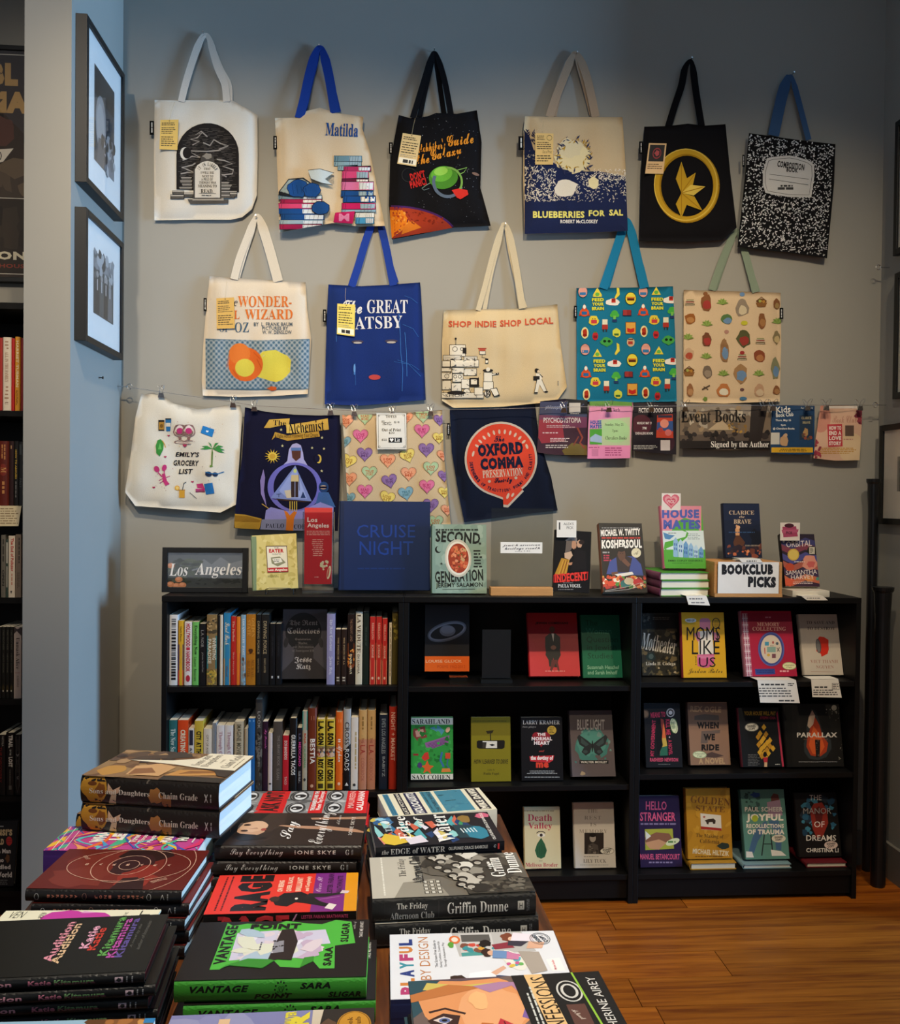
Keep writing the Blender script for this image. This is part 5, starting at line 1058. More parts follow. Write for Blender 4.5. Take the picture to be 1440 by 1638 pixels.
# green-gold book on a wire stand
A = Art(); A.p([(500, 246), (532, 244), (550, 530), (520, 530)], '#7c8f6c').r(534, 238, 745, 530, '#d9c77c').sc(50, 540, 245, 735, 520, 10, 22, ['#cdbb6c', '#e2d28c', '#c6b264'], 5, .3, .5)
A.sc(20, 540, 300, 735, 520, 6, 12, ['#b9a654'], 8, .3)
A.p([(580, 292), (686, 290), (694, 424), (588, 428)], '#5a3a2c').p([(584, 296), (683, 294), (690, 400), (590, 404)], '#ece4cc').p([(588, 402), (691, 399), (693, 420), (590, 424)], '#c32d30').x('THE', 622, 298, 644, 305, '#333').x('EATER', 596, 307, 670, 326, '#c32d30', 's', .06, 0, -1).x('GUIDE TO', 612, 330, 656, 338, '#333').p([(605, 350), (650, 345), (680, 375), (640, 395), (610, 380)], '#8f8c6c').p([(612, 356), (655, 352), (664, 372), (625, 380)], '#efe9d8').mic(620, 358, 655, 374, 2, '#444', 4).x('Los Angeles', 592, 405, 688, 420, '#efe4d0', 's', .05, 0, -1).mic(590, 438, 650, 450, 2, '#6a6a3c', 4)
fo('pale green-gold hardcover on a black wire stand, second item on top', zd1, 516, 742, 528, 240, ZT+.008, A, tilt=10, roll=3.5, T=.02, fc='#d9c77c', sc='#7c8f6c', yr=(.06, .12))
t = thing('wire_book_stand', 'black wire stand holding the green-gold book', 'stand', Matrix.Translation((at_y(450, 940, .06).x, .06, ZT))); m = MB()
xa = at_y(Zx(zd1, 580), 940, .05).x-t.matrix_world.translation.x; xb = at_y(Zx(zd1, 718), 940, .05).x-t.matrix_world.translation.x
m.tube([(xa, .0, .002), (xa, -.012, .001), (xa, -.014, .018), (xa+.012, -.014, .022), (xb-.012, -.014, .022), (xb, -.014, .018), (xb, -.012, .001), (xb, .0, .002)], .0016, '#000', 6); m.obj('front_lip', M_WIREBLK, t)
m = MB(); m.tube([(xa, 0, .002), (xa, .06, .002), (xa+.01, .085, .1), (xb-.01, .085, .1), (xb, .06, .002), (xb, 0, .002)], .0016, '#000', 6); m.obj('back_support', M_WIREBLK, t)

# acrylic brochure holder with a tall red guide
def acrylic(name, label, x0, x1, yt, Y, zb, D, group=None, base=None, fy=None, back=None, cat='holder'):
    a = at_y(x0, 900, Y); b = at_y(x1, 900, Y); tp = at_y((x0+x1)/2, yt, Y); t = thing(name, label, cat, Matrix.Translation((a.x, Y, zb)), group)
    W = b.x-a.x; H = tp.z-zb; return t, W, H
t, W, H = acrylic('brochure_holder', 'clear acrylic pocket holding the tall red guide', Zx(zd1, 763), Zx(zd1, 920), Zy(zd1, 122), .06, ZT, .05)
for nm, a, b in (('front_panel', (0, 0, .002), (W, .0016, H)), ('back_panel', (0, .044, .002), (W, .0456, H*1.03)), ('side_panel', (0, .0017, .002), (.0016, .0439, H)), ('side_panel', (W-.0016, .0017, .002), (W, .0439, H)), ('base', (0, 0, 0), (W, .046, .0019))):
    m = MB(); m.box(a, b); m.obj(nm, M_ACR, t)
m = MB(); m.box((.004, .008, .0022), (W-.004, .04, .032)); m.obj('insert_block', M_ACR, t)
A = Art().r(770, 100, 925, 128, '#d8443c').r(770, 126, 920, 470, '#b8191f').x('Los', 788, 150, 838, 172, '#efd9cc', 's', .02, 0, 1).x('Angeles', 788, 178, 896, 206, '#efd9cc', 's', .02, 0, 1).mic(785, 214, 900, 240, 3, '#e0a898', 3, .35, 'j').mic(810, 256, 872, 345, 9, '#dca090', 5, .35, 'c').sc(9, 855, 370, 900, 410, 5, 9, ['#e8dcb8', '#d8c89c'], 4).e(896, 425, 9, 34, '#e8d8ac', 10).e(893, 425, 4, 26, '#c8483c', 10).mic(824, 444, 850, 452, 1, '#e0a898', 4)
fo('tall narrow red guidebook in the acrylic pocket', zd1, 772, 910, 470, 102, ZT+.033, A, tilt=0, T=.016, fc='#b8191f', kind='p', yr=(.079, .079))

# large blue cloth book
A = Art().r(955, 74, 1402, 520, '#0a2350').r(955, 74, 972, 520, '#091d42').x('CRUISE', 1036, 186, 1328, 250, '#12398a', 's', 0, 0, 0).x('NIGHT', 1050, 268, 1318, 338, '#12398a', 's', 0, 0, 0).mic(1040, 396, 1340, 414, 1, '#0e2d68', 3, .4)
fo('large square deep blue clothbound book, biggest on top of the case', zd1, 945, 1402, 518, 76, ZT+.006, A, tilt=9, T=.03, fc='#0a2350', sc='#091d42', yr=(.06, .10))
m = MB(); q = at_y(Zx(zd1, 1055), 940, .045); q2 = at_y(Zx(zd1, 1280), 940, .045); m.box((0, 0, 0), (q2.x-q.x, .03, .004), '#ccc'); o = m.obj('acrylic_ledge', M_ACR); o.location = (q.x, .035, ZT); tag(o, 'thin clear acrylic ledge under the big blue book', 'ledge')

# second generation
A = Art().r(40, 160, 386, 575, '#8aa396').sc(60, 44, 165, 384, 570, 14, 34, ['#94ab9e', '#7f988c', '#9db3a6'], 3, .3).r(40, 160, 64, 575, '#7f9a8e')
A.mic(66, 178, 340, 192, 1, '#1e2622', 4, .7, 'j').x('SECOND', 66, 196, 344, 268, '#171b19', 's', .035, 0, 3).x('GENERATION', 62, 436, 362, 510, '#171b19', 's', .03, 0, -3).x('JEREMY SALAMON', 68, 514, 360, 550, '#171b19', 's', .02, 0, -1).l([(108, 556), (312, 554)], 3, '#171b19')
A.e(206, 362, 82, 118, '#c9c4b4', -4, 36).e(206, 362, 72, 104, '#e9e4d4', -4, 36).e(208, 362, 64, 92, '#9c3a22', -4, 32).sc(60, 160, 290, 256, 440, 7, 15, ['#c8593a', '#d9774c', '#a8432a', '#e0906a', '#7c2c1a', '#c9a070'], 6, .3, 1, lambda x, y: ((x-208)/54)**2+((y-362)/80)**2 < 1).sc(10, 180, 300, 235, 420, 3, 5, ['#4c6a2c'], 7)
A.e(82, 308, 20, 22, '#171b19').e(90, 303, 17, 19, '#8aa396').x('★', 330, 258, 354, 280, '#171b19').mic(300, 306, 358, 424, 6, '#171b19', 6, .5, 'c').x('★', 92, 385, 112, 405, '#171b19')
fo('sage green cookbook with an oval dish on its cover', zd2, 44, 385, 574, 160, ZT, A, tilt=10, T=.026, fc='#8aa396', sc='#56705f', yr=(.03, .06))

# acrylic sign holder on a wooden base
t, W, H = acrylic('sign_holder', 'clear acrylic sign holder with a wooden base and white strip', Zx(zd2, 412), Zx(zd2, 800), Zy(zd2, 52), .035, ZT, .05)
for nm, a, b in (('acrylic_panel', (.001, .012, .026), (W-.001, .0145, H)), ('acrylic_panel', (.001, .020, .026), (W-.001, .0225, H))):
    m = MB(); m.box(a, b); m.obj(nm, M_ACR, t)
m = MB(); m.box((0, 0, 0), (W, .05, .028)); m.obj('wooden_base', M_PINE, t, bevel=.001)
m = MB(); m.box((.0, .0146, H-.012), (W, .0199, H)); m.obj('top_edge', M_ACR, t)
A = Art().x('jewish american', 482, 272, 718, 292, '#1c1f33', 'c', .01, 0, -1).x('heritage month', 496, 292, 716, 314, '#1c1f33', 'c', .01, 0, -1).x('may 1-31', 560, 313, 652, 324, '#1c1f33', 'c', .01)
panel('paper_strip', None, None, zd2, 470, 730, 262, 332, .0455, at_y(Zx(zd2, 600), Zy(zd2, 331), .0455).z, .0008, '#ece9e2', A, parent=t)

# indecent
A = Art().r(795, 205, 1050, 600, '#0f0c0d').blob(915, 250, 36, 24, '#8f8278', 3).p([(880, 255), (912, 240), (930, 280), (900, 320), (872, 330)], '#6a5e56').blob(928, 278, 16, 26, '#b98a6c', 5, 12, .12).blob(962, 272, 18, 26, '#c49a7c', 7, 12, .12).e(975, 262, 18, 14, '#2c201c').p([(868, 330), (910, 318), (920, 345), (900, 372), (870, 360)], '#c9a88c').p([(850, 360), (900, 372), (880, 470), (800, 480)], '#b8862c')
for x in range(5): A.l([(862+x*8, 375), (830+x*10, 470)], 3, '#7a2c1c' if x % 2 else '#d8a848')
A.p([(885, 392), (960, 380), (975, 372), (975, 388), (900, 406)], '#c08a68').p([(930, 300), (1000, 320), (1005, 440), (905, 440), (925, 360)], '#1a1516').p([(798, 465), (1016, 446), (1012, 496), (800, 514)], '#b8201f').p([(804, 470), (1010, 452), (1007, 491), (806, 508)], '#1a0c0c').x('INDECENT', 808, 452, 1006, 508, '#e03a30', 's', .045, 0, -4).x('PAULA VOGEL', 828, 522, 972, 544, '#e6e0da', 'r', 0, 0, 0).mic(860, 512, 940, 519, 1, '#999', 3).mic(830, 552, 950, 560, 1, '#888', 4)
fo('black paperback with two embracing figures and a red stamp', zd2, 796, 1024, 576, 208, ZT+.004, A, tilt=8, roll=-3, T=.022, fc='#0f0c0d', kind='p', yr=(.02, .06))
A = Art().r(834, 138, 842, 184, '#222').x("ALEX'S", 862, 140, 926, 156, '#555', 's', 0, .1).x('PICK', 882, 164, 924, 180, '#555', 's')
panel('note_card', 'white staff-pick card standing behind the black embrace paperback', 'card', zd2, 820, 942, 126, 232, .075, at_y(Zx(zd2, 880), Zy(zd2, 232), .075).z, .001, '#e8e4dc', A)

# koshersoul
A = Art().r(1075, 160, 1395, 590, '#17120f').p([(1062, 176), (1084, 172), (1112, 575), (1098, 570)], '#7a3a1c').mic(1100, 168, 1330, 178, 1, '#999', 3, .5, 'j').x('MICHAEL W. TWITTY', 1094, 180, 1340, 222, '#e9e4dc', 's', .045, 0, -2).mic(1100, 228, 1340, 242, 1, '#b0342c', 5, .7, 'j').x('KOSHERSOUL', 1100, 246, 1350, 300, '#ece8e0', 's', .05, 0, -1)
A.p([(1130, 460), (1150, 380), (1200, 350), (1300, 350), (1345, 400), (1360, 470)], '#3a4a8c').p([(1190, 350), (1240, 345), (1290, 360), (1270, 450), (1200, 450)], '#2a1f22').blob(1224, 340, 25, 38, '#5a3a2c', 3, 14, .08).e(1222, 306, 26, 16, '#1a1412').e(1216, 332, 3, 2, '#111').e(1232, 332, 3, 2, '#111').p([(1225, 380), (1245, 362), (1280, 400), (1265, 416), (1240, 395)], '#6a4434').p([(1160, 450), (1200, 445), (1205, 465), (1165, 470)], '#6a4434').e(1315, 328, 30, 30, '#d8cfae').x('A', 1300, 316, 1330, 340, '#6a5c3c', 'c')
A.p([(1180, 462), (1290, 446), (1300, 462), (1210, 480)], '#e6e2da').sc(90, 1105, 478, 1372, 545, 8, 17, ['#c8452c', '#e0783a', '#b8342c', '#d89a40', '#4f8c3c', '#efe0c8', '#8c1f2c', '#d9542c'], 5, .25).e(1248, 520, 32, 24, '#2c6a68').e(1270, 505, 30, 22, '#c9bca0').e(1160, 520, 26, 18, '#d8452c').e(1320, 510, 24, 20, '#c0303c')
for i in range(4): A.l([(1120, 572-i*2), (1260, 566-i*9), (1372, 540-i*11)], 3, '#a9a29c' if i % 2 else '#1a1614')
A.mic(1106, 318, 1160, 334, 1, '#999', 3, .6).mic(1112, 338, 1160, 382, 3, '#b0304c', 4, .6)
fo('dark paperback with a seated cook and bowls of colourful food', zd2, 1110, 1385, 574, 162, ZT, A, tilt=19, T=.03, fc='#17120f', sc='#7a3a1c', kind='p', yr=(.03, .06))

# stack of green and pink books with one standing on it
for i, (yb, dx) in enumerate(((585, 0), (538, 3), (493, -2))):
    z0 = ZT+.028*i; a = at_y(Zx(zd3, 125+dx), Zy(zd3, 585), .03); b = at_y(Zx(zd3, 398+dx), Zy(zd3, 585), .03)
    W = (b-a).length
    M = frame_M(Vector((a.x, .03, z0)), Vector((0, 0, 0))+Vector((1, .05, 0)).normalized(), Vector((-.05, 1, 0)).normalized(), Vector((0, 0, 1)))
    sp = Art().r(0, 0, 150, 20, '#7c3f5c')
    book(['lowest', 'middle', 'top'][i]+' flat copy in the pile of green and pink books', M, .225, W, .0275, spine=sp, fc='#448f2e', sc='#6a2f4a', bc='#448f2e', name='hardcover_book', group='green and pink books piled on the case')
A = Art(); GR = '#55a83a'
A.r(125, 105, 380, 430, GR).r(125, 100, 350, 250, '#d9889c').p([(180, 250), (210, 190), (260, 165), (320, 185), (345, 250), (345, 260), (180, 262)], GR).r(120, 236, 372, 340, '#d6e4e6').p([(235, 232), (270, 245), (262, 270), (190, 290), (150, 300), (140, 340), (240, 300), (272, 272), (280, 250), (262, 236)], GR)
A.x('HOUSE', 134, 120, 338, 168, '#4a5cae', 's', .06, 0, 0).x('MATES', 142, 176, 346, 228, '#4a5cae', 's', .06, 0, 0)
for i in range(6):
    x = 196+i*28; y = 290+i*10; A.p([(x, y), (x+13, y-18), (x+26, y+4), (x+26, 385), (x, 385)], ['#8fb8dc', '#b8d4e8', '#6a9ccc'][i % 3]).r(x+5, y+14, x+10, y+28, '#2f5fa8').r(x+15, y+16, x+20, y+30, '#2f5fa8').r(x+5, y+38, x+10, y+52, '#2f5fa8').r(x+15, y+40, x+20, y+54, '#2f5fa8')
A.p([(140, 245), (175, 258), (205, 262), (175, 285), (150, 280)], '#4f86b8').p([(160, 340), (200, 380), (290, 385), (380, 385), (380, 430), (140, 430), (150, 330)], GR).mic(275, 250, 345, 286, 4, '#7a8a90', 4, .35).mic(168, 246, 225, 254, 1, '#555', 3).x('EMMA COPLEY EISENBERG', 168, 396, 356, 406, '#1c3c14', 's', .02).mic(190, 412, 330, 418, 1, '#2c5c20', 4)
fo('standing green and pink book with a winding road, atop the pile', zd3, 150, 378, 430, 112, ZT+.0845, A, tilt=15, T=.028, fc=GR, sc='#c46a88', yr=(.06, .1))
A = Art().hrt(184, 78, 92, 84, '#d96a80').hrt(184, 78, 70, 64, '#e9a4ae').hrt(184, 80, 50, 44, '#d4566e').x('PICK', 165, 68, 204, 86, '#f0dcdc', 's', .03)
panel('note_card', 'white card with a pink heart rising behind the road book', 'card', zd3, 132, 236, 31, 130, .155, at_y(Zx(zd3, 184), Zy(zd3, 130), .155).z, .001, '#ece4e0', A)
A = Art().mic(285, 604, 375, 616, 1, '#777', 4, .6).mic(295, 626, 380, 636, 1, '#777', 5, .6)
flatcard('note_card', 'white shelf card under the pile of green and pink books', [(266, 594), (378, 594), (398, 647), (280, 642)], A, zd3, Y=-.004)

# crate with the bookclub sign
xa, xb = at_y(Zx(zd3, 440), 930, .02).x, at_y(Zx(zd3, 775), 930, .02).x; zt = at_y(Zx(zd3, 580), Zy(zd3, 408), .02).z
t = thing('wooden_crate', 'small pine crate carrying the bookclub picks sign', 'crate', Matrix.Translation((xa-.012, .02, ZT))); W = xb-xa+.024; H = zt-ZT
for nm, a, b in (('top_board', (0, .0, H-.01), (W, .17, H)), ('bottom_board', (0, -.004, 0), (W, .17, .012)), ('side_board', (0, .0, .0125), (.01, .17, H-.0105)), ('side_board', (W-.01, .0, .0125), (W, .17, H-.0105)), ('back_board', (.0105, .16, .0125), (W-.0105, .17, H-.0105))):
    m = MB(); m.box(a, b); m.obj(nm, M_PINE, t, bevel=.0008)
A = Art().x('BOOKCLUB', 462, 420, 744, 478, '#1c191a', 's', .085, 0, 0).x('PICKS', 606, 488, 760, 548, '#1c191a', 's', .085, 0, 1)
panel('bookclub_sign', 'white sign reading Bookclub Picks on the pine crate front', 'sign', zd3, 440, 774, 408, 574, .017, ZT+.0125, .001, '#e9e5df', A)
A = Art().r(470, 92, 690, 390, '#1a2440').r(470, 92, 672, 180, '#1c2848').p([(478, 240), (690, 200), (690, 390), (488, 390)], '#16203a').x('CLARICE', 502, 126, 640, 148, '#d9c3a8', 'r', -.008).x('the', 558, 154, 588, 166, '#d9c3a8', 'r', -.008, .3).x('BRAVE', 528, 174, 624, 198, '#d9c3a8', 'r', -.008).blob(548, 245, 13, 32, '#d8a070', 3, 12, .12).e(552, 218, 11, 10, '#e6b48c').e(544, 210, 5, 6, '#e0a880').l([(545, 265), (532, 292)], 4, '#c88a5c').p([(525, 300), (540, 262), (560, 262), (590, 300), (580, 320), (530, 320)], '#5c3a2c').blob(650, 270, 34, 40, '#0f1424', 5).sc(26, 488, 320, 680, 380, 8, 20, ['#3c2a30', '#6a3a30', '#20263c', '#8a4a38', '#2c2230'], 7).sc(10, 490, 340, 680, 372, 5, 9, ['#c06a48', '#d88a5c'], 9).x('EMMA HOFFMAN', 590, 314, 672, 322, '#c9b8a0', 'r', -.01).mic(500, 240, 660, 250, 1, '#3a5c8c', 5)
fo('navy book with a small pale figure at sea, standing on the crate', zd3, 485, 684, 386, 94, zt+.0045, A, tilt=10, T=.026, fc='#1a2440', sc='#141c34', yr=(.07, .1))
m = MB(); a_ = at_y(Zx(zd3, 553), 892, .05); b_ = at_y(Zx(zd3, 665), 892, .05); m.box((0, 0, 0), (b_.x-a_.x, .09, .004), '#dcd8cc'); o = m.obj('acrylic_ledge', M_FLY); o.location = (a_.x, .035, zt+.0002); tag(o, 'pale ledge under the navy book on the crate', 'ledge')
A = Art().mic(598, 398, 668, 408, 1, '#666', 4, .7)
flatcard('note_card', 'small white card on the front edge of the crate top', [(556, 391), (672, 391), (688, 411), (574, 411)], A, zd3, Y=.0145)

# orbital
A = Art().r(778, 262, 1004, 560, '#2a2030')
for i, (c, y) in enumerate((('#3a3a6c', 300), ('#7a3a4c', 330), ('#4a4a8c', 380), ('#a85a4c', 420), ('#3c2c4c', 460), ('#c0684c', 500), ('#3a2438', 535))): A.p([(778, y-20), (850, y+8), (920, y-26), (1004, y-8), (1004, y+34), (920, y+10), (850, y+40), (778, y+14)], c)
A.e(855, 368, 32, 33, '#c9a848').e(855, 368, 26, 27, '#d8bc60').e(835, 436, 25, 22, '#b84a30').blob(945, 410, 42, 36, '#d8907c', 5, 12, .2).blob(950, 420, 24, 20, '#c8605c', 7).blob(830, 520, 34, 24, '#d0583c', 9).blob(940, 500, 30, 14, '#d88a4c', 3)
A.x('ORBITAL', 816, 292, 956, 324, '#e6dcd8', 's', .0, 0, -3).x('SAMANTHA', 814, 452, 984, 476, '#e6dcd8', 's', .0, 0, -2).x('HARVEY', 842, 478, 968, 502, '#e6dcd8', 's', .0, 0, -2).mic(860, 402, 930, 412, 1, '#ddd', 4).mic(838, 514, 975, 530, 2, '#e0d0d0', 4, .3, 'c').e(958, 345, 28, 26, '#1c2018').r(942, 326, 972, 364, '#c9c2b0').mic(946, 330, 968, 360, 4, '#3a3a30', 5).e(988, 500, 10, 10, '#4a8a7c').e(802, 296, 6, 6, '#c9c9c9')
fo('paperback with swirling planets in orange and violet, rightmost on top', zd3, 812, 1000, 553, 265, ZT+.022, A, tilt=15, T=.024, fc='#2a2030', sc='#120f14', kind='p', yr=(.06, .1))
a = at_y(Zx(zd3, 850), 950, .03); b = at_y(Zx(zd3, 1053), 950, .03)
book('pale book lying flat beneath the swirling planets paperback', frame_M(Vector((b.x, .03, ZT)), Vector((0, 1, 0)), Vector((-1, 0, 0)), Vector((0, 0, 1))), b.x-a.x, .14, .0215, fc='#ddd6c8', sc='#ddd6c8', kind='p')
A = Art().p([(795, 215), (870, 212), (880, 268), (800, 272)], '#a8476a').e(832, 208, 26, 12, '#4a1f30').p([(790, 232), (884, 228), (880, 245), (795, 250)], '#b85a7c').x('PICK', 815, 240, 850, 256, '#4c2438', 's', .04)
panel('note_card', 'white card with a red-violet emblem behind the planets paperback', 'card', zd3, 782, 890, 192, 290, .13, at_y(Zx(zd3, 836), Zy(zd3, 290), .13).z, .001, '#e6ddd8', A)
flatcard('note_card', 'white card at the right end of the case top', [(900, 596), (1020, 596), (1045, 618), (930, 618)], Art().mic(930, 601, 1020, 612, 1, '#888', 4), zd3, Y=-.004)
# ------------------------------------------------------------------ rows of spines in the left bookcase
ze1 = (250, 950, 3.6); ze2 = (250, 1100, 3.6); ze3 = (640, 950, 3.789); ze4 = (1000, 950, 3.6); ze5 = (640, 1100, 3.789); ze6 = (1000, 1100, 3.6); ze7 = (800, 1250, 2.4)
def spined(label, z, x0, x1, yt, Y, zs, sc, art=None, depth=.155, kind='p', fc=None, group=None, yb=600, ybot=None, **k):
    a = at_y(Zx(z, x0), Zy(z, yb), Y).x; b = at_y(Zx(z, x1), Zy(z, yb), Y).x; H = at_y(Zx(z, (x0+x1)/2), Zy(z, yt), Y).z-zs
    for e_ in (0, .8): a = max(a, e_+.0195) if e_-.02 < a < e_+.0195 else a
    if a < .782 < b+.001: b = .781
    M = frame_M(Vector((a, Y, zs+.0005)), Vector((0, 1, 0)), Vector((0, 0, 1)), Vector((1, 0, 0)))
    return book(label, M, H, depth, b-a-.0004, spine=art, sc=sc, fc=fc or sc, kind=kind, group=group, bulge=.0006 if kind == 'p' else .0022, **k)
def st(*lines, c='#ddd'):
    """spine text: (text, u0, u1, v0, v1, font, weight)"""
    a = Art()
    for q in lines:
        t, u0, u1, v0, v1 = q[:5]; a.x(t, u0, v0, u1, v1, q[7] if len(q) > 7 else c, q[5] if len(q) > 5 else 's', q[6] if len(q) > 6 else 0)
    return a
S1 = SHZ[0][0]
bar = Art(); R = random.Random(2); u = 8
while u < 140: wd = R.choice([1.2, 2, 3.5, 5]); bar.r(u, 4, min(u+wd, 142), 15, '#1c1c20'); u += wd+R.choice([1, 1.6, 2.4])
S = lambda *a, **k: spined(a[0], ze1, a[1], a[2], a[3], .028, S1, a[4], a[5] if len(a) > 5 else None, yb=520, **k)
S('white spine barred with black blocks, leftmost in the upper left shelf', 68, 122, 122, '#e2dfdc', bar, depth=.17)
S('slim spine in yellow, purple and crimson bands', 127, 156, 155, '#d9a82c', Art().r(55, 0, 115, 20, '#3a2a6a').r(115, 0, 150, 20, '#c22a44').x('Dark Places', 14, 6, 48, 14, '#33281a').x('Scott Bradley', 62, 7, 98, 14, '#c9a84c'), depth=.14)
S('white spine with red capitals between the banded and the green one', 162, 204, 162, '#e6dcd8', Art().x('HOLLYWOOD', 4, 4, 58, 16, '#b8283c', 's', .04).x('HANDBOOK', 70, 4, 118, 16, '#b8283c', 's', .04).r(60, 5, 67, 15, '#c23048').e(134, 10, 8, 6, '#b8283c'))
S('green spine with black script next to the red lettered white one', 207, 244, 162, '#6fb85c', st(('Everything Now', 8, 78, 4, 16, 'r', 0), ('Lessons', 84, 106, 6, 14), ('Rosecrans', 112, 140, 6, 14), c='#17230f'))
S('black spine with small grey capitals beside the wide collage spine', 247, 284, 172, '#141214', st(('L.A. NOIR', 16, 58, 6, 15), ('JOHN BUNTIN', 70, 118, 7, 13), c='#8f8a84'))
R = random.Random(4)
S('wide collage spine, teal middle between tan and mustard ends', 290, 349, 120, '#8a7048', Art().r(45, 0, 115, 20, '#3c6f70').sc(26, 2, 1, 42, 19, 1.5, 4, ['#a8885a', '#6a5234', '#c0a070', '#4c4230'], 3).sc(26, 118, 1, 148, 19, 1.5, 4, ['#b8983c', '#6a6a3c', '#c8a84c', '#7c6430'], 4).x('INVENTING', 50, 1.5, 96, 9, '#e0d8c0', 's', .02).x('PARADISE', 52, 11, 104, 18, '#e0d8c0', 's', .02), depth=.18)
S('thin black spine beside the collage spine', 352, 364, 124, '#15110f')
S('thin cream spine beside the blue and tan one', 366, 382, 122, '#d6cdbc')
S('spine shading from blue down to tan with white script', 388, 427, 110, '#2f7fa8', Art().r(0, 0, 60, 20, '#2380b8').r(60, 0, 95, 20, '#5a8f98').r(95, 0, 150, 20, '#b88a58').x('Sand Rush', 20, 3, 66, 17, '#e8e0c8', 'c').x('Wood', 110, 7, 132, 13, '#7a4a30'))
S('red spine between the tan bottomed one and the orange one', 430, 459, 130, '#b8261f', st(('The Perfect', 10, 55, 6, 15, 'r'), ('Skip Horack', 78, 128, 7, 14), c='#e8a890'))
S('orange spine with a red foot beside the red spine', 461, 483, 133, '#e07a24', Art().r(80, 0, 150, 20, '#d8442c'))
S('pale blue spine with a photo foot', 486, 514, 122, '#86a8bc', Art().x('LOS ANGELES', 8, 5, 60, 14, '#e8eef0', 'r').sc(20, 90, 2, 148, 18, 2, 5, ['#8a8a88', '#6a7078', '#b0b0aa', '#5a4a40'], 4).x('PAST', 66, 5, 86, 14, '#e0e4e4', 'r'))
S('wide golden brown spine with faded serif title', 517, 571, 118, '#b0701c', Art().x('GOLDEN', 8, 2, 48, 9, '#d89a44', 'r').x('STATE', 12, 11, 46, 18, '#d89a44', 'r').blob(78, 10, 5, 5, '#4c2a10', 2).l([(84, 2), (84, 18)], .8, '#5c3614').x('MICHAEL', 96, 2, 136, 9, '#8c5216', 'r').x('HILTZIK', 98, 11, 134, 18, '#8c5216', 'r'))
for i, (a, b, w_) in enumerate(((574, 602, 'left'), (604, 648, 'right'))):
    S(f'{w_} one of two black spines with large tan capitals', a, b, 120, '#1c1a18', st(('DRIVING FORCE', 14, 84, 6, 15, 's', .01), ('DARRYL HOLTER', 94, 124, 8, 13), c='#a89470'), group='black spines with tan capitals')
for i, (a, b, w_) in enumerate(((652, 684, 'left'), (687, 719, 'right'))):
    S(f'{w_} one of two shorter black spines beside the face-out grey book', a, b, 172, '#101012', st(('CITY OF INMATES', 30, 80, 7, 13), c='#34343a').x('■', 128, 7, 134, 13, '#b8b8b8'), group='short black spines by the face-out grey book', pages='#b9b2a2')
S('lavender spine right of the face-out grey book', 981, 1028, 115, '#8f8cb4', st(('The Rent Collectors', 12, 78, 6, 15, 'f'), ('Jesse Katz', 90, 128, 6, 15, 'f'), c='#d9d8e8'))
for i, (a, b, w_) in enumerate(((1032, 1061, 'left'), (1065, 1096, 'right'))):
    S(f'{w_} one of two short dark brown spines with pale spots', a, b, 205, '#2a1c16', Art().x('THE POETS OF LA', 22, 7, 96, 13, '#b89a70', 'r').r(60, 0, 64, 20, '#4a3020').x('H', 128, 5, 142, 15, '#c9bca8', 'r'), group='short dark brown spines with pale letter')
S('dark spine glowing orange in the middle like city lights', 1100, 1141, 118, '#20130f', Art().r(62, 0, 110, 20, '#6a3418').sc(26, 66, 1, 118, 19, 1, 4, ['#d8802c', '#b8602c', '#e8a850', '#7c3c1c'], 3).x('THE DREAMT LAND', 10, 6, 58, 13, '#8f6a50').x('MARK ARAX', 84, 7, 128, 13, '#ecd8b0', 'r'))
S('cream spine with tall brown serif capitals, upper row', 1147, 1186, 105, '#d8cfb8', st(('LA VEDUTE', 5, 84, 5, 16, 'r'), ('DI DAMIA', 88, 128, 8, 15), c='#5c4a38'), depth=.18)
S('dark green spine beside the cream one with brown lettering', 1190, 1223, 105, '#18241e', st(('THE LAND OF', 30, 70, 7, 13), c='#4a5a50'))
for i, (a, b, yt) in enumerate(((1229, 1261, 132), (1265, 1297, 132), (1300, 1329, 142))):
    S(['left', 'middle', 'right'][i]+' one of three spines fading from red to salmon', a, b, yt, '#c22f2c', Art().r(58, 0, 100, 20, '#c8503c').r(96, 0, 150, 20, '#d2755c').x('REBELLION', 14, 6, 50, 14, '#e8a898', 's', .02).x('SCHRANK', 62, 6, 92, 14, '#e8b8a4', 's', .02).e(136, 10, 3, 4, '#e8c0b0'), group='red to salmon spines')
S('thin cream spine beside the red to salmon trio', 1339, 1354, 170, '#d4c8ae', Art().mic(10, 6, 130, 14, 1, '#8a7a60', 3, .7, 'j'))
S('tall dark olive spine, rightmost in the upper left shelf', 1356, 1392, 103, '#4a3f14', Art().sc(16, 4, 2, 60, 18, 2, 5, ['#6a5a20', '#3c3410', '#8a7a2c'], 3))
A = Art().r(715, 90, 985, 490, '#4a474d').e(848, 220, 104, 112, '#1a191b', 0, 36).r(800, 290, 905, 380, '#2a2829').e(748, 280, 13, 30, '#2c2a2b', 10).e(948, 280, 13, 30, '#2c2a2b', -10).p([(800, 310), (900, 310), (905, 370), (985, 440), (985, 490), (718, 490), (718, 450), (790, 380)], '#332f30')
A.x('The Rent', 768, 150, 930, 188, '#8f8b8d', 'f').x('Collectors', 755, 194, 942, 230, '#8f8b8d', 'f')
for i, (t_, a, b) in enumerate((('Exploitation,', 800, 892), ('Murder,', 816, 872), ('and Redemption', 785, 908), ('in Immigrant LA', 782, 908))): A.x(t_, a, 254+i*22, b, 270+i*22, '#6f6b6d', 'f')
A.x('Jesse', 796, 362, 896, 400, '#c9c5c6', 'f').x('Katz', 806, 402, 888, 440, '#c9c5c6', 'f')
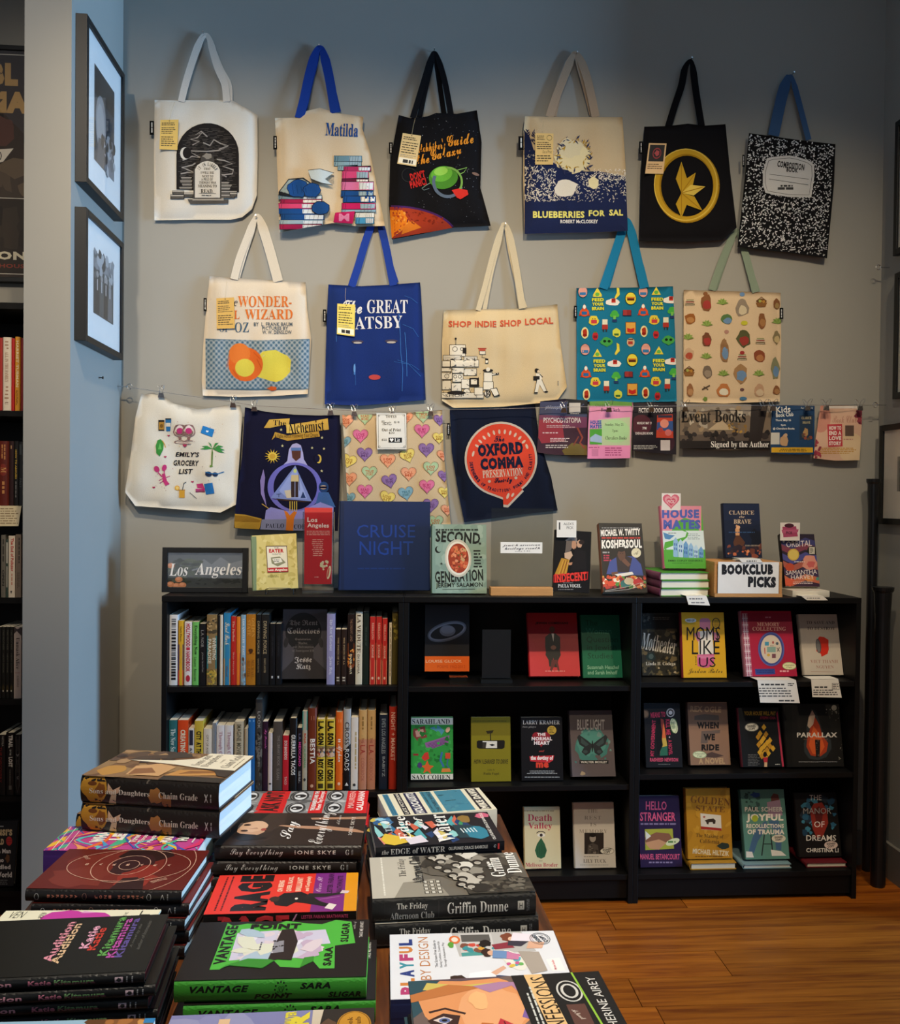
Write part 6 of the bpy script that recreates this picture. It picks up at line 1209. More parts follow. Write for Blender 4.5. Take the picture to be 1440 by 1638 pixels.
fo('grey paperback facing out with a dark head seen from behind', ze1, 722, 978, 490, 94, S1+.012, A, tilt=8, T=.02, fc='#4a474d', kind='p', yr=(.03, .05))

S2 = SHZ[0][1]
S = lambda *a, **k: spined(a[0], ze2, a[1], a[2], a[3], .03, S2, a[4], a[5] if len(a) > 5 else None, yb=585, **k)
S('teal spine with white script, leftmost in the lower spine row', 59, 119, 188, '#2c6a6c', st(('The New Suburbia', 18, 92, 4, 16, 'r'), c='#d8e4dc'), depth=.16)
S('orange-red spine second from the left in the lower row', 123, 182, 188, '#d8481c', st(('CREATING L.A.', 20, 90, 5, 15, 's', .04), c='#e8d8b8'), depth=.17)
S('short cream spine with black bands beside the orange-red one', 184, 216, 236, '#d9cfc4', Art().r(4, 3, 40, 17, '#2a2a3c').x('ALWAYS', 46, 5, 76, 15, '#2a2438', 's', .03).r(84, 3, 120, 17, '#5a5a7c'))
S('yellow spine with black capitals, fourth from the left in lower row', 219, 269, 192, '#c9ac3c', st(('CITY  AT THE', 22, 74, 4, 16, 's', .05), ('EDGE', 88, 128, 5, 15), c='#1c1810'), depth=.17)
S('cream spine with black stripes at its middle', 271, 319, 238, '#d6cbb8', Art().x('CITY OF AND', 14, 8, 60, 13, '#7a6a54').r(66, 3, 96, 6, '#1a1816').r(66, 9, 96, 12, '#1a1816').r(66, 15, 96, 18, '#1a1816'))
S('grey spine with fine dark stripes', 321, 344, 204, '#8f959c', Art().r(0, 3, 150, 5, '#3c4652').r(0, 10, 150, 12, '#3c4652').r(0, 15, 150, 17, '#ced2d4'), depth=.17)
for i, (a, b) in enumerate(((346, 391), (393, 441))):
    S(['left', 'right'][i]+' one of two white spines with faded rose script', a, b, 218, '#d8d2cf', st(('Through Crime', 14, 88, 5, 15, 'r', -.01), ('Denise', 100, 128, 6, 13), c='#a8707c'), group='white spines with rose script', depth=.19)
S('thick beige spine with olive capitals', 449, 501, 196, '#b5a88c', st(('IMAGINE', 6, 42, 5, 15, 's', .01), ('MOVIE DEAL', 46, 96, 5, 15, 's', .01), ('EARTH', 100, 128, 5, 15, 's', .01), c='#4f4a38'), depth=.19)
S('thin beige spine between the thick beige and the blue', 506, 526, 236, '#a8977c')
S('plain bright blue spine', 528, 567, 178, '#1f5f9c', Art().r(3, 2, 7, 18, '#6a9cc8'), depth=.17)
S('tallest spine of the lower row, dark grey photographic', 570, 609, 68, '#3a3836', Art().sc(40, 50, 1, 148, 19, 1.5, 5, ['#4c4a46', '#2a2826', '#6a6660', '#1c1a18'], 4).x('LOOK', 20, 6, 48, 14, '#a8a49c').x('A DECADE IN', 62, 6, 110, 13, '#8a867c'), depth=.2)
S('dark plum spine with pink script', 611, 641, 196, '#2a1426', st(('My Private', 16, 58, 4, 15, 'c'), c='#c85a9c'), depth=.17)
S('short pinkish white spine beside the plum one', 643, 668, 262, '#cdbfba', Art().r(130, 4, 134, 16, '#333'))
S('broad brown grey spine with faint lettering', 672, 724, 196, '#4c443e', st(('THE LIBRARY BOOK', 30, 96, 5, 11), ('SUSAN', 102, 126, 6, 12), c='#8c8278'), depth=.19)
S('bright red short spine', 727, 762, 276, '#b8202c', st(('DOS BANDIDOS', 14, 66, 5, 15, 's', .03), ('TACO', 112, 134, 6, 14), c='#e8c8bc'))
S('black spine with bold white capitals, middle of the lower row', 765, 809, 176, '#14110f', st(('GUERRILLA TACOS', 34, 118, 4, 15, 's', .03), c='#dcd8d0'), depth=.18, kind='h')
S('black spine with pink capitals beside the white-capital black one', 811, 838, 232, '#18141a', Art().x('L.A.', 14, 5, 30, 15, '#5c5c78', 's', .03).x('MEXICANO', 34, 4, 92, 15, '#c83a84', 's', .03).mic(104, 5, 138, 15, 2, '#aaa', 4))
S('spine with a teal head and colourful capitals on grey', 840, 868, 136, '#a8a08c', Art().r(0, 0, 36, 20, '#4c9c8c').x('BAJA', 42, 5, 62, 15, '#b84a2c', 's', .03).x('CALIFORNIA', 66, 5, 108, 15, '#5c8c5c', 's', .02).e(130, 10, 3, 5, '#333'), depth=.19)
S('tall brown spine with white capitals, lower row', 872, 920, 118, '#6a2c18', Art().l([(14, 6), (22, 6)], 1, '#b87a5c').l([(14, 12), (22, 12)], 1, '#b87a5c').x('BESTIA', 56, 3, 102, 15, '#e4dcd0', 's', .02).e(142, 10, 3, 4, '#c89a7c'), depth=.2, kind='h')
for i, (a, b) in enumerate(((922, 971), (976, 1028))):
    S(['left', 'right'][i]+' one of two yellow spines with heavy black capitals', a, b, 182, '#c9ac34', Art().x('L.A. SON', 4, 3, 54, 17, '#17140c', 's', .07).r(56, 0, 80, 20, '#8a7a44').sc(14, 58, 2, 78, 18, 2, 5, ['#6a4a3c', '#b8543c', '#3c4a5c', '#c9a88c'], 3).x('ROY CHOI', 84, 3, 130, 17, '#17140c', 's', .07).r(136, 4, 146, 16, '#3c3418'), group='yellow spines with black capitals', depth=.19, kind='h')
S('orange spine with white script', 1031, 1073, 140, '#d9641c', Art().l([(14, 6), (20, 6)], 1, '#f0b88c').l([(14, 12), (20, 12)], 1, '#f0b88c').x('Afghan', 62, 2, 96, 18, '#f0e4d4', 'c').x('● ●', 52, 6, 58, 14, '#f0e4d4').e(138, 10, 3, 4, '#f0c09c'), depth=.19, kind='h')
S('spine split grey above and black below, lower row', 1075, 1118, 124, '#a8a8a6', Art().p([(64, 0), (78, 20), (150, 20), (150, 0)], '#121113').x('CROSS', 24, 4, 66, 16, '#24242a').x('ROADS', 74, 4, 114, 16, '#d8d8d4').p([(136, 10), (142, 5), (142, 15)], '#d8d8d4'), depth=.19, kind='h')
S('plain white spine with tiny gold text beside the split one', 1120, 1161, 172, '#d9d4cb', Art().mic(30, 3, 110, 10, 1, '#b09c6c', 3, .5, 'j').e(140, 10, 3, 4, '#333'), depth=.16)
for i, (a, b) in enumerate(((1164, 1211), (1213, 1261))):
    S(['left', 'right'][i]+' one of two tan spines with rose feet', a, b, 130, '#c9a066', Art().r(55, 0, 150, 20, '#bd8064').x('THE', 52, 7, 62, 13, '#8a3a34').x('L.A.', 66, 4, 84, 16, '#9c3430', 's', .02).x('COOKBOOK', 90, 6, 134, 14, '#9c5a4c').mic(12, 7, 36, 13, 1, '#8c6c3c', 3, .6, 'j'), group='tan spines with rose feet', depth=.19, kind='h')
S('navy spine with pale capitals near the red end spine', 1281, 1331, 156, '#18263c', st(("EVE'S LOS ANGELES", 8, 78, 5, 14), ('BABITZ', 84, 124, 6, 12), c='#9fb0c0'), depth=.18, kind='h')
S('red spine with pale capitals, rightmost in the lower row', 1338, 1385, 110, '#a82c1c', st(('NIGHT + MARKET', 10, 98, 4, 15, 's', .01), c='#dcb8a8'), depth=.2, kind='h')
for i, (x, w_, h_, c) in enumerate(()): pass

# ------------------------------------------------------------------ middle bookcase, facing out
S1, S2, S3 = SHZ[1][0], SHZ[1][1], .10
A = Art().r(130, 60, 425, 380, '#17161a').r(150, 180, 420, 380, '#1d1b1c').ring(285, 228, 112, 48, 18, '#5c5a60', 40).ring(285, 228, 108, 44, 8, '#77757c', 40).e(288, 224, 48, 34, '#626066').e(288, 216, 40, 26, '#716f76')
A.t = [([(285+(x-285)*math.cos(-.28)-(y-228)*math.sin(-.28), 228+(x-285)*math.sin(-.28)+(y-228)*math.cos(-.28)) if k in (3, 4) else (x, y) for x, y in P], c, k) for P, c, k in A.t]
A.r(140, 378, 425, 470, '#e0601c').x('LOUISE GLÜCK', 156, 396, 374, 416, '#f0c8a0', 's', 0).x('POEMS 1962-2012', 226, 432, 396, 450, '#b84412', 's', 0)
fo('dark hardcover with a ringed planet over an orange band', ze3, 150, 420, 472, 74, S1+.028, A, tilt=6, T=.04, fc='#17161a', yr=(.04, .10))
m = MB(); a_ = at_y(Zx(ze3, 300), 1080, .04).x; b_ = at_y(Zx(ze3, 410), 1080, .04).x; m.box((0, 0, 0), (b_-a_, .05, .025)); o = m.obj('acrylic_riser', M_ACR); o.location = (a_, .03, S1+.0006); tag(o, 'clear acrylic riser under the ringed planet book', 'riser')
a_ = at_y(Zx(ze3, 497), 1080, .06); b_ = at_y(Zx(ze3, 670), 1080, .06); h_ = at_y(Zx(ze3, 580), Zy(ze3, 218), .06).z-S1
t = thing('empty_holder', 'empty smoky acrylic holder in the middle bookcase', 'holder', Matrix.Translation((a_.x, .05, S1+.0005))); W = b_.x-a_.x
M_SMK = mat('smoky_acrylic', '#191b1d', .3, spec=.5)
m = MB(); m.box((0, .012, .016), (W, .016, h_)); m.obj('panel', M_SMK, t); m = MB(); m.box((-.004, 0, 0), (W+.006, .05, .012)); m.obj('base', M_SMK, t)
A = Art().r(760, 120, 1095, 500, '#b8242c').r(760, 270, 1095, 500, '#c02a30').x('JEWISH COMEDIANS', 820, 170, 1020, 188, '#2a1214', 's', .05).e(922, 216, 17, 20, '#7c4a3c').p([(880, 262), (905, 240), (940, 238), (970, 262), (972, 330), (965, 345), (885, 350), (880, 320)], '#1a1416').p([(918, 240), (934, 240), (930, 290)], '#d8d0cc').e(930, 325, 17, 13, '#9c6450').p([(885, 345), (970, 340), (975, 370), (960, 400), (952, 445), (935, 445), (930, 385), (925, 445), (905, 440), (900, 400), (882, 370)], '#17120f').p([(920, 400), (955, 400), (968, 470), (958, 470), (945, 420), (918, 470), (908, 470)], '#5a1a1c').mic(880, 462, 1000, 474, 1, '#d88a88', 3, .5, 'j')
fo('red book with a seated man in a dark suit', ze3, 790, 1093, 500, 130, S1+.006, A, tilt=20, T=.025, fc='#b8242c', yr=(.05, .10))
A = Art().r(1090, 130, 1360, 515, '#14694c')
for i, (t_, b_, c) in enumerate((('The', 1196, '#0c4a34'), ('Woman', 1282, '#3c9474'), ('Question', 1320, '#0b4430'), ('in Jewish', 1312, '#0b4430'), ('Studies', 1292, '#0b4430'))): A.x(t_, 1122+i*4, 158+i*50, b_, 192+i*50+(8 if i in (2, 3) else 0), c, 's')
A.x('Susannah Heschel', 1136, 432, 1326, 456, '#8fc0a4', 's', .01).x('and Sarah Imhoff', 1138, 464, 1318, 488, '#8fc0a4', 's', .01)
fo('plain green book with dark green lettering', ze3, 1112, 1356, 511, 138, S1+.003, A, tilt=16, T=.02, fc='#14694c', kind='p', yr=(.04, .10))

A = Art().r(60, 180, 325, 565, '#2f8f3c').r(60, 182, 325, 224, '#ddd8c8').r(60, 522, 325, 565, '#ddd8c8').x('SARAHLAND', 74, 190, 302, 220, '#1a1c17', 'r').x('SAM COHEN', 74, 528, 306, 556, '#1a1c17', 'r')
A.p([(80, 250), (150, 232), (165, 300), (105, 322), (78, 290)], '#7c3a34').p([(92, 262), (140, 250), (150, 290), (100, 300)], '#b08a7c').p([(180, 245), (230, 228), (270, 260), (250, 290), (215, 262)], '#4c8a9c').p([(150, 335), (300, 288), (295, 335), (175, 378), (160, 368)], '#8a5a8c')
for i in range(5): A.l([(165+i*4, 345+i*7), (292-i*6, 302+i*9)], 2, '#4c2a54')
A.sc(46, 70, 235, 315, 515, 7, 15, ['#2a7a30', '#3ca048', '#1f6a2c'], 5, .5).p([(150, 395), (170, 390), (178, 430), (150, 445), (130, 425)], '#c8382c').p([(165, 440), (178, 470), (205, 475), (182, 495), (190, 525), (165, 505), (140, 520), (150, 490), (128, 475), (152, 470)], '#d8602c').l([(255, 390), (245, 440), (265, 480)], 12, '#3c6a9c').l([(290, 430), (285, 470), (300, 490)], 9, '#3c6a7c').r(275, 395, 305, 430, '#c84a2c').p([(255, 490), (300, 488), (310, 510), (250, 512)], '#d8803c').e(120, 470, 14, 18, '#4c3a6c').r(80, 400, 112, 412, '#8a2c2c').e(290, 255, 12, 18, '#d8a888', 30)
fo('green illustrated book with white bands at head and foot', ze5, 66, 322, 564, 184, S2+.002, A, tilt=10, T=.02, fc='#2f8f3c', kind='p', yr=(.03, .10))
A = Art().r(425, 175, 680, 580, '#7f7418').r(425, 180, 680, 290, '#6f6414').mic(440, 198, 645, 206, 1, '#4c4410', 3, .6, 'j').l([(548, 270), (549, 320)], 6, '#2a2410').p([(520, 262), (568, 258), (560, 276), (530, 280)], '#2a2410').p([(465, 326), (475, 320), (630, 318), (636, 326), (634, 362), (620, 372), (480, 370), (466, 362)], '#1c1810').r(500, 324, 588, 366, '#d8d2c4').p([(540, 345), (560, 340), (578, 348), (558, 354)], '#222').p([(500, 330), (525, 330), (520, 366), (500, 366)], '#3a342c').x('HOW I LEARNED TO DRIVE', 448, 434, 656, 462, '#2a2410', 's', .03, .3).x('a play by', 530, 494, 576, 504, '#2a2410', 'r', -.01, .2).x('Paula Vogel', 506, 514, 600, 532, '#2a2410', 'r')
fo('olive book with a car mirror on its cover', ze5, 433, 673, 574, 183, S2, A, tilt=10, T=.014, fc='#7f7418', kind='p', yr=(.025, .10))
A = Art().r(730, 180, 995, 572, '#0f0d10').x('LARRY KRAMER', 744, 198, 968, 222, '#b8b4b0', 'r', -.012).x('two plays', 744, 232, 824, 246, '#8f8b88', 'r', -.01, .2).e(920, 258, 28, 27, '#b8983c').mic(902, 240, 938, 276, 4, '#5c4814', 3, .5, 'c').hrt(856, 315, 110, 95, '#8c1f28').x('THE', 832, 274, 882, 292, '#e8d8d4', 's', .05).x('NORMAL', 798, 298, 922, 320, '#e8d8d4', 's', .05).x('HEART', 812, 324, 908, 346, '#e8d8d4', 's', .05).x('and', 842, 378, 874, 390, '#b8443c', 'r', -.01, .3).p([(785, 416), (935, 410), (928, 440), (905, 455), (830, 450), (790, 446)], '#c22c34').x('the destiny of', 792, 412, 928, 446, '#f0e0d8', 's', .06).x('me', 824, 452, 902, 486, '#d8402c', 's', .06).mic(766, 500, 956, 524, 3, '#aaa', 4, .35, 'c').mic(756, 538, 970, 546, 1, '#999', 5, .6, 'j')
fo('black paperback with red heart lettering and a gold seal', ze5, 738, 990, 570, 186, S2, A, tilt=10, T=.022, fc='#0f0d10', kind='p', yr=(.025, .10))
A = Art().r(1020, 145, 1315, 560, '#5c5256').blob(1165, 350, 108, 100, '#3f7c78', 4, 22, .12).blob(1160, 340, 84, 76, '#4c8c86', 6, 18, .12).sc(20, 1065, 250, 1280, 480, 5, 16, ['#3f7c78', '#6a8c8a', '#5c5256'], 5, .4).x('BLUE LIGHT', 1074, 192, 1240, 256, '#c9c5c4', 's', .02)
for s_ in (-1, 1): A.p([(1166, 345), (1166+s_*30, 320), (1166+s_*80, 285), (1166+s_*92, 300), (1166+s_*78, 345), (1166+s_*50, 362), (1166+s_*66, 390), (1166+s_*40, 412), (1166+s_*14, 395)], '#1f262c').p([(1166+s_*20, 345), (1166+s_*68, 302), (1166+s_*70, 335), (1166+s_*40, 355)], '#34484c').e(1166+s_*42, 388, 14, 10, '#34484c')
A.e(1166, 355, 5, 36, '#14181c').r(1088, 440, 1264, 462, '#1a1a1d').x('WALTER MOSLEY', 1096, 444, 1256, 458, '#cdc9c6', 's', .03).blob(1108, 520, 18, 12, '#a89070', 3, 10, .3)
fo('grey book with a dark butterfly on teal', ze5, 1045, 1308, 556, 154, S2+.004, A, tilt=18, T=.03, fc='#5c5256', sc='#3c3438', yr=(.04, .10))

A = Art().r(75, 100, 240, 345, '#d6c79c').mic(92, 110, 210, 116, 1, '#8f8060', 3, .6, 'j').x('Death', 106, 126, 200, 152, '#b8344c', 'r').x('Valley', 108, 158, 200, 188, '#b8344c', 'r').ring(157, 200, 16, 8, 3, '#3a2c24', 16, 180, 360).e(158, 206, 15, 7, '#e8e0d0').e(158, 206, 6, 6, '#3a2c24').p([(158, 216), (172, 240), (180, 265), (172, 290), (158, 297), (142, 290), (134, 265), (142, 240)], '#2f5c3c')
for i in range(5): A.l([(146+i*6, 240+abs(i-2)*6), (144+i*7, 286-abs(i-2)*4)], 1.5, '#1c3c26')
A.mic(150, 303, 166, 307, 1, '#555', 3, .5).x('Melissa Broder', 98, 312, 222, 328, '#b8344c', 'r').mic(110, 332, 210, 336, 1, '#a8485c', 4, .5, 'c')
fo('cream book with rose lettering and a green teardrop', ze7, 97, 235, 340, 103, S3, A, tilt=12, T=.02, fc='#d6c79c', yr=(.03, .10))
A = Art().r(270, 80, 450, 340, '#cbc5bc')
for i, (t_, a, b) in enumerate((('THE', 336, 376), ('REST', 324, 388), ('IS', 346, 370), ('MEMORY', 304, 412))): A.x(t_, a, 106+i*26, b, 120+i*26, '#8a847c', 'r', -.02, 0, 0, 0, 1.2)
A.r(324, 197, 398, 279, '#2c2624').e(356, 218, 12, 15, '#9c948c').p([(335, 279), (338, 245), (356, 236), (376, 245), (380, 279)], '#4c4642').e(356, 206, 13, 8, '#1a1614').sc(12, 336, 245, 378, 276, 2, 4, ['#7c746c', '#2c2826'], 3).mic(322, 286, 394, 291, 1, '#777', 3).x('LILY TUCK', 320, 298, 408, 312, '#55504a', 'r', -.015).mic(308, 318, 418, 323, 1, '#999', 4, .6, 'j').e(411, 267, 27, 13, '#3a3632', 0, 24).e(411, 267, 25.5, 11.5, '#d8d4c8', 0, 24).x('SIGNED', 394, 258, 428, 266, '#222', 's', .04, 0, -4).x('COPY', 398, 267, 424, 276, '#222', 's', .04, 0, -4)
fo('pale grey book with a small dark portrait photograph', ze7, 290, 445, 337, 85, S3, A, tilt=12, T=.02, fc='#cbc5bc', yr=(.03, .10))

# ------------------------------------------------------------------ right bookcase, facing out
S1, S2, S3 = SHZ[2][0], SHZ[2][1], .10
A = Art().r(85, 110, 325, 480, '#2c2b26').sc(90, 95, 190, 318, 470, 8, 18, ['#3c382c', '#4a4434', '#28261f', '#57503c', '#1c1b17', '#6a5c40'], 5, .5).r(90, 118, 300, 200, '#232421').sc(12, 98, 118, 150, 180, 5, 10, ['#5c5c54', '#3a3b36'], 4, .5).mic(160, 132, 280, 150, 2, '#6a6a64', 3, .4).x('Motheater', 96, 240, 298, 335, '#dcd6ca', 'r', -.006, 0, 10).x('Linda H. Codega', 120, 392, 290, 416, '#dcd6ca', 'r', -.012).blob(148, 362, 26, 26, '#22302f', 6, 14, .2).e(150, 360, 14, 15, '#4a5a58').sc(8, 180, 425, 315, 468, 5, 12, ['#8a7a54', '#6c6044', '#b8a88c'], 8, .4)
fo('dark mossy paperback with white blackletter-like title, leftmost', ze4, 101, 320, 474, 118, S1, A, tilt=10, T=.022, fc='#2c2b26', kind='p', yr=(.03, .10))
A = Art().r(325, 110, 590, 492, '#dba51e').p([(430, 150), (440, 140), (478, 140), (492, 155), (490, 205), (430, 200)], '#c97a8c').p([(422, 215), (500, 210), (512, 345), (425, 350)], '#e6dccb').p([(398, 230), (430, 215), (435, 270), (418, 275)], '#c8788a').p([(500, 215), (545, 230), (540, 270), (512, 270)], '#c8788a').p([(415, 350), (515, 345), (512, 405), (480, 425), (448, 425), (418, 415)], '#cf5c84').r(418, 355, 514, 372, '#d87a98').ring(524, 170, 22, 30, 5, '#3a3420', 20).l([(524, 200), (535, 260)], 6, '#3a3420')
for i in range(4): A.l([(512+i*8, 148), (512+i*8, 192)], 1.3, '#5c5430'); A.l([(506, 155+i*10), (542, 155+i*10)], 1.3, '#5c5430')
A.x('MOMS', 355, 190, 548, 268, '#17130f', 's', .0).x('LIKE', 385, 268, 545, 348, '#17130f', 's', .0).x('US', 425, 365, 522, 422, '#17130f', 's', .0).x('Jordan Roter', 362, 430, 562, 466, '#17130f', 'c', -.01).x('a novel', 402, 360, 412, 410, '#17130f', 's', .02, .2, 0, -90).blob(378, 153, 34, 13, '#e8e2d4', 3, 12, .06).x('SIGNED COPY', 354, 146, 402, 160, '#333', 's', .03)
fo('yellow book with a pink figure holding a racket', ze4, 337, 586, 490, 114, S1, A, tilt=10, T=.024, fc='#dba51e', sc='#8a2c3c', yr=(.03, .10))
A = Art().r(660, 105, 1000, 492, '#b01c40').p([(672, 112), (705, 112), (735, 487), (700, 487)], '#b8788c')
for i in range(20): y = 118+i*19; A.p([(672+i*1.5, y), (705+i*1.5, y), (705+i*1.5, y+7), (672+i*1.5, y+7)], '#d8c0cc' if i % 2 else '#9c4c6c')
for i in range(2): A.l([(680+i*14, 114), (708+i*14, 486)], 4, '#e0d0d8')
A.p([(705, 112), (955, 112), (962, 230), (712, 230)], '#9c1c3c').mic(802, 130, 850, 140, 1, '#d88a9c', 3, .7, 'c').x('MEMORY', 760, 164, 890, 186, '#e6b4a4', 'r').x('COLLECTING', 734, 190, 926, 212, '#e6b4a4', 'r')
A.e(842, 318, 76, 99, '#3f4c94', -4, 40).ring(842, 318, 72, 95, 5, '#5f6cb4', 30).e(842, 318, 60, 82, '#dccfc0', -4, 36).r(805, 276, 828, 298, '#4c9cc0').r(818, 305, 868, 336, '#8cb0a8').r(846, 345, 868, 370, '#7c4c5c').l([(804, 310), (806, 345)], 5, '#c84c3c').l([(874, 310), (890, 332)], 4, '#5c4a4a').l([(890, 308), (876, 332)], 4, '#5c4a4a').e(876, 286, 8, 9, '#4c5c6c').e(826, 352, 9, 8, '#d8b04c').e(852, 280, 5, 8, '#a83c3c').mic(835, 296, 862, 302, 1, '#555', 3)
A.p([(748, 432), (862, 430), (866, 462), (752, 466)], '#34448c').mic(760, 438, 856, 456, 2, '#1c2c6c', 3, .4, 'j').e(946, 415, 40, 22, '#e8e4b4', 3, 24).ring(946, 415, 39, 21, 2, '#4c8c4c', 24).x('Autographed', 916, 406, 974, 416, '#2c5c34', 'r', -.01, .2).x('Copy', 930, 418, 962, 428, '#2c5c34', 'r', -.01, .2).mic(892, 438, 960, 452, 1, '#e8a8b0', 4, .7)
fo('crimson book with a blue oval frame and gingham spine edge', ze4, 700, 992, 488, 112, S1+.004, A, tilt=15, T=.03, fc='#b01c40', sc='#b8788c', yr=(.03, .10))
A = Art().r(1000, 120, 1275, 480, '#cfc2b2').x('TO SAVE AND', 1044, 156, 1206, 174, '#4c4240', 'r', -.015).x('TO DESTROY', 1048, 190, 1210, 208, '#4c4240', 'r', -.015).p([(1102, 270), (1120, 245), (1145, 248), (1172, 265), (1172, 300), (1174, 320), (1166, 345), (1132, 362), (1128, 345), (1102, 330)], '#d8301c').e(1114, 300, 15, 42, '#5c5a5a', -8, 24).e(1113, 300, 10, 36, '#7c7a78', -8, 20).x('VIET THANH', 1068, 380, 1226, 398, '#a87464', 'r', -.02).x('NGUYEN', 1100, 412, 1202, 430, '#a87464', 'r', -.02).l([(1070, 448), (1206, 450)], 2, '#b08478')
fo('cream and grey book with a red head in profile', ze4, 1035, 1270, 477, 127, S1+.002, A, tilt=15, T=.022, fc='#cfc2b2', sc='#c0b4a4', yr=(.03, .10))
flatcard('shelf_card', 'larger handwritten white card hanging below the crimson book', [(762, 497), (985, 497), (1007, 629), (779, 626)], Art().mic(784, 514, 918, 530, 1, '#444', 3, .6, 'j').mic(772, 536, 968, 596, 4, '#444', 4, .4).mic(886, 608, 986, 622, 1, '#444', 5, .6).mic(938, 512, 976, 532, 2, '#444', 6, .5), ze4, Y=-.004)
flatcard('shelf_card', 'smaller handwritten white card hanging below the red profile book', [(1072, 492), (1228, 490), (1249, 598), (1080, 594)], Art().mic(1092, 530, 1185, 545, 1, '#444', 3, .6).mic(1085, 548, 1228, 586, 3, '#444', 4, .45).r(1192, 514, 1236, 552, '#8a8680').r(1195, 517, 1233, 549, '#e4ded2').mic(1197, 519, 1230, 547, 3, '#444', 5, .5), ze4, Y=-.004)

A = Art().r(90, 90, 340, 470, '#16171c').arc('MY GOVERNMENT', 215, 290, 58, 178, 181, 22, '#c83c5c', 's', .04) if False else Art().r(90, 90, 340, 470, '#16171c')
A.x('MY GOVERNMENT', 150, 186, 172, 395, '#b83454', 's', .03, 0, 3, -90).x('MEANS TO', 148, 140, 232, 172, '#b83454', 's', .04, 0, -4).x('KILL ME', 236, 182, 260, 272, '#b83454', 's', .03, 0, -3, 90).x('A NOVEL', 250, 300, 272, 388, '#b83454', 's', .03, 0, -3, 90).e(256, 285, 4, 4, '#d8c4cc').x('RASHEED NEWSON', 144, 404, 306, 426, '#c84c68', 's', .05).mic(182, 438, 270, 444, 1, '#777', 3, .5, 'c')
A.p([(205, 178), (222, 184), (230, 240), (238, 300), (245, 385), (200, 388)], '#8c3a34').p([(222, 200), (230, 240), (236, 290), (212, 300)], '#d86c3c').p([(214, 290), (236, 290), (244, 340), (215, 350)], '#c9a84c').p([(205, 345), (244, 335), (246, 390), (200, 392)], '#2f6a54').p([(185, 180), (205, 178), (208, 220), (215, 262), (212, 300), (218, 330), (205, 360), (190, 388), (180, 300)], '#0c0d11')
A.e(262, 144, 24, 26, '#a8a8ac').e(262, 144, 17, 19, '#1a1c20').e(262, 144, 11, 12, '#c8c8cc').e(116, 152, 23, 25, '#5c4a3c').e(116, 152, 17, 18, '#8a6c54').e(282, 220, 20, 44, '#d8dcb4', -14, 24).ring(282, 220, 18, 41, 2, '#4c8c4c', 24).x('Autographed', 262, 196, 294, 236, '#3c6c3c', 'r', -.01, 0, -10, 90)
fo('black paperback with a rainbow face profile and round seals', ze6, 122, 332, 467, 97, S2, A, tilt=11, T=.022, fc='#16171c', kind='p', yr=(.03, .10))
A = Art().r(340, 88, 612, 465, '#94725c').r(340, 88, 600, 210, '#745c4e').x('REX OGLE', 376, 106, 554, 142, '#a88a6c', 's', .05, 0, 2).p([(400, 162), (460, 152), (540, 160), (542, 188), (400, 186)], '#4c4644').x('WHEN', 414, 198, 540, 236, '#1f1a19', 's', .06).p([(440, 250), (548, 244), (546, 262), (480, 268), (476, 320), (436, 322)], '#6c5c54').x('WE', 452, 266, 518, 304, '#1f1a19', 's', .06).x('RIDE', 440, 326, 542, 362, '#1f1a19', 's', .06).p([(430, 395), (500, 370), (570, 392), (520, 404)], '#54403a').e(430, 386, 40, 21, '#dfe3bc', 3, 24).ring(430, 386, 38, 19, 2, '#4c8c4c', 24).x('Autographed', 400, 376, 462, 386, '#3c6c3c', 'r', -.01, .2).x('Copy', 414, 389, 446, 399, '#3c6c3c', 'r', -.01, .2).x('A NOVEL', 424, 404, 576, 440, '#c09c74', 's', .05)
fo('brown book with rough black capitals and a green oval sticker', ze6, 378, 608, 455, 93, S2+.004, A, tilt=12, T=.026, fc='#94725c', sc='#3c2c28', yr=(.03, .10))
A = Art().r(645, 120, 920, 470, '#12151a').p([(878, 135), (884, 180), (918, 462), (906, 466), (872, 150)], '#b83450').x('YOUR HOUSE WILL PAY', 686, 136, 868, 160, '#d8b03c', 's', .02).x('STEPH CHA', 778, 166, 868, 182, '#a83450', 's', .05).e(730, 228, 40, 24, '#d8d6cc').ring(730, 228, 38, 22, 2, '#333', 24).x('SIGNED', 704, 214, 756, 228, '#222', 's', .04, 0, -6).x('COPY', 712, 230, 752, 243, '#222', 's', .04, 0, -6)
dm = [(800, 228), (778, 264), (812, 268), (766, 284), (798, 292), (834, 304), (786, 310), (818, 318), (770, 328), (802, 336), (834, 336), (852, 350), (786, 352), (818, 358), (776, 372), (802, 376), (826, 378), (788, 394), (810, 400)]
for x, y in dm: A.p([(x, y-19), (x+14, y), (x, y+19), (x-14, y)], '#d8a834' if (x+y) % 3 else '#c08c28')
A.blob(806, 384, 12, 16, '#1a1413', 3, 10, .1).p([(794, 402), (822, 400), (820, 430), (800, 430)], '#b82c3c').r(803, 430, 820, 470, '#d8b48c').mic(708, 382, 778, 452, 8, '#7c7c7c', 3, .3).mic(866, 438, 900, 446, 1, '#bbb', 4, .6)
fo('black book with yellow diamonds and a match', ze6, 680, 916, 467, 126, S2+.002, A, tilt=15, T=.024, fc='#12151a', sc='#5c2434', yr=(.03, .10))
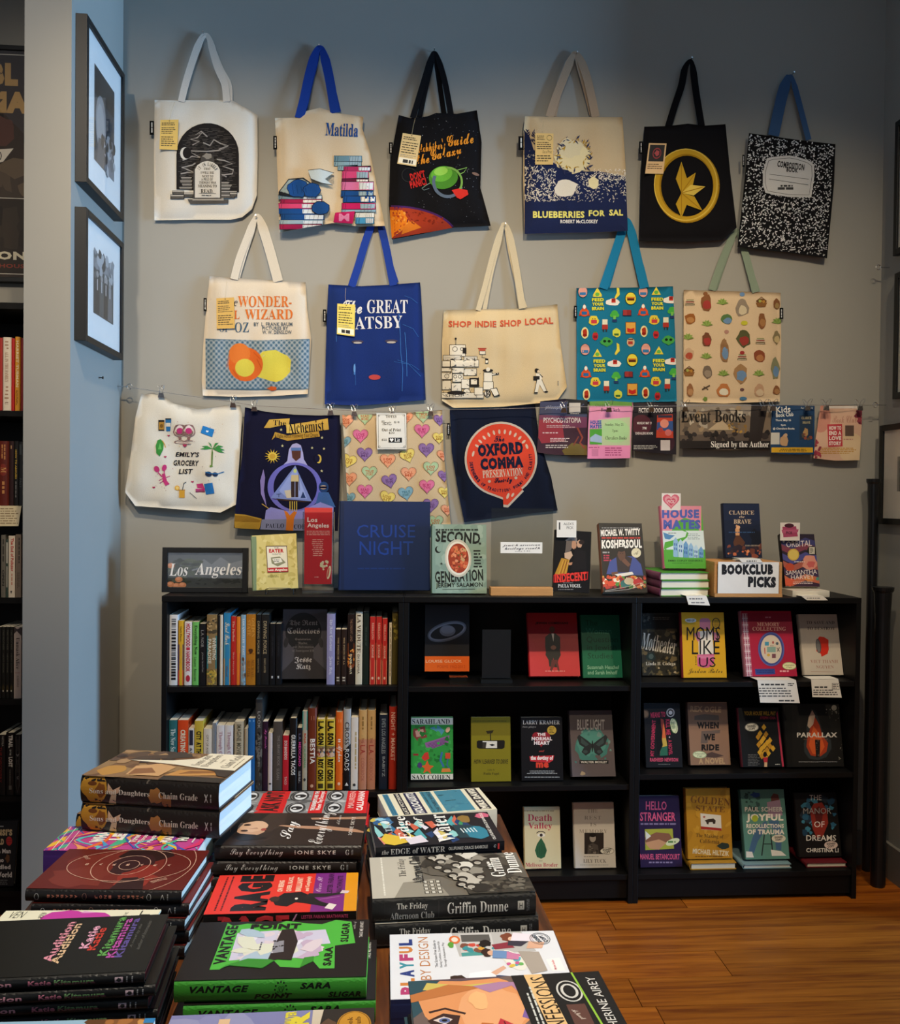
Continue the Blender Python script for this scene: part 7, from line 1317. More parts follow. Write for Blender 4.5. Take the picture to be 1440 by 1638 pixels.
A = Art().r(920, 95, 1270, 475, '#191715').p([(920, 108), (960, 108), (968, 462), (930, 462)], '#12110f').p([(1075, 120), (1100, 140), (1122, 200), (1140, 260), (1185, 300), (1190, 350), (1160, 400), (1110, 418), (1060, 408), (1032, 370), (1030, 320), (1046, 280), (1045, 220), (1060, 165)], '#2f3436').p([(1080, 145), (1120, 215), (1135, 270), (1170, 320), (1160, 370), (1120, 400), (1070, 390), (1045, 340), (1050, 290), (1065, 240)], '#a83c1c').p([(1085, 220), (1130, 280), (1150, 340), (1120, 390), (1080, 380), (1058, 330), (1070, 280)], '#d05a28').p([(1078, 130), (1095, 160), (1085, 210), (1062, 235), (1050, 220), (1058, 170)], '#b8a08c').p([(1094, 300), (1124, 300), (1122, 400), (1100, 400)], '#17130f').sc(26, 1098, 305, 1122, 398, 2, 5, ['#5c5248', '#2c2824'], 3).x('PARALLAX', 990, 258, 1222, 286, '#cfc8be', 's', .03).x('FOUR VOICES', 1030, 294, 1168, 302, '#8a5c48', 's').e(1204, 116, 15, 16, '#8f8a80').sc(20, 1150, 110, 1250, 190, 1.5, 4, ['#8f8a80', '#5c5850'], 6, .5).mic(1000, 424, 1222, 430, 1, '#999', 3, .6, 'j').sc(8, 1230, 300, 1250, 440, 1.5, 3, ['#8f8a80'], 9)
fo('black book with a flame above a burning match, right end', ze6, 935, 1262, 465, 102, S2+.002, A, tilt=12, T=.026, fc='#191715', sc='#0e0d0c', yr=(.04, .10))

A = Art().r(530, 55, 705, 335, '#2a1c40').x('HELLO', 560, 76, 640, 110, '#d8587c', 's', .02).x('STRANGER', 538, 118, 674, 152, '#d8587c', 's', .02).mic(540, 158, 680, 168, 1, '#8a7a9c', 3, .6, 'j').p([(556, 183), (663, 181), (668, 258), (558, 264)], '#a8a83c').p([(556, 215), (600, 195), (650, 200), (664, 225), (620, 240), (600, 232), (560, 240)], '#8a5c44').p([(556, 235), (610, 222), (640, 235), (610, 262), (575, 258)], '#c8946c').p([(558, 190), (580, 210), (560, 225)], '#e4e0d4').e(663, 232, 28, 12, '#d8dcac', -20, 20).mic(645, 226, 682, 238, 1, '#4c7c3c', 3, .5).x('MANUEL BETANCOURT', 538, 278, 690, 300, '#d8587c', 's', .02).mic(572, 306, 662, 316, 1, '#8a7a9c', 4, .6, 'j')
fo('purple book with pink capitals and two brown hands, bottom shelf', ze7, 540, 700, 334, 60, S3, A, tilt=11, T=.022, fc='#2a1c40', kind='p', yr=(.03, .10))
def underbook(label, x0, x1, yb, z, sc, page, T):
    a = at_y(Zx(ze7, x0), Zy(ze7, yb), .03); b = at_y(Zx(ze7, x1), Zy(ze7, yb), .03); W = min(b.x, 2.38)-a.x
    return book(label, frame_M(Vector((a.x, .03, S3+.0005)), Vector((1, 0, 0)), Vector((0, 1, 0)), Vector((0, 0, 1))), .22, W, T, fc=sc, sc=sc, pages=page)
h1 = at_y(Zx(ze7, 820), Zy(ze7, 313), .03).z-S3; h2 = at_y(Zx(ze7, 1030), Zy(ze7, 318), .03).z-S3; h3 = at_y(Zx(ze7, 1260), Zy(ze7, 312), .03).z-S3
underbook('book lying flat under the golden bear-flag book', 732, 907, 348, 0, '#b8862c', '#d8ccb4', h1)
underbook('pale blue book lying flat under the teal book with legs', 935, 1118, 348, 0, '#7f9ca4', '#d9d3c6', h2)
underbook('dark red book lying flat under the black right-hand book', 1178, 1342, 344, 0, '#6a1c24', '#d8ccb4', h3)
A = Art().r(700, 20, 905, 320, '#b8801c').sc(30, 715, 40, 895, 300, 10, 24, ['#c48c24', '#ac7618', '#c8922c'], 3, .4, .5).x('GOLDEN', 732, 60, 884, 88, '#7c4c1c', 'r', -.005, 0, 5).x('STATE', 752, 94, 864, 116, '#7c4c1c', 'r', -.005, 0, 3).p([(769, 122), (848, 130), (851, 189), (772, 184)], '#dccfb8').p([(771, 172), (850, 180), (851, 189), (772, 183)], '#a82c1c').p([(786, 150), (800, 144), (820, 142), (828, 150), (826, 163), (818, 163), (816, 156), (802, 157), (800, 165), (794, 164), (792, 156)], '#3a2a1c').x('★', 777, 130, 790, 141, '#a82c1c').x('The Making of', 752, 202, 858, 220, '#4c3418', 'r', -.015, 0, 3).x('California', 768, 222, 842, 238, '#4c3418', 'r', -.015, 0, 3).blob(858, 248, 24, 12, '#2c3428', 3, 14, .15).x('MICHAEL HILTZIK', 740, 262, 880, 282, '#e0ccA0'.lower(), 's', .03, 0, 4).mic(750, 284, 860, 292, 1, '#7c5418', 4, .5, 'j')
fo('golden yellow book with a small bear flag on its cover', ze7, 722, 893, 310, 32, S3+h1+.002, A, tilt=9, T=.03, fc='#b8801c', sc='#8a5c14', yr=(.05, .12))
A = Art().r(915, 30, 1115, 310, '#5c8c80').sc(16, 930, 40, 1000, 110, 3, 9, ['#2c4844', '#3c5c58'], 3, .5).blob(980, 52, 20, 9, '#2c4c8c', 3).p([(1040, 60), (1050, 46), (1068, 50), (1075, 80), (1058, 100), (1042, 90)], '#6c3c34').p([(1025, 80), (1075, 70), (1085, 130), (1030, 140)], '#a8889c').p([(985, 180), (1020, 150), (1030, 170), (990, 230), (975, 275), (955, 268), (968, 220)], '#47688c').p([(1030, 150), (1070, 150), (1082, 200), (1080, 265), (1060, 262), (1055, 200)], '#47688c').l([(1015, 205), (1005, 285)], 4, '#1c1c20').l([(1040, 205), (1048, 285)], 4, '#1c1c20').l([(1010, 240), (1046, 240)], 3, '#1c1c20').p([(945, 268), (968, 270), (975, 292), (945, 292)], '#e4e0d8').p([(1040, 262), (1080, 268), (1100, 285), (1044, 286)], '#e4e0d8').x('PAUL SCHEER', 940, 98, 1086, 116, '#e6e0d4', 's', .03).x('JOYFUL', 946, 124, 1088, 158, '#efe9dc', 's', .05).e(979, 142, 12, 13, '#a8b83c').x('RECOLLECTIONS', 946, 163, 1090, 179, '#e6e0d4', 's', .04).x('OF TRAUMA', 950, 184, 1092, 203, '#e6e0d4', 's', .05).e(1070, 219, 27, 15, '#dcd4c0').x('SIGNED', 1054, 210, 1086, 218, '#222', 's', .04, 0, -4).x('COPY', 1057, 220, 1082, 228, '#222', 's', .04, 0, -4)
fo('teal book with jeans-clad legs and a stool on its cover', ze7, 943, 1112, 306, 38, S3+h2+.002, A, tilt=14, T=.028, fc='#5c8c80', sc='#3c5c54', yr=(.05, .12))
A = Art().r(1125, 45, 1315, 295, '#14100f').sc(30, 1155, 60, 1285, 200, 6, 15, ['#2c5c78', '#1c3c54', '#3c7c94', '#24303c'], 4, .5).p([(1190, 110), (1205, 85), (1235, 80), (1255, 110), (1260, 160), (1240, 210), (1215, 215), (1200, 180)], '#8c2c20').p([(1205, 110), (1225, 95), (1240, 120), (1235, 160), (1215, 165)], '#5c1c18').x('THE', 1188, 52, 1234, 72, '#e0d8cc', 's').x('MANOR', 1164, 102, 1272, 124, '#a8a49c', 's').x('OF', 1206, 153, 1246, 176, '#e8e0d4', 's').x('DREAMS', 1176, 206, 1290, 228, '#e8e0d4', 's', .01).x('CHRISTINA LI', 1176, 256, 1300, 272, '#e8e0d4', 's', .02).e(1271, 244, 26, 15, '#dcc4b8').x('SIGNED', 1254, 235, 1288, 243, '#222', 's', .04, 0, -4).x('COPY', 1258, 245, 1284, 253, '#222', 's', .04, 0, -4)
fo('black book with blue leaves and red flame shape, bottom right', ze7, 1150, 1312, 296, 50, S3+h3+.002, A, tilt=13, T=.028, fc='#14100f', sc='#14100f', yr=(.05, .12))
# small pale blocks seen behind the books
# ------------------------------------------------------------------ stacks of books on the table (head of each book to the left, spine to the camera)
A = Art().r(0, 0, 100, 150, '#7a5a3c').sc(40, 0, 0, 100, 90, 6, 16, ['#6a4a30', '#8a6844', '#5c4030', '#94744c'], 3, .4).sc(16, 55, 2, 100, 70, 6, 13, ['#3a2a22', '#a8845c', '#5a4434'], 8, .4)
A.p([(60, 20), (72, 60), (84, 92), (88, 60), (78, 30)], '#4a382c').p([(60, 22), (66, 70), (78, 95), (100, 100), (100, 150), (42, 150), (44, 110), (52, 80)], '#e6dcc4').blob(22, 22, 18, 14, '#b8863c', 3, 14, .12).p([(8, 44), (40, 40), (52, 62), (44, 84), (10, 80)], '#c89a68').p([(10, 46), (30, 44), (36, 60), (20, 72)], '#8a5c38').p([(14, 84), (36, 92), (42, 140), (24, 136), (18, 110)], '#c08a48').p([(22, 96), (34, 104), (38, 136), (30, 130)], '#8a5a2c').p([(0, 84), (14, 84), (16, 150), (0, 150)], '#2c241e').p([(36, 130), (44, 110), (42, 150), (18, 150), (22, 138)], '#3a2e26').p([(70, 60), (92, 55), (94, 80), (82, 86)], '#3a2e26')
A.x('Sons and', 52, 96, 92, 106, '#3a2c20', 'r', -.012).x('Daughters', 50, 108, 96, 119, '#3a2c20', 'r', -.012).x('A NOVEL', 66, 123, 80, 126, '#6a5a44', 'r', -.014).x('Chaim Grade', 50, 130, 98, 140, '#3a2c20', 'r', -.012).mic(52, 143, 96, 146, 1, '#8a7a60', 3)
P = Art().r(0, 0, 150, 20, '#1d1713').blob(15, 8, 14, 11, '#b8862c', 5, 16, .12).blob(22, 10, 6, 5, '#7c4a1c', 3).e(13, 5, 5, 1.6, '#6a3c18').l([(20, 11), (27, 12)], 1, '#6a2c1c').p([(30, 4), (36, 9), (44, 6), (42, 11), (34, 13), (30, 10)], '#c9a88c').p([(34, 13), (40, 12), (38, 20), (30, 20)], '#c8b494').blob(82, 12, 7, 6, '#9c6a38', 6).e(92, 15, 3, 5, '#8c5c30').e(97, 15, 2.4, 5, '#8c5c30').r(72, 0, 76, 3, '#5c544c').x('Sons and Daughters', 10, 8.4, 76, 13.2, '#ded8cc', 'r', -.014).x('Chaim Grade', 86, 8.4, 128, 13.2, '#cfc8bc', 'r', -.014).x('X', 135, 8, 139, 14, '#bbb', 's', .02).mic(141, 8, 143, 14, 1, '#999', 3, .6, 'j', 1)
pile(['thick dark hardcover with a painted face, on top of the far left stack', 'thick dark hardcover second down in the far left stack', 'thick dark hardcover of the far left stack'],
     near=((131, 1240), (351, 1253)), L=.241, W=.155, n=4, front=A, spine=P, fc='#7a5a3c', sc='#1d1713', shifts=((.001, 0, 0), (-.05, .078, 2), (-.052, .080, 1)), group='thick dark hardcovers in the far left stack', pages='#e6e4e0')

# swirling psychedelic paperback
A = Art().r(0, 0, 100, 150, '#c04a90'); R = random.Random(5); SW = ['#e8703c', '#4c9cc8', '#e8b838', '#7c3c9c', '#4cb088', '#d83c6c', '#3c5cb0', '#e89a5c', '#9c2c7c', '#5cc0c8']
for i in range(30):
    c = SW[i % 10]; y0 = -20+i*6.2; ph = R.uniform(0, 6); am = R.uniform(6, 16); wd = R.uniform(3, 8); fr = R.uniform(.04, .08)
    up_ = [(x, y0+am*math.sin(x*fr+ph)) for x in range(0, 101, 10)]; dn = [(x, y+wd*(1+.5*math.sin(x*.1+ph))) for x, y in up_]
    A.p([(x, min(max(y, 0), 150)) for x, y in up_]+[(x, min(max(y, 0), 150)) for x, y in dn[::-1]], c)
A.x("WHAT'S", 30, 36, 98, 50, '#f0ece8', 's', .07).x('LEFT', 40, 54, 96, 68, '#f0ece8', 's', .07)
for i, t_ in enumerate(('Three Paths', 'Through the', 'Planetary Crisis')): A.x(t_, 30, 76+i*9, 92, 83+i*9, '#f0ece8', 's', .03)
A.x('MALCOLM', 30, 107, 98, 118, '#f0ece8', 's', .07).x('HARRIS', 36, 123, 92, 134, '#f0ece8', 's', .07).mic(30, 138, 90, 142, 1, '#eee', 4)
for i in range(3): A.l([(2, 8+i*6), (98, 2+i*6)], .7, '#e8e0d8')
P = Art().r(0, 0, 150, 20, '#4a2a78').r(100, 0, 150, 20, '#d8902c')
pile(['bright psychedelic swirl paperback behind the dark red one', 'lower copy of the psychedelic swirl paperback', 'lower copy of the psychedelic swirl paperback'], far=((112, 1322), (341, 1323)), ztop=.83, W=.104, n=2, T=.044, front=A, spine=P, fc='#c04a90', sc='#4a2a78', kind='p', shifts=((.004, 0, 1),), group='psychedelic swirl paperbacks')

# dark red with rings
A = Art().r(0, 0, 100, 150, '#5e1c16').blob(60, 60, 38, 48, '#6e251c', 5, 18, .2).blob(30, 40, 26, 30, '#742c22', 8, 16, .25).p([(80, 60), (98, 66), (98, 110), (84, 118), (70, 104), (60, 90)], '#2a1412').blob(58, 84, 26, 22, '#35191a', 6, 14, .2).blob(24, 96, 22, 20, '#8a2f24', 9, 14, .2).p([(0, 80), (26, 84), (30, 104), (0, 112)], '#301616').blob(44, 100, 16, 14, '#83291f', 9, 12, .2)
for r_ in (12, 25, 44, 78): A.ring(58, 79, r_*.98, r_*.82 if r_ < 60 else r_*.84, .7, '#d0a48c', 40, 0, 360 if r_ < 60 else 150)
A.ring(58, 79, 40, 62, .7, '#d0a48c', 40)
for i, ch_ in enumerate('BARBARA'): A.x(ch_, 56, 34+i*14, 61, 37+i*14, '#d0a48c', 's', .02)
A.x('A NOVEL', 74, 22, 78, 34, '#d0a48c', 's', 0, 0, 50).x('JONI MURPHY', 20, 112, 26, 134, '#d0a48c', 's', 0, 0, -40)
P = Art().r(0, 0, 150, 20, '#120d0d').ring(11, 11, 2, 5, .5, '#aaa', 14).ring(57, 10, 2, 5, .5, '#7c5c50', 14).ring(119, 10, 2, 5, .5, '#aaa', 14).x('Λ', 130, 6, 134, 14, '#bbb', 's').mic(136, 5, 138, 15, 1, '#999', 3, .5, 'j', 1)
for i, ch_ in enumerate('BARBARA'): A_ = P.x(ch_, 20+i*4.4, 8.7, 25+i*4.4, 11.3, '#b8705c', 's', .02, 0, 90)
for i, ch_ in enumerate('JONI MURPHY'):
    if ch_ != ' ': P.x(ch_, 66+i*4.4, 8.7, 71+i*4.4, 11.3, '#b8705c', 's', .02, 0, 90)
pile(['dark red hardcover with thin circles, top of the near left stack', 'black-spined copy just under the dark red ringed hardcover', 'copy under the dark red ringed hardcover'], near=((42, 1421), (291, 1424)), L=.22, W=.143, n=5, front=A, spine=P, fc='#5e1c16', sc='#120d0d', bulge=.003, shifts=((.010, .002, 1.5), (.006, -.004, -1)), group='ringed hardcovers at the left')

# cream and magenta
A = Art().r(0, 0, 100, 150, '#e6e0c4').blob(62, 78, 34, 34, '#c23c9c', 4, 20, .14).blob(70, 62, 30, 22, '#c23c9c', 9, 16, .12).p([(88, 74), (96, 76), (94, 82), (90, 90), (88, 82)], '#e0a0cc').x('VEN', 70, 8, 96, 22, '#3a3c30', 's', -.005, .2, 0, 90).x('HEY', 66, 36, 92, 42, '#3a3c30', 'c', -.012).x('THE', 74, 117, 90, 120, '#4a4c40', 's').x('T', 60, 132, 96, 142, '#2c2c24', 's')
pile(['cream book with a magenta shape, half hidden behind the black stack', 'cream book behind the black corner stack'], far=((10, 1457), (258, 1455)), L=.211, W=.075, n=3, front=A, fc='#e6e0c4', sc='#1c1a18', kind='h', group='cream books behind the black stack')

# black with rainbow lettering
A = Art().r(0, 0, 100, 150, '#16140f')
for i, (t_, y, a, b, c1, c2) in enumerate((('Audition', 68, 22, 92, '#d98c9c', '#d8b48c'), ('Katie', 91, 42, 82, '#e0a0b8', '#c03a2c'), ('Kitamura', 109, 28, 98, '#5c9c4c', '#b04a9c'))):
    A.x(t_, a, y-2, b, y+6, c1, 's', .03).x(t_, a-4, y+5, b-4, y+12, c2, 's', .03)
    for k in range(3): A.r(a-6, y+1+k*4, b+2, y+1.5+k*4, '#16140f')
A.x('Kitamura', 24, 121, 94, 127, '#5a4a8c', 's', .03).x('A novel by the', 40, 129, 82, 132, '#5c5a54', 's', 0, .3).x('author of Intimacies', 36, 135, 88, 138, '#5c5a54', 's', 0, .3)
P = Art().r(0, 0, 150, 20, '#0e0d0c').x('Audition', 12, 5, 52, 13, '#c88c98', 's', .03).x('Katie', 64, 5.5, 81, 13, '#c07084', 's', .04).x('Kitamura', 83, 5.5, 113, 13, '#6c9460', 's', .04).x('Kitamura', 83.5, 9, 113.5, 13, '#8c4a54', 's', .04).r(128, 5.5, 134, 14, '#b8a0a8').blob(131, 10, 2, 3, '#222', 3).mic(136, 5, 138, 15, 1, '#888', 3, .5, 'j', 1).mic(140, 5, 142, 15, 1, '#888', 4, .5, 'j', 1)
for k in range(3): P.r(62, 7+k*2.2, 114, 7.35+k*2.2, '#0e0d0c')
pile(['black hardcover with sliced pastel lettering, top of the near left corner stack', 'black hardcover second down in the corner stack', 'black hardcover third down in the corner stack', 'black hardcover in the near corner stack'],
     near=((-95, 1569), (232, 1553)), L=.222, W=.142, n=7, front=A, spine=P, fc='#16140f', sc='#0e0d0c', bulge=.003, shifts=((.012, -.001, .6), (.004, 0, -.3), (.014, .002, .4), (.008, 0, 0)), group='black hardcovers with pastel lettering', pages='#c9504a')
A = Art().r(0, 0, 100, 150, '#4c7c9c').p([(50, 30), (100, 20), (100, 110), (60, 90)], '#8fb0c4').r(60, 108, 100, 150, '#7a4c24').sc(20, 50, 100, 98, 148, 4, 9, ['#9c6430', '#5c3818', '#c08a48'], 4).r(94, 142, 100, 150, '#2c78b0')
pile(['blue and brown book at the very bottom left corner of the photo'], far=((-70, 1637), (249, 1629)), L=.215, ztop=.852, W=.14, n=1, T=.03, front=A, fc='#4c7c9c', sc='#2c4c64', kind='p')
pile(['plain dark book under the blue corner book'], far=((-70, 1639), (246, 1631)), ztop=.8215, W=.135, n=1, T=.0812, fc='#2a2a30', sc='#2a2a30', kind='h')

# red with eyes
A = Art().r(0, 0, 100, 150, '#d0181c')
for y0, y1, sd in ((0, 24, 1), (56, 84, 2), (100, 125, 3)):
    A.r(0, y0, 100, y1, '#8a8a8a'); m_ = (y0+y1)/2
    A.sc(24, 2, y0+3, 98, y1-3, 3, 7, ['#7a7a7a', '#a0a0a0', '#5c5c5c', '#b8b8b8'], sd+10, .4)
    for cx in (30, 78): A.e(cx, m_, 19, (y1-y0)*.36, '#3a3a3a').e(cx, m_, 16, (y1-y0)*.26, '#d8d8d8').e(cx, m_, 7, (y1-y0)*.24, '#1c1c1c').e(cx-2, m_-2, 2, 2, '#eee').ring(cx, m_, 22, (y1-y0)*.42, 1.4, '#2c2c2c', 14, 180, 360)
A.x('ASK NOT', 18, 28, 98, 50, '#1c0a0a', 's', .05).x("THE KENNEDYS AND THE", 20, 86, 98, 91, '#f0e8e4', 's', .05).x('Women They Destroyed', 22, 92, 98, 99, '#f0e8e4', 's', .03).x('MAUREEN', 30, 128, 98, 135, '#e8b0a8', 's', .02).x('CALLAHAN', 20, 138, 98, 146, '#f0e0dc', 's', .05)
pile(['red book with photographs of eyes, back of the middle column', 'red-spined copy under the book with eyes'], far=((391, 1266), (590, 1265)), L=.252, W=.145, n=2, front=A, fc='#d0181c', sc='#b01418', group='red books with eyes', shifts=((.002, 0, 0), (-.002, 0, .5)))

# say everything
A = Art().r(0, 0, 100, 150, '#2a1e18').p([(10, 20), (40, 8), (70, 0), (100, 0), (100, 60), (60, 62), (40, 50)], '#362720').blob(48, 26, 24, 19, '#c09474', 6, 16, .08).blob(56, 30, 18, 15, '#cfa584', 3, 14, .08).e(60, 22, 3, 4, '#3a2820').e(42, 22, 3, 4, '#3a2820').p([(48, 26), (52, 34), (48, 36)], '#a87c60').e(46, 42, 4, 3, '#9c4438').p([(70, 12), (96, 6), (98, 40), (76, 34), (66, 18)], '#1a120e').p([(12, 24), (24, 10), (38, 6), (34, 16), (30, 36), (20, 50)], '#1a120e').p([(24, 10), (70, 4), (74, 14), (56, 13), (38, 15), (30, 22)], '#1a120e').p([(58, 56), (66, 74), (60, 100), (48, 140), (40, 150), (36, 150), (46, 110), (50, 78)], '#b08468').p([(78, 90), (84, 88), (88, 150), (80, 150)], '#a87c60').p([(60, 60), (80, 66), (78, 90), (56, 100)], '#241913')
A.x('Say', 18, 62, 72, 80, '#e8e2dc', 'c', -.014).x('Everything', 4, 94, 104, 116, '#e8e2dc', 'c', -.018).x('A Memoir', 62, 118, 92, 122, '#cfc8c0', 'c', -.02).x('IONE SKYE', 30, 134, 86, 138, '#d8d0c8', 's', .01, 0, 0, 0, 1.3)
P = Art().r(0, 0, 150, 20, '#231a15').x('Say Everything', 16, 4, 70, 15, '#d8d0c8', 'c', -.02).x('IONE SKYE', 82, 6, 124, 11, '#d8d0c8', 's', .015, 0, 0, 0, 1.3).x('G', 134, 5, 138, 12, '#bbb', 'r').mic(140, 5, 142, 12, 2, '#999', 3, .5, 'j', 1)
pile(['dark brown hardcover with a portrait and white script, on the centre stack', 'second copy of the dark brown script hardcover', 'bottom copy of the dark brown script hardcover'], near=((344, 1352), (578, 1352)), L=.241, W=.152, n=3, front=A, spine=P, fc='#2a1e18', sc='#231a15', shifts=((-.008, .001, .6), (-.004, -.002, 0)), group='dark brown script hardcovers')

# rage
A = Art().r(0, 0, 100, 150, '#e0382c').r(0, 105, 100, 137, '#7c2c84').r(0, 137, 100, 150, '#e0981c').p([(0, 100), (40, 100), (40, 105), (0, 105)], '#e0382c').x('RAGE', 6, 22, 96, 58, '#1c1210', 's', .0).r(18, 24, 22, 58, '#1c1210') if False else Art()
A = Art().r(0, 0, 100, 150, '#e0382c').r(0, 104, 100, 137, '#7c2c84').r(0, 137, 100, 150, '#e0981c').x('RAGE', 6, 24, 98, 60, '#1c1210', 's', .075)
for i, t_ in enumerate(('ON BEING', 'QUEER, BLACK,', 'BRILLIANT', 'and Completely')): A.x(t_, 52, 66+i*9.5, [82, 92, 90, 92][i], 72+i*9.5, '#f0c8b0', 's', .05)
A.x('Over It', 50, 106, 90, 112, '#d8b0d8', 'c', -.01).x('LESTER FABIAN', 44, 118, 98, 124, '#3a1440', 's', .05).x('BRATHWAITE', 44, 128, 92, 134, '#3a1440', 's', .05).mic(8, 8, 96, 11, 1, '#5a1814', 3, .6, 'j').mic(8, 14, 96, 17, 1, '#5a1814', 4, .6, 'j')
A.p([(18, 68), (30, 64), (48, 74), (50, 92), (38, 104), (26, 112), (18, 122), (12, 118), (20, 100), (24, 88), (14, 80)], '#1c1a1c').p([(34, 96), (46, 100), (44, 122), (48, 134), (43, 136), (36, 118)], '#262226').blob(34, 66, 7, 6, '#3a2a24', 4).p([(8, 118), (20, 122), (16, 130), (4, 126)], '#e4dcdc').p([(44, 132), (52, 134), (50, 142), (44, 140)], '#d8c8d0').e(33, 88, 2.4, 1.6, '#e8e0d8').l([(30, 112), (36, 132)], .8, '#c88ac8')
P = Art().r(0, 0, 150, 20, '#15110f').x('RAGE', 14, 3, 84, 26, '#c8343c', 's', .07).x('LESTER FABIAN BRATHWAITE', 96, 4, 142, 9, '#c04470', 's', .01).x('/', 86, 2, 92, 14, '#c98ab0', 's')
pile(['red, purple and orange book with big black capitals, middle column', 'copy under the red, purple and orange book'], near=((325.5, 1463), (570, 1457)), L=.222, W=.136, n=2, front=A, spine=P, fc='#e0382c', sc='#15110f', kind='p')

# vantage point
A = Art().r(0, 0, 100, 150, '#1a1412'); G1, G2 = '#4cae3c', '#37882c'
A.p([(16, 24), (98, 24), (92, 30), (96, 42), (92, 66), (100, 76), (94, 96), (92, 108), (100, 120), (96, 134), (56, 139), (52, 122), (14, 124), (14, 112), (26, 106), (16, 96), (18, 80), (28, 74), (16, 66), (22, 36), (16, 32)], G1)
A.p([(30, 37), (78, 36), (82, 70), (78, 78), (82, 112), (56, 118), (54, 106), (34, 106), (32, 88), (40, 78), (30, 70), (32, 52)], '#c9c4d8').sc(26, 34, 42, 76, 108, 4, 9, ['#b0b4cc', '#d8c8d0', '#d8d8c4', '#a8bccc', '#e0dce8', '#c0a8c0'], 4, .3, 1.6)
A.p([(24, 68), (82, 74), (84, 84), (60, 90), (28, 88), (30, 76)], '#2a1e1c').p([(40, 70), (60, 70), (62, 78), (42, 80)], '#8a8890').sc(8, 40, 70, 62, 78, .8, 1.6, ['#1c1414', '#c8c4cc'], 7)
A.x('VANTAGE', 24, 25, 92, 35, '#16120f', 's', .05).x('POINT', 84, 46, 94, 90, '#16120f', 's', .06, 0, 0, 90).x('SLIGAR', 58, 126, 94, 133, '#16120f', 's', .05).x('SARA', 18, 114, 50, 121, '#16120f', 's', .05)
for q in (((16, 32), (22, 36), (16, 66), (28, 74), (30, 70), (32, 52)), ((16, 96), (26, 106), (34, 106), (32, 98))): A.p(list(q), G2)
A.x('author of', 82, 136, 96, 139, '#c8c0b8', 'c', -.02).x('TAKE ME APART', 66, 142, 96, 145, '#c8c0b8', 's', .01).mic(46, 58, 66, 61, 1, '#5a5866', 4)
P = Art().r(0, 0, 150, 20, '#3c9430').x('VANTAGE', 12, 4.5, 58, 10.5, '#10160c', 's', .045, .25).x('POINT', 62, 12.5, 92, 17.5, '#10160c', 's', .045, .25).x('SARA', 98, 3.5, 122, 9, '#10160c', 's', .045, .25).x('SLIGAR', 120, 12, 146, 17.5, '#10160c', 's', .045, .25)
for i in range(12): g = i*math.tau/12; P.e(83+math.cos(g)*4.6, 9+math.sin(g)*6.6, .8, .9, '#14240f', 0, 6)
P.x('SS', 80, 6, 86, 12, '#14240f', 'c')
pile(['black and bright green hardcover with jagged green frame, nearest centre', 'copy beneath the black and bright green hardcover'], near=((279, 1569), (586, 1562)), L=.235, W=.152, n=2, front=A, spine=P, fc='#1a1412', sc='#3c9430', bulge=.002, shifts=((.012, -.002, .5),), group='black and green hardcovers')
# lavender with gold seal
A = Art().r(0, 0, 100, 150, '#7c7ca8').sc(20, 5, 5, 95, 100, 8, 18, ['#8686b0', '#7474a0', '#9090b4'], 3, .4).x('WATER', 82, 84, 99, 92, '#d8c83c', 's', .06).x('ER', 58, 88, 98, 102, '#d8c83c', 's', .07).x('★', 60, 70, 66, 74, '#c8c8dc').p([(0, 104), (100, 104), (100, 112), (80, 116), (60, 110), (0, 118)], '#c9bca8').p([(0, 112), (60, 108), (100, 112), (100, 150), (0, 150)], '#2c2622').blob(70, 116, 20, 8, '#5c4434', 4).e(78, 135, 18, 12.5, '#c08a2c', 0, 30).ring(78, 135, 17, 11.5, .8, '#7c5414', 30).x("Book", 70, 130, 88, 134, '#5c3c10', 'r').x('Club', 70, 136, 88, 140, '#5c3c10', 'r').r(40, 36, 92, 44, '#d8b48c')
pile(['lavender book with a gold seal at the bottom edge, nearest centre', 'lower lavender book at the bottom edge'], far=((275, 1625), (599, 1612)), L=.235, W=.15, n=2, front=A, fc='#7c7ca8', sc='#4c4c74', group='lavender books at the bottom edge', shifts=((.004, 0, 1),))

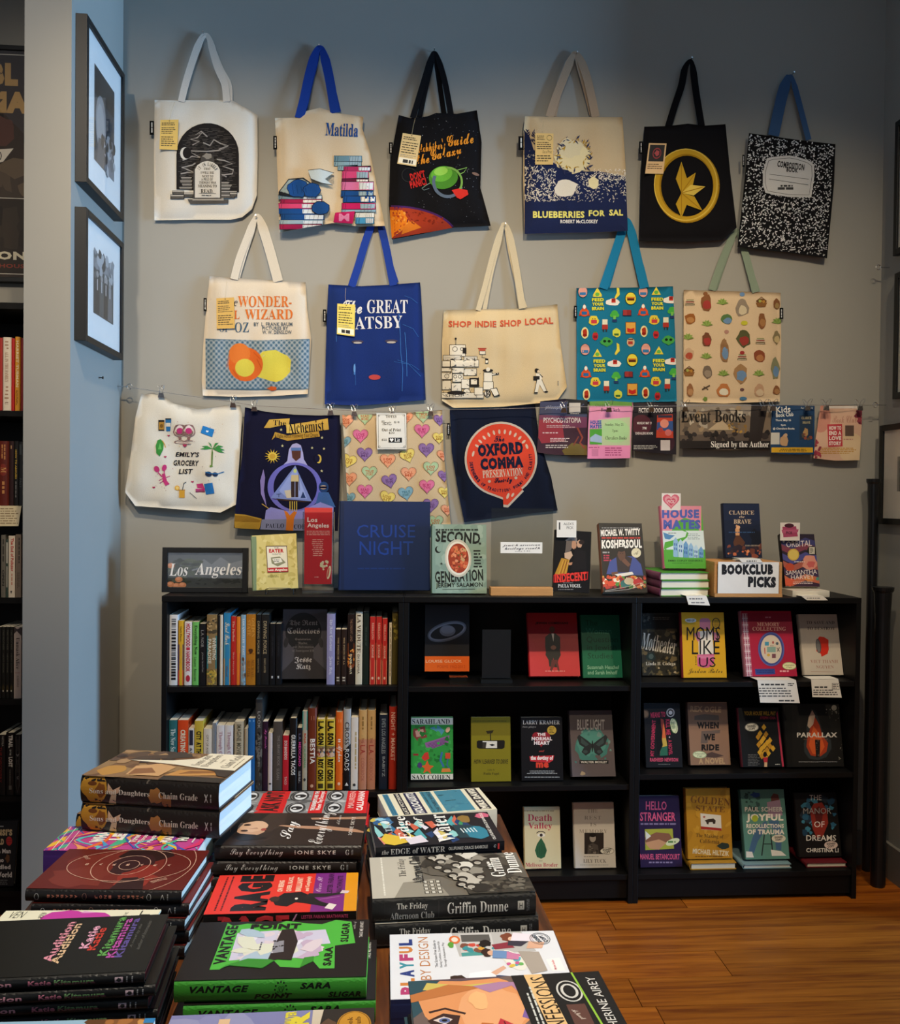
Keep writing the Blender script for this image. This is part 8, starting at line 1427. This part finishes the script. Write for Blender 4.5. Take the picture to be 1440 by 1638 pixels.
# late victorian style cream/teal
A = Art().r(0, 0, 100, 150, '#e4dcc0').r(4, 12, 98, 28, '#3c7c98').r(10, 16, 92, 18, '#2c5c74').r(10, 22, 92, 24, '#2c5c74').r(4, 33, 98, 46, '#2a2830').x('LATE VICTORIAN', 8, 36, 96, 43, '#e8e0cc', 's', .02).r(4, 50, 98, 74, '#28284c').x('HOLOCAUSTS', 6, 54, 96, 70, '#e8e4dc', 's', .05).r(4, 78, 98, 98, '#3c7c90').x('EL NIÑO FAMINES AND', 8, 80, 96, 85, '#1c3440', 's', .02).x('THE THIRD WORLD', 8, 90, 96, 96, '#1c3440', 's', .03).r(4, 78, 98, 98, '#3c7c90') if False else None
A = Art().r(0, 0, 100, 150, '#e4dcc0').r(4, 6, 98, 14, '#3c7c98').r(10, 8, 92, 9, '#2c5c74').r(10, 11, 92, 12, '#2c5c74').r(4, 22, 98, 31, '#2a2830').x('LATE VICTORIAN', 8, 24, 96, 29, '#e8e0cc', 's', .02).r(4, 36, 98, 54, '#28284c').x('HOLOCAUSTS', 6, 39, 96, 51, '#e8e4dc', 's', .05).r(4, 60, 98, 76, '#3c7c90').x('EL NIÑO FAMINES AND', 8, 61.5, 96, 65, '#1c3440', 's', .02).x('THE THIRD WORLD', 8, 69, 96, 74, '#1c3440', 's', .03).r(4, 81, 98, 121, '#3f8298').sc(12, 8, 84, 94, 118, 3, 7, ['#4c8c9c', '#34748c', '#2c5c6c'], 4, .4, .5).l([(50, 88), (52, 104)], 2.4, '#1c4450').r(4, 127, 98, 144, '#2a2830').x('MIKE DAVIS', 6, 130, 96, 141, '#e8e0cc', 's', .06)
pile(['cream paperback with teal blocks, back right corner of the table'], far=((604, 1271), (766, 1260)), ztop=.778, W=.135, n=1, T=.037, front=A, fc='#e4dcc0', sc='#d8d0b8', kind='p')

# edge of water
A = Art().r(0, 0, 100, 150, '#15161e').blob(84, 16, 14, 12, '#4c7ca0', 4, 16, .15).sc(12, 72, 6, 96, 26, 3, 7, ['#8cc0d8', '#d8e4e8', '#2c5c8c', '#c8b04c'], 4, .3)
R = random.Random(9)
for i in range(26):
    y = 6+i*4.4; x = R.uniform(2, 60); A.p([(x, y), (x+R.uniform(12, 34), y-R.uniform(2, 8)), (x+R.uniform(20, 44), y+R.uniform(-2, 5)), (x+8, y+R.uniform(4, 10))], R.choice(['#2c6c94', '#4ca0a8', '#c8b040', '#c86048', '#d8d4e0', '#5c4c8c', '#3c8c5c', '#e08c8c', '#1c3c6c', '#8cc8c8']))
A.p([(2, 22), (8, 12), (22, 8), (40, 14), (30, 30), (10, 40)], '#d8b83c').p([(2, 40), (20, 36), (30, 56), (8, 62)], '#d8d0dc').blob(80, 116, 13, 9, '#8a6c34', 4).blob(88, 140, 9, 8, '#c8607c', 5).p([(16, 100), (60, 98), (56, 122), (34, 136), (14, 128)], '#1c3a44').blob(30, 124, 20, 14, '#2c7c94', 6, 14, .15)
for i in range(5): A.l([(32, 108+i*4), (46, 106+i*4)], 1.4, '#d8e4e4')
A.x('The', 46, 16, 74, 24, '#b8c8d0', 'r', -.012).x('Edge', 18, 30, 96, 48, '#eceae4', 'r', -.008).x('of', 60, 54, 92, 64, '#dcd8d0', 'r', -.01, .3).x('Water', 4, 74, 96, 94, '#eceae4', 'r', -.008).x('OLUFUNKE GRACE BANKOLE', 6, 138, 96, 142, '#dcd8d0', 's', .02)
P = Art().r(0, 0, 150, 20, '#101016').x('the', 7, 6, 15, 15, '#c8c4bc', 'r', -.012, .3).x('EDGE of WATER', 17, 4, 80, 16, '#c8c4bc', 'r', -.014).x('OLUFUNKE GRACE BANKOLE', 84, 6, 130, 13, '#c8c4bc', 's', .03).x('47', 137, 6, 140, 13, '#bbb', 's').r(142, 4, 144, 16, '#c83c3c')
pile(['black book with a swirling glassy painting, right column', 'book of the stack with the glassy painting'], near=((601, 1356), (807, 1345)), L=.215, W=.14, n=5, front=A, spine=P, fc='#15161e', sc='#101016', kind='p', group='books with the glassy painting', shifts=((-.004, .002, .8), (.002, 0, -.5), (-.003, .002, .4)))

# friday afternoon
A = Art().r(0, 0, 100, 150, '#6a655c').p([(0, 0), (100, 0), (100, 44), (60, 50), (20, 46), (0, 60)], '#b8b2a4').p([(0, 20), (34, 30), (40, 60), (0, 70)], '#8f897c')
for i in range(3):
    for j_ in range(4): A.r(6+j_*8, 48+i*6, 12+j_*8, 53+i*6, '#4a463f').r(7+j_*8, 49+i*6, 11.4+j_*8, 52+i*6, '#c9c4b8')
A.sc(60, 40, 60, 98, 140, 6, 15, ['#4a463f', '#2c2a26', '#5c574e', '#35322d'], 4, .4).p([(0, 88), (40, 84), (56, 110), (30, 150), (0, 150)], '#3a3731').sc(60, 2, 108, 34, 148, 2, 5, ['#524d44', '#2a2824', '#6a655a'], 8, .5)
R = random.Random(12)
for i, (x, y) in enumerate(((88, 62), (76, 70), (62, 66), (52, 74), (90, 80), (40, 78), (66, 84), (54, 92), (30, 86), (84, 98), (18, 84), (70, 106), (12, 92), (34, 104), (96, 90))):
    A.blob(x, y+9, 10, 9, R.choice(['#d0cbc0', '#2a2824', '#8a857a', '#b8b2a6', '#3c3934']), i, 12, .25).e(x+5, y, 6, 5.4, '#26231f').e(x+2.5, y, 3.6, 3.4, '#b8b2a6').e(x+3, y, 2, 2.4, '#a09a8e')
A.x('The Friday', 48, 27, 94, 36, '#1c1a17', 'r', -.012).x('Afternoon Club', 30, 39, 98, 50, '#1c1a17', 'r', -.012).x('A Family Memoir', 50, 54, 84, 57, '#3a3731', 's').mic(6, 10, 98, 13, 1, '#dcd8cc', 3, .5, 'j').x('Griffin', 36, 115, 84, 129, '#f0ece4', 'r', -.008).x('Dunne', 44, 132, 98, 146, '#f0ece4', 'r', -.008)
P = Art().r(0, 0, 150, 20, '#1a1917').x('The Friday', 22, 4, 50, 10, '#c8c3b8', 'r', -.012).x('Afternoon Club', 16, 11.5, 56, 17.5, '#c8c3b8', 'r', -.012).l([(60, 1), (60, 19)], .4, '#3a3835').x('Griffin Dunne', 68, 5, 124, 14.5, '#dcd8ce', 'r', -.012).r(133, 6, 139, 13.5, '#b8b4a8').x('H', 134.6, 7.5, 137.4, 12, '#222', 's').mic(141, 5, 144, 15, 2, '#666', 3, .5, 'j', 1).l([(11, 1), (11, 19)], .3, '#2c2a28')
pile(['hardcover with a grey group photograph, right column of the table', 'second copy under the hardcover with the grey group photograph'], near=((596, 1438), (857, 1427)), L=.241, W=.15, n=2, front=A, spine=P, fc='#6a655c', sc='#1a1917', bulge=.003, shifts=((.004, -.002, .3),), group='grey photographic hardcovers', pages='#cfcbc4')

# playful by design
A = Art().r(0, 0, 100, 150, '#dcdce0').p([(60, 60), (100, 56), (100, 120), (66, 128)], '#b8b4b0').r(66, 62, 98, 92, '#c8c4c0').r(84, 64, 96, 90, '#5c5854').p([(60, 62), (66, 62), (68, 92), (62, 92)], '#4c9490').sc(12, 68, 64, 82, 92, 2, 4, ['#c84c3c', '#d89c3c', '#3c8c94', '#7c4c3c'], 4).e(88, 58, 7, 5, '#d8703c').e(88, 58, 4, 3, '#e8d8c8').blob(80, 54, 5, 3, '#5c9c3c', 4)
for i, ch_ in enumerate('PLAYFUL'): A.x(ch_, 6+i*12.4, 8, 16.5+i*12.4, 20, ['#b03c6c', '#c87c3c', '#2c3c7c', '#3c8c9c', '#b03c6c', '#c87c3c', '#2c3c7c'][i], 's', .06)
A.x('BY DESIGN', 26, 25, 94, 34, '#b87c4c', 's', .0)
for i in range(3): A.x(('The Screen-Free Guide to', 'Raising Confident, Creative Kids', 'Through Independent Play')[i], 44, 38+i*4, 88-i*2, 40.6+i*4, '#4a4a50', 's', .02)
A.p([(6, 64), (24, 62), (30, 90), (26, 110), (6, 112)], '#2c3c64').p([(16, 62), (34, 66), (38, 84), (22, 90), (14, 76)], '#e8e8ec').blob(24, 56, 8, 7, '#3a2822', 3).e(22, 60, 4, 4, '#d8a88c').p([(34, 84), (44, 96), (40, 98), (30, 88)], '#d8a88c').e(52, 106, 17, 8, '#e4e0d4', -20, 24).sc(8, 42, 100, 60, 112, 2, 4, ['#5ca8b8', '#c85c8c', '#d8b84c', '#6cb05c'], 5, .2)
A.blob(66, 84, 7, 5, '#3a241e', 4).e(64, 88, 4, 3.4, '#d8a88c').p([(56, 88), (68, 90), (66, 104), (54, 102)], '#6c8cb8').p([(54, 100), (66, 102), (60, 112), (52, 110)], '#c87ca0').blob(80, 84, 6, 5, '#241c1a', 5).p([(70, 92), (78, 90), (82, 106), (72, 110)], '#8c3440').blob(90, 106, 7, 6, '#7c4430', 6).e(87, 110, 4, 4, '#dcb498').p([(84, 108), (98, 112), (94, 130), (82, 128)], '#e8dce4').p([(76, 104), (84, 106), (82, 124), (74, 116)], '#3c3844').p([(70, 120), (82, 124), (80, 138), (70, 134)], '#d8a88c')
A.p([(30, 118), (66, 112), (64, 130), (34, 132)], '#a89c90').p([(34, 136), (52, 134), (54, 146), (34, 147)], '#efe8e4').x('Myriam Sandler', 36, 138, 51, 141, '#c84c5c', 's', .02).ring(86, 135, 10, 9, .6, '#333', 24).ring(86, 135, 8.4, 7.4, .4, '#333', 24).x('SIGNED', 79, 130, 93, 134, '#333', 's', .03, 0, -20).x('COPY', 80, 136, 92, 140, '#333', 's', .03, 0, -20)
P = Art().r(0, 0, 150, 20, '#26305c').x('PLAYFUL', 18, 6, 54, 14, '#b83c4c', 's', .05)
pile(['white book with multicoloured capitals, right column of the table'], near=((625, 1599), (925, 1590)), L=.235, W=.166, n=1, ztop=.7712, T=.0305, front=A, spine=P, fc='#dcdce0', sc='#26305c', kind='p')
# painted face
A = Art().r(0, 0, 100, 150, '#1c1a1a').r(0, 0, 100, 84, '#6c5a54').p([(100, 0), (100, 30), (70, 18), (50, 0)], '#2c4a54').blob(62, 46, 42, 40, '#d8905c', 5, 24, .06).blob(56, 58, 30, 26, '#e0a070', 8, 20, .08).p([(100, 10), (96, 40), (98, 72), (100, 72)], '#5c4a50').p([(96, 14), (90, 40), (92, 66), (84, 40), (86, 10)], '#c8b45c').p([(80, 0), (92, 30), (86, 56), (78, 30), (70, 0)], '#b8703c').p([(70, 84), (86, 78), (78, 60), (88, 48), (92, 70), (90, 84)], '#a87c9c').p([(44, 78), (60, 84), (40, 84)], '#7c5c9c').p([(46, 10), (54, 22), (50, 34), (36, 30), (38, 14)], '#3a2420').p([(46, 14), (50, 22), (46, 28), (40, 22)], '#d8c8c0').e(45, 22, 3, 4, '#5c6c9c').e(45, 22, 1.6, 2, '#111').l([(56, 12), (60, 24), (52, 38)], 2.4, '#3a2420').p([(8, 8), (18, 22), (14, 36), (0, 30), (0, 10)], '#3a2420').e(8, 22, 4, 5, '#6cac5c').e(8, 22, 2, 2.4, '#111').p([(28, 44), (40, 48), (38, 56), (26, 56)], '#b8642c').e(30, 52, 3, 3, '#6a3020').p([(22, 62), (34, 58), (44, 62), (36, 70), (24, 72), (16, 68)], '#b8303c').l([(18, 66), (40, 64)], 1, '#5c1420').blob(70, 50, 12, 8, '#e8b078', 4).blob(20, 34, 12, 10, '#c87c5c', 7)
A.p([(0, 84), (100, 80), (100, 150), (0, 150)], '#1a1919').p([(0, 96), (100, 90), (100, 104), (0, 110)], '#dcb47c').x('CONFESSIONS', 6, 94, 96, 107, '#2a2016', 's', .0).mic(20, 86, 92, 93, 2, '#c8c8c0', 4, .4)
for cx in (74, 8): A.ring(cx, 120, 14, 9, 1.4, '#c8c4bc', 24).ring(cx, 120, 9, 5.6, 2, '#c8c4bc', 16)
A.r(30, 113, 56, 127, '#5c3c34').x('A Novel', 36, 117, 50, 121, '#d8c8b8', 'c', 0, 0, 160).l([(100, 128), (0, 134)], 1.6, '#8cb83c').x('CATHERINE AIREY', 4, 137, 92, 144, '#d0ccc4', 's', .0)
pile(['hardcover with a painted face and a cassette, nearest right corner', 'copy under the painted face hardcover'], far=((653, 1570), (957.6, 1554)), L=.23, W=.152, n=2, front=A, fc='#1c1a1a', sc='#1c1a1a', group='painted face hardcovers', shifts=((-.003, .002, .5),))
# ------------------------------------------------------------------ tall bookcase and poster behind the pier
YB = .0
X1 = -.62; X0 = X1-.8
zs_ = lambda y: at_y(10, y, YB+.01).z
LV = [zs_(y) for y in (657, 811, 956, 1118, 1273, 1424)]
ztp = at_y(10, 484, YB).z
t = thing('bookcase', 'tall black bookcase behind the pier at the left edge', 'bookcase', Vector((X0+.22, YB, 0))); Wc = PX0-.004-(X0+.22)
for x in (0, Wc-.018): m = MB(); m.box((x, 0, 0), (x+.0178, .28, ztp)); m.obj('side_panel', M_BLACK, t)
m = MB(); m.box((.018, -.001, ztp-.02), (Wc-.018, .28, ztp)); m.obj('top_panel', M_BLACK, t)
for z in LV: m = MB(); m.box((.018, .002, z-.018), (Wc-.018, .27, z)); m.obj('shelf', M_BLACK, t)
m = MB(); m.box((.018, .27, .05), (Wc-.018, .275, ztp-.02)); m.obj('back_panel', M_BLACK, t)
m = MB(); m.box((.018, .02, 0), (Wc-.018, .03, .06)); m.obj('kick_board', M_BLACK, t)
zl1 = (0, 480, 4.43); zl2 = (0, 850, 4.68); zl3 = (0, 1150, 5.46)
def L_(label, z, x0, x1, yt, lv, sc, art=None, kind='p', **k): return spined(label, z, x0, x1, yt, YB+.014, LV[lv], sc, art, kind=kind, depth=.16, yb=(Z0(z, lv)), **k)
def Z0(z, lv): return ((657, 811, 956, 1118, 1273, 1424)[lv]-z[1])*z[2]
L_('red spine left of the pale serif one, top visible shelf of the tall case', zl1, -24, 17, 268, 0, '#a82a20')
L_('pale spine with small serif lines beside red ones, tall case', zl1, 19, 79, 265, 0, '#e0d4c4', st(('ALL IN THE FAMILY', 30, 92, 6, 14, 'r'), c='#a8846c').mic(6, 5, 26, 15, 3, '#a8846c', 3, .4, 'c', 1).mic(98, 5, 128, 15, 4, '#a8846c', 4, .4, 'c', 1).x('U', 132, 6, 138, 14, '#8a6a54', 'r'), kind='h')
L_('bright red spine between the pale one and the orange one, tall case', zl1, 81, 103, 272, 0, '#b01c18')
L_('orange spine with pale capitals, tall case', zl1, 105, 143, 262, 0, '#e09a2c', st(('HARRIET TUBMAN', 8, 102, 5, 15, 's', .04), c='#f0dcb0').mic(108, 6, 138, 14, 2, '#6a3c10', 3, .5, 'j'), kind='h')
L_('dark red spine at the pier edge of the top visible shelf', zl1, 146, 164, 272, 0, '#7a1c18')
L_('wide brick red spine with ornaments, second shelf of the tall case', zl1, -10, 62, 1000, 1, '#5c1f16', Art().mic(8, 5, 42, 15, 2, '#b8804c', 3, .5, 'j').blob(68, 10, 14, 8, '#7c2c20', 4).x('M', 60, 5, 72, 15, '#c08a54', 'r').mic(92, 6, 120, 14, 1, '#b8804c', 4, .6, 'j'), kind='h')
L_('dark maroon spine beside the brick red one, tall case', zl1, 64, 96, 1000, 1, '#2a1010', Art().mic(10, 5, 20, 15, 1, '#a8845c', 3))
L_('black spine with yellow capitals, second shelf of the tall case', zl1, 98, 130, 1000, 1, '#14110f', st(('HOW TO ABOLISH', 20, 86, 6, 14, 's', .03), c='#c8a43c').mic(92, 7, 128, 13, 1, '#999', 3, .5, 'j'))
L_('black spine nearest the pier on the second shelf', zl1, 132, 160, 1005, 1, '#16181a', Art().r(6, 4, 30, 16, '#3c4244').x('PAST', 84, 5, 106, 15, '#5c6264'))
flatcard('shelf_card', 'cream handwritten card on the edge of the tall bookcase', [(-30, 1458), (152, 1460), (130, 1602), (-30, 1602)], Art().mic(2, 1470, 130, 1590, 7, '#8a7458', 3, .35), zl1, c='#dccfae', Y=YB-.004)
L_('grey spine with dark blocks, third shelf of the tall case', zl2, 8, 42, 28, 2, '#6c6860', Art().mic(10, 4, 64, 16, 1, '#3a3833', 3, .5, 'j').x('OPEN', 84, 5, 122, 15, '#2a2824', 's', .03))
L_('green-grey spine with a boxed title, tall case', zl2, 44, 62, 60, 2, '#3a4a44', Art().r(8, 4, 62, 16, '#c8c4bc').r(70, 4, 124, 16, '#a8a49c'))
L_('cream spine with red lettering, third shelf of the tall case', zl2, 64, 112, 34, 2, '#d8ccbc', st(('The End of Policing', 6, 86, 4, 15, 's', .04), c='#b8382c').mic(92, 6, 124, 12, 1, '#b8705c', 3, .5, 'j').p([(134, 8), (142, 11), (134, 14)], '#333'))
L_('tan spine nearest the pier on the third shelf', zl2, 116, 158, 24, 2, '#8a7868', Art().mic(8, 4, 68, 10, 1, '#2a2420', 3, .6, 'j').mic(90, 5, 128, 14, 2, '#5c5044', 4, .5, 'j'))
for i, (a, b) in enumerate(((-20, 8), (10, 40), (42, 70), (72, 100))):
    L_(['far left', 'second', 'third', 'fourth'][i]+' of four matching black spines, tall case', zl2, a, b, 716, 3, '#14130f', st(('THE MOTHER', 6, 48, 5, 14), ('NEXT DOOR', 56, 96, 6, 13), c='#5c5a50').blob(128, 10, 8, 6, '#3a3018', 3).e(134, 10, 2, 3, '#c8c4b4'), group='four matching black spines')
L_('pinkish white spine with a dark torn top, tall case', zl2, 104, 158, 718, 3, '#b8a8a0', st(('Unmask Alice', 22, 88, 4, 14, 'r', -.006), c='#2a2422').l([(96, 3), (96, 17)], .8, '#8c3c34').mic(102, 6, 126, 12, 2, '#7a6a64', 3, .5, 'j').p([(0, 0), (18, 0), (8, 12), (14, 20), (0, 20)], '#3a3234'))
L_('black spine with a dark red title, fifth shelf of the tall case', zl3, -20, 46, 140, 4, '#100d0d', st(('NICOLA', 4, 28, 4, 9), ('THE DISCOVERY', 30, 118, 9, 15, 's', 0, '#8c2420'), c='#a8a4a0'))
L_('black spine with bold white capitals, fifth shelf of the tall case', zl3, 50, 128, 120, 4, '#120f0f', st(('TRAIL', 6, 36, 4, 13, 's', .06), ('OF THE', 40, 54, 7, 11), ('LOST', 58, 82, 4, 13, 's', .06), c='#cfcac4').mic(88, 8, 124, 11, 1, '#6a6660', 3, .6, 'j').r(126, 6, 136, 12, '#5c5854'), kind='h')
L_('black spine with white line ornament nearest the pier', zl3, 131, 178, 138, 4, '#100e0e', Art().l([(4, 3), (70, 5), (76, 3), (126, 4), (144, 10), (126, 16), (76, 17), (70, 15), (4, 17)], .8, '#8a8580').p([(46, 3), (54, 8), (54, 12), (46, 17), (50, 10)], '#8a8580').mic(12, 6, 40, 14, 3, '#5c5854', 3, .3, 'j').mic(62, 6, 94, 14, 3, '#5c5854', 4, .3, 'j').x('W', 102, 6, 112, 14, '#8a8580', 'r'))
A = Art().r(-300, 895, 130, 1480, '#0f0c0d').x("ANANSI'S", -160, 962, 108, 1020, '#cdb48c', 's', .06).x('GOLD', -60, 1046, 34, 1100, '#cdb48c', 's', .06).e(80, 1066, 27, 40, '#b82c2c').l([(58, 1050), (104, 1050)], 3, '#5c1414').l([(56, 1070), (106, 1070)], 3, '#5c1414').x('The Man', -70, 1134, 94, 1174, '#d8d0cc', 's', .04).x('Who', -60, 1212, 32, 1252, '#d8d0cc', 's', .04).blob(66, 1220, 20, 34, '#6c4424', 3).x('Swindled', -120, 1272, 92, 1312, '#d8d0cc', 's', .04).x('the World', -130, 1336, 104, 1384, '#d8d0cc', 's', .04).mic(-60, 1400, 100, 1450, 3, '#888', 3, .25).mic(-40, 930, 40, 946, 1, '#999', 5, .7)
fo('black book facing out with white and gold capitals, cut by the left edge', zl3, -180, 118, 1474, 900, LV[5]+.002, A, tilt=9, T=.024, fc='#0f0c0d', yr=(YB+.02, YB+.06))

# framed poster above the tall bookcase
A = Art().r(0, 0, 100, 100, '#3a2e26').l([(1, 1.8), (99, 1.8), (99, 98.4), (1, 98.4), (1, 1.8)], .5, '#cfc8bc').x('TONI', 14, 5, 40, 14, '#c09a5c', 's', .08).x('BL', 76, 5.5, 92.5, 15.5, '#c09a5c', 's', .08).x('MA', 74, 18, 99, 27.5, '#c09a5c', 's', .08)
A.blob(60, 44, 22, 16, '#6a4434', 4, 18, .1).blob(62, 50, 16, 12, '#7c5240', 5, 14, .1).p([(40, 28), (84, 28), (88, 40), (80, 34), (46, 34), (40, 44)], '#17120f').blob(84, 36, 7, 6, '#5c3a30', 3).p([(76, 44), (90, 43), (84, 49), (78, 50)], '#e6ddcf').ring(80, 46.5, 3, 2.4, .5, '#2a2422', 12).p([(40, 56), (100, 52), (100, 64.5), (40, 64.5)], '#4a3e34').sc(10, 60, 50, 98, 63, 3, 6, ['#5c4e40', '#40362c', '#6a5a48'], 4, .4, 1.6).l([(1, 65), (99, 65)], .35, '#d8d0c4').r(1.5, 66, 98.5, 98, '#332a22').sc(10, 60, 70, 98, 86, 4, 8, ['#3e342a', '#2c241e'], 6)
A.x('ELLISON', 56, 88.5, 97.5, 92.2, '#e0d6bc', 's', .05).x('RANDOM HOUSE', 56, 94, 99.5, 95.8, '#8a3c2c', 's', .03)
pr_ = at_y(44, 72, WY-.03); pb_ = at_y(40, 451, WY-.03); Wp = .62
framed('framed dark poster with gold capitals, cut by the left edge of the photo', frame_M(Vector((pr_.x-Wp+.025, WY, pb_.z)), Vector((1, 0, 0)), Vector((0, 0, 1)), Vector((0, -1, 0))), Wp, at_y(20, 72, WY-.03).z-pb_.z, .03, .016, None, A)
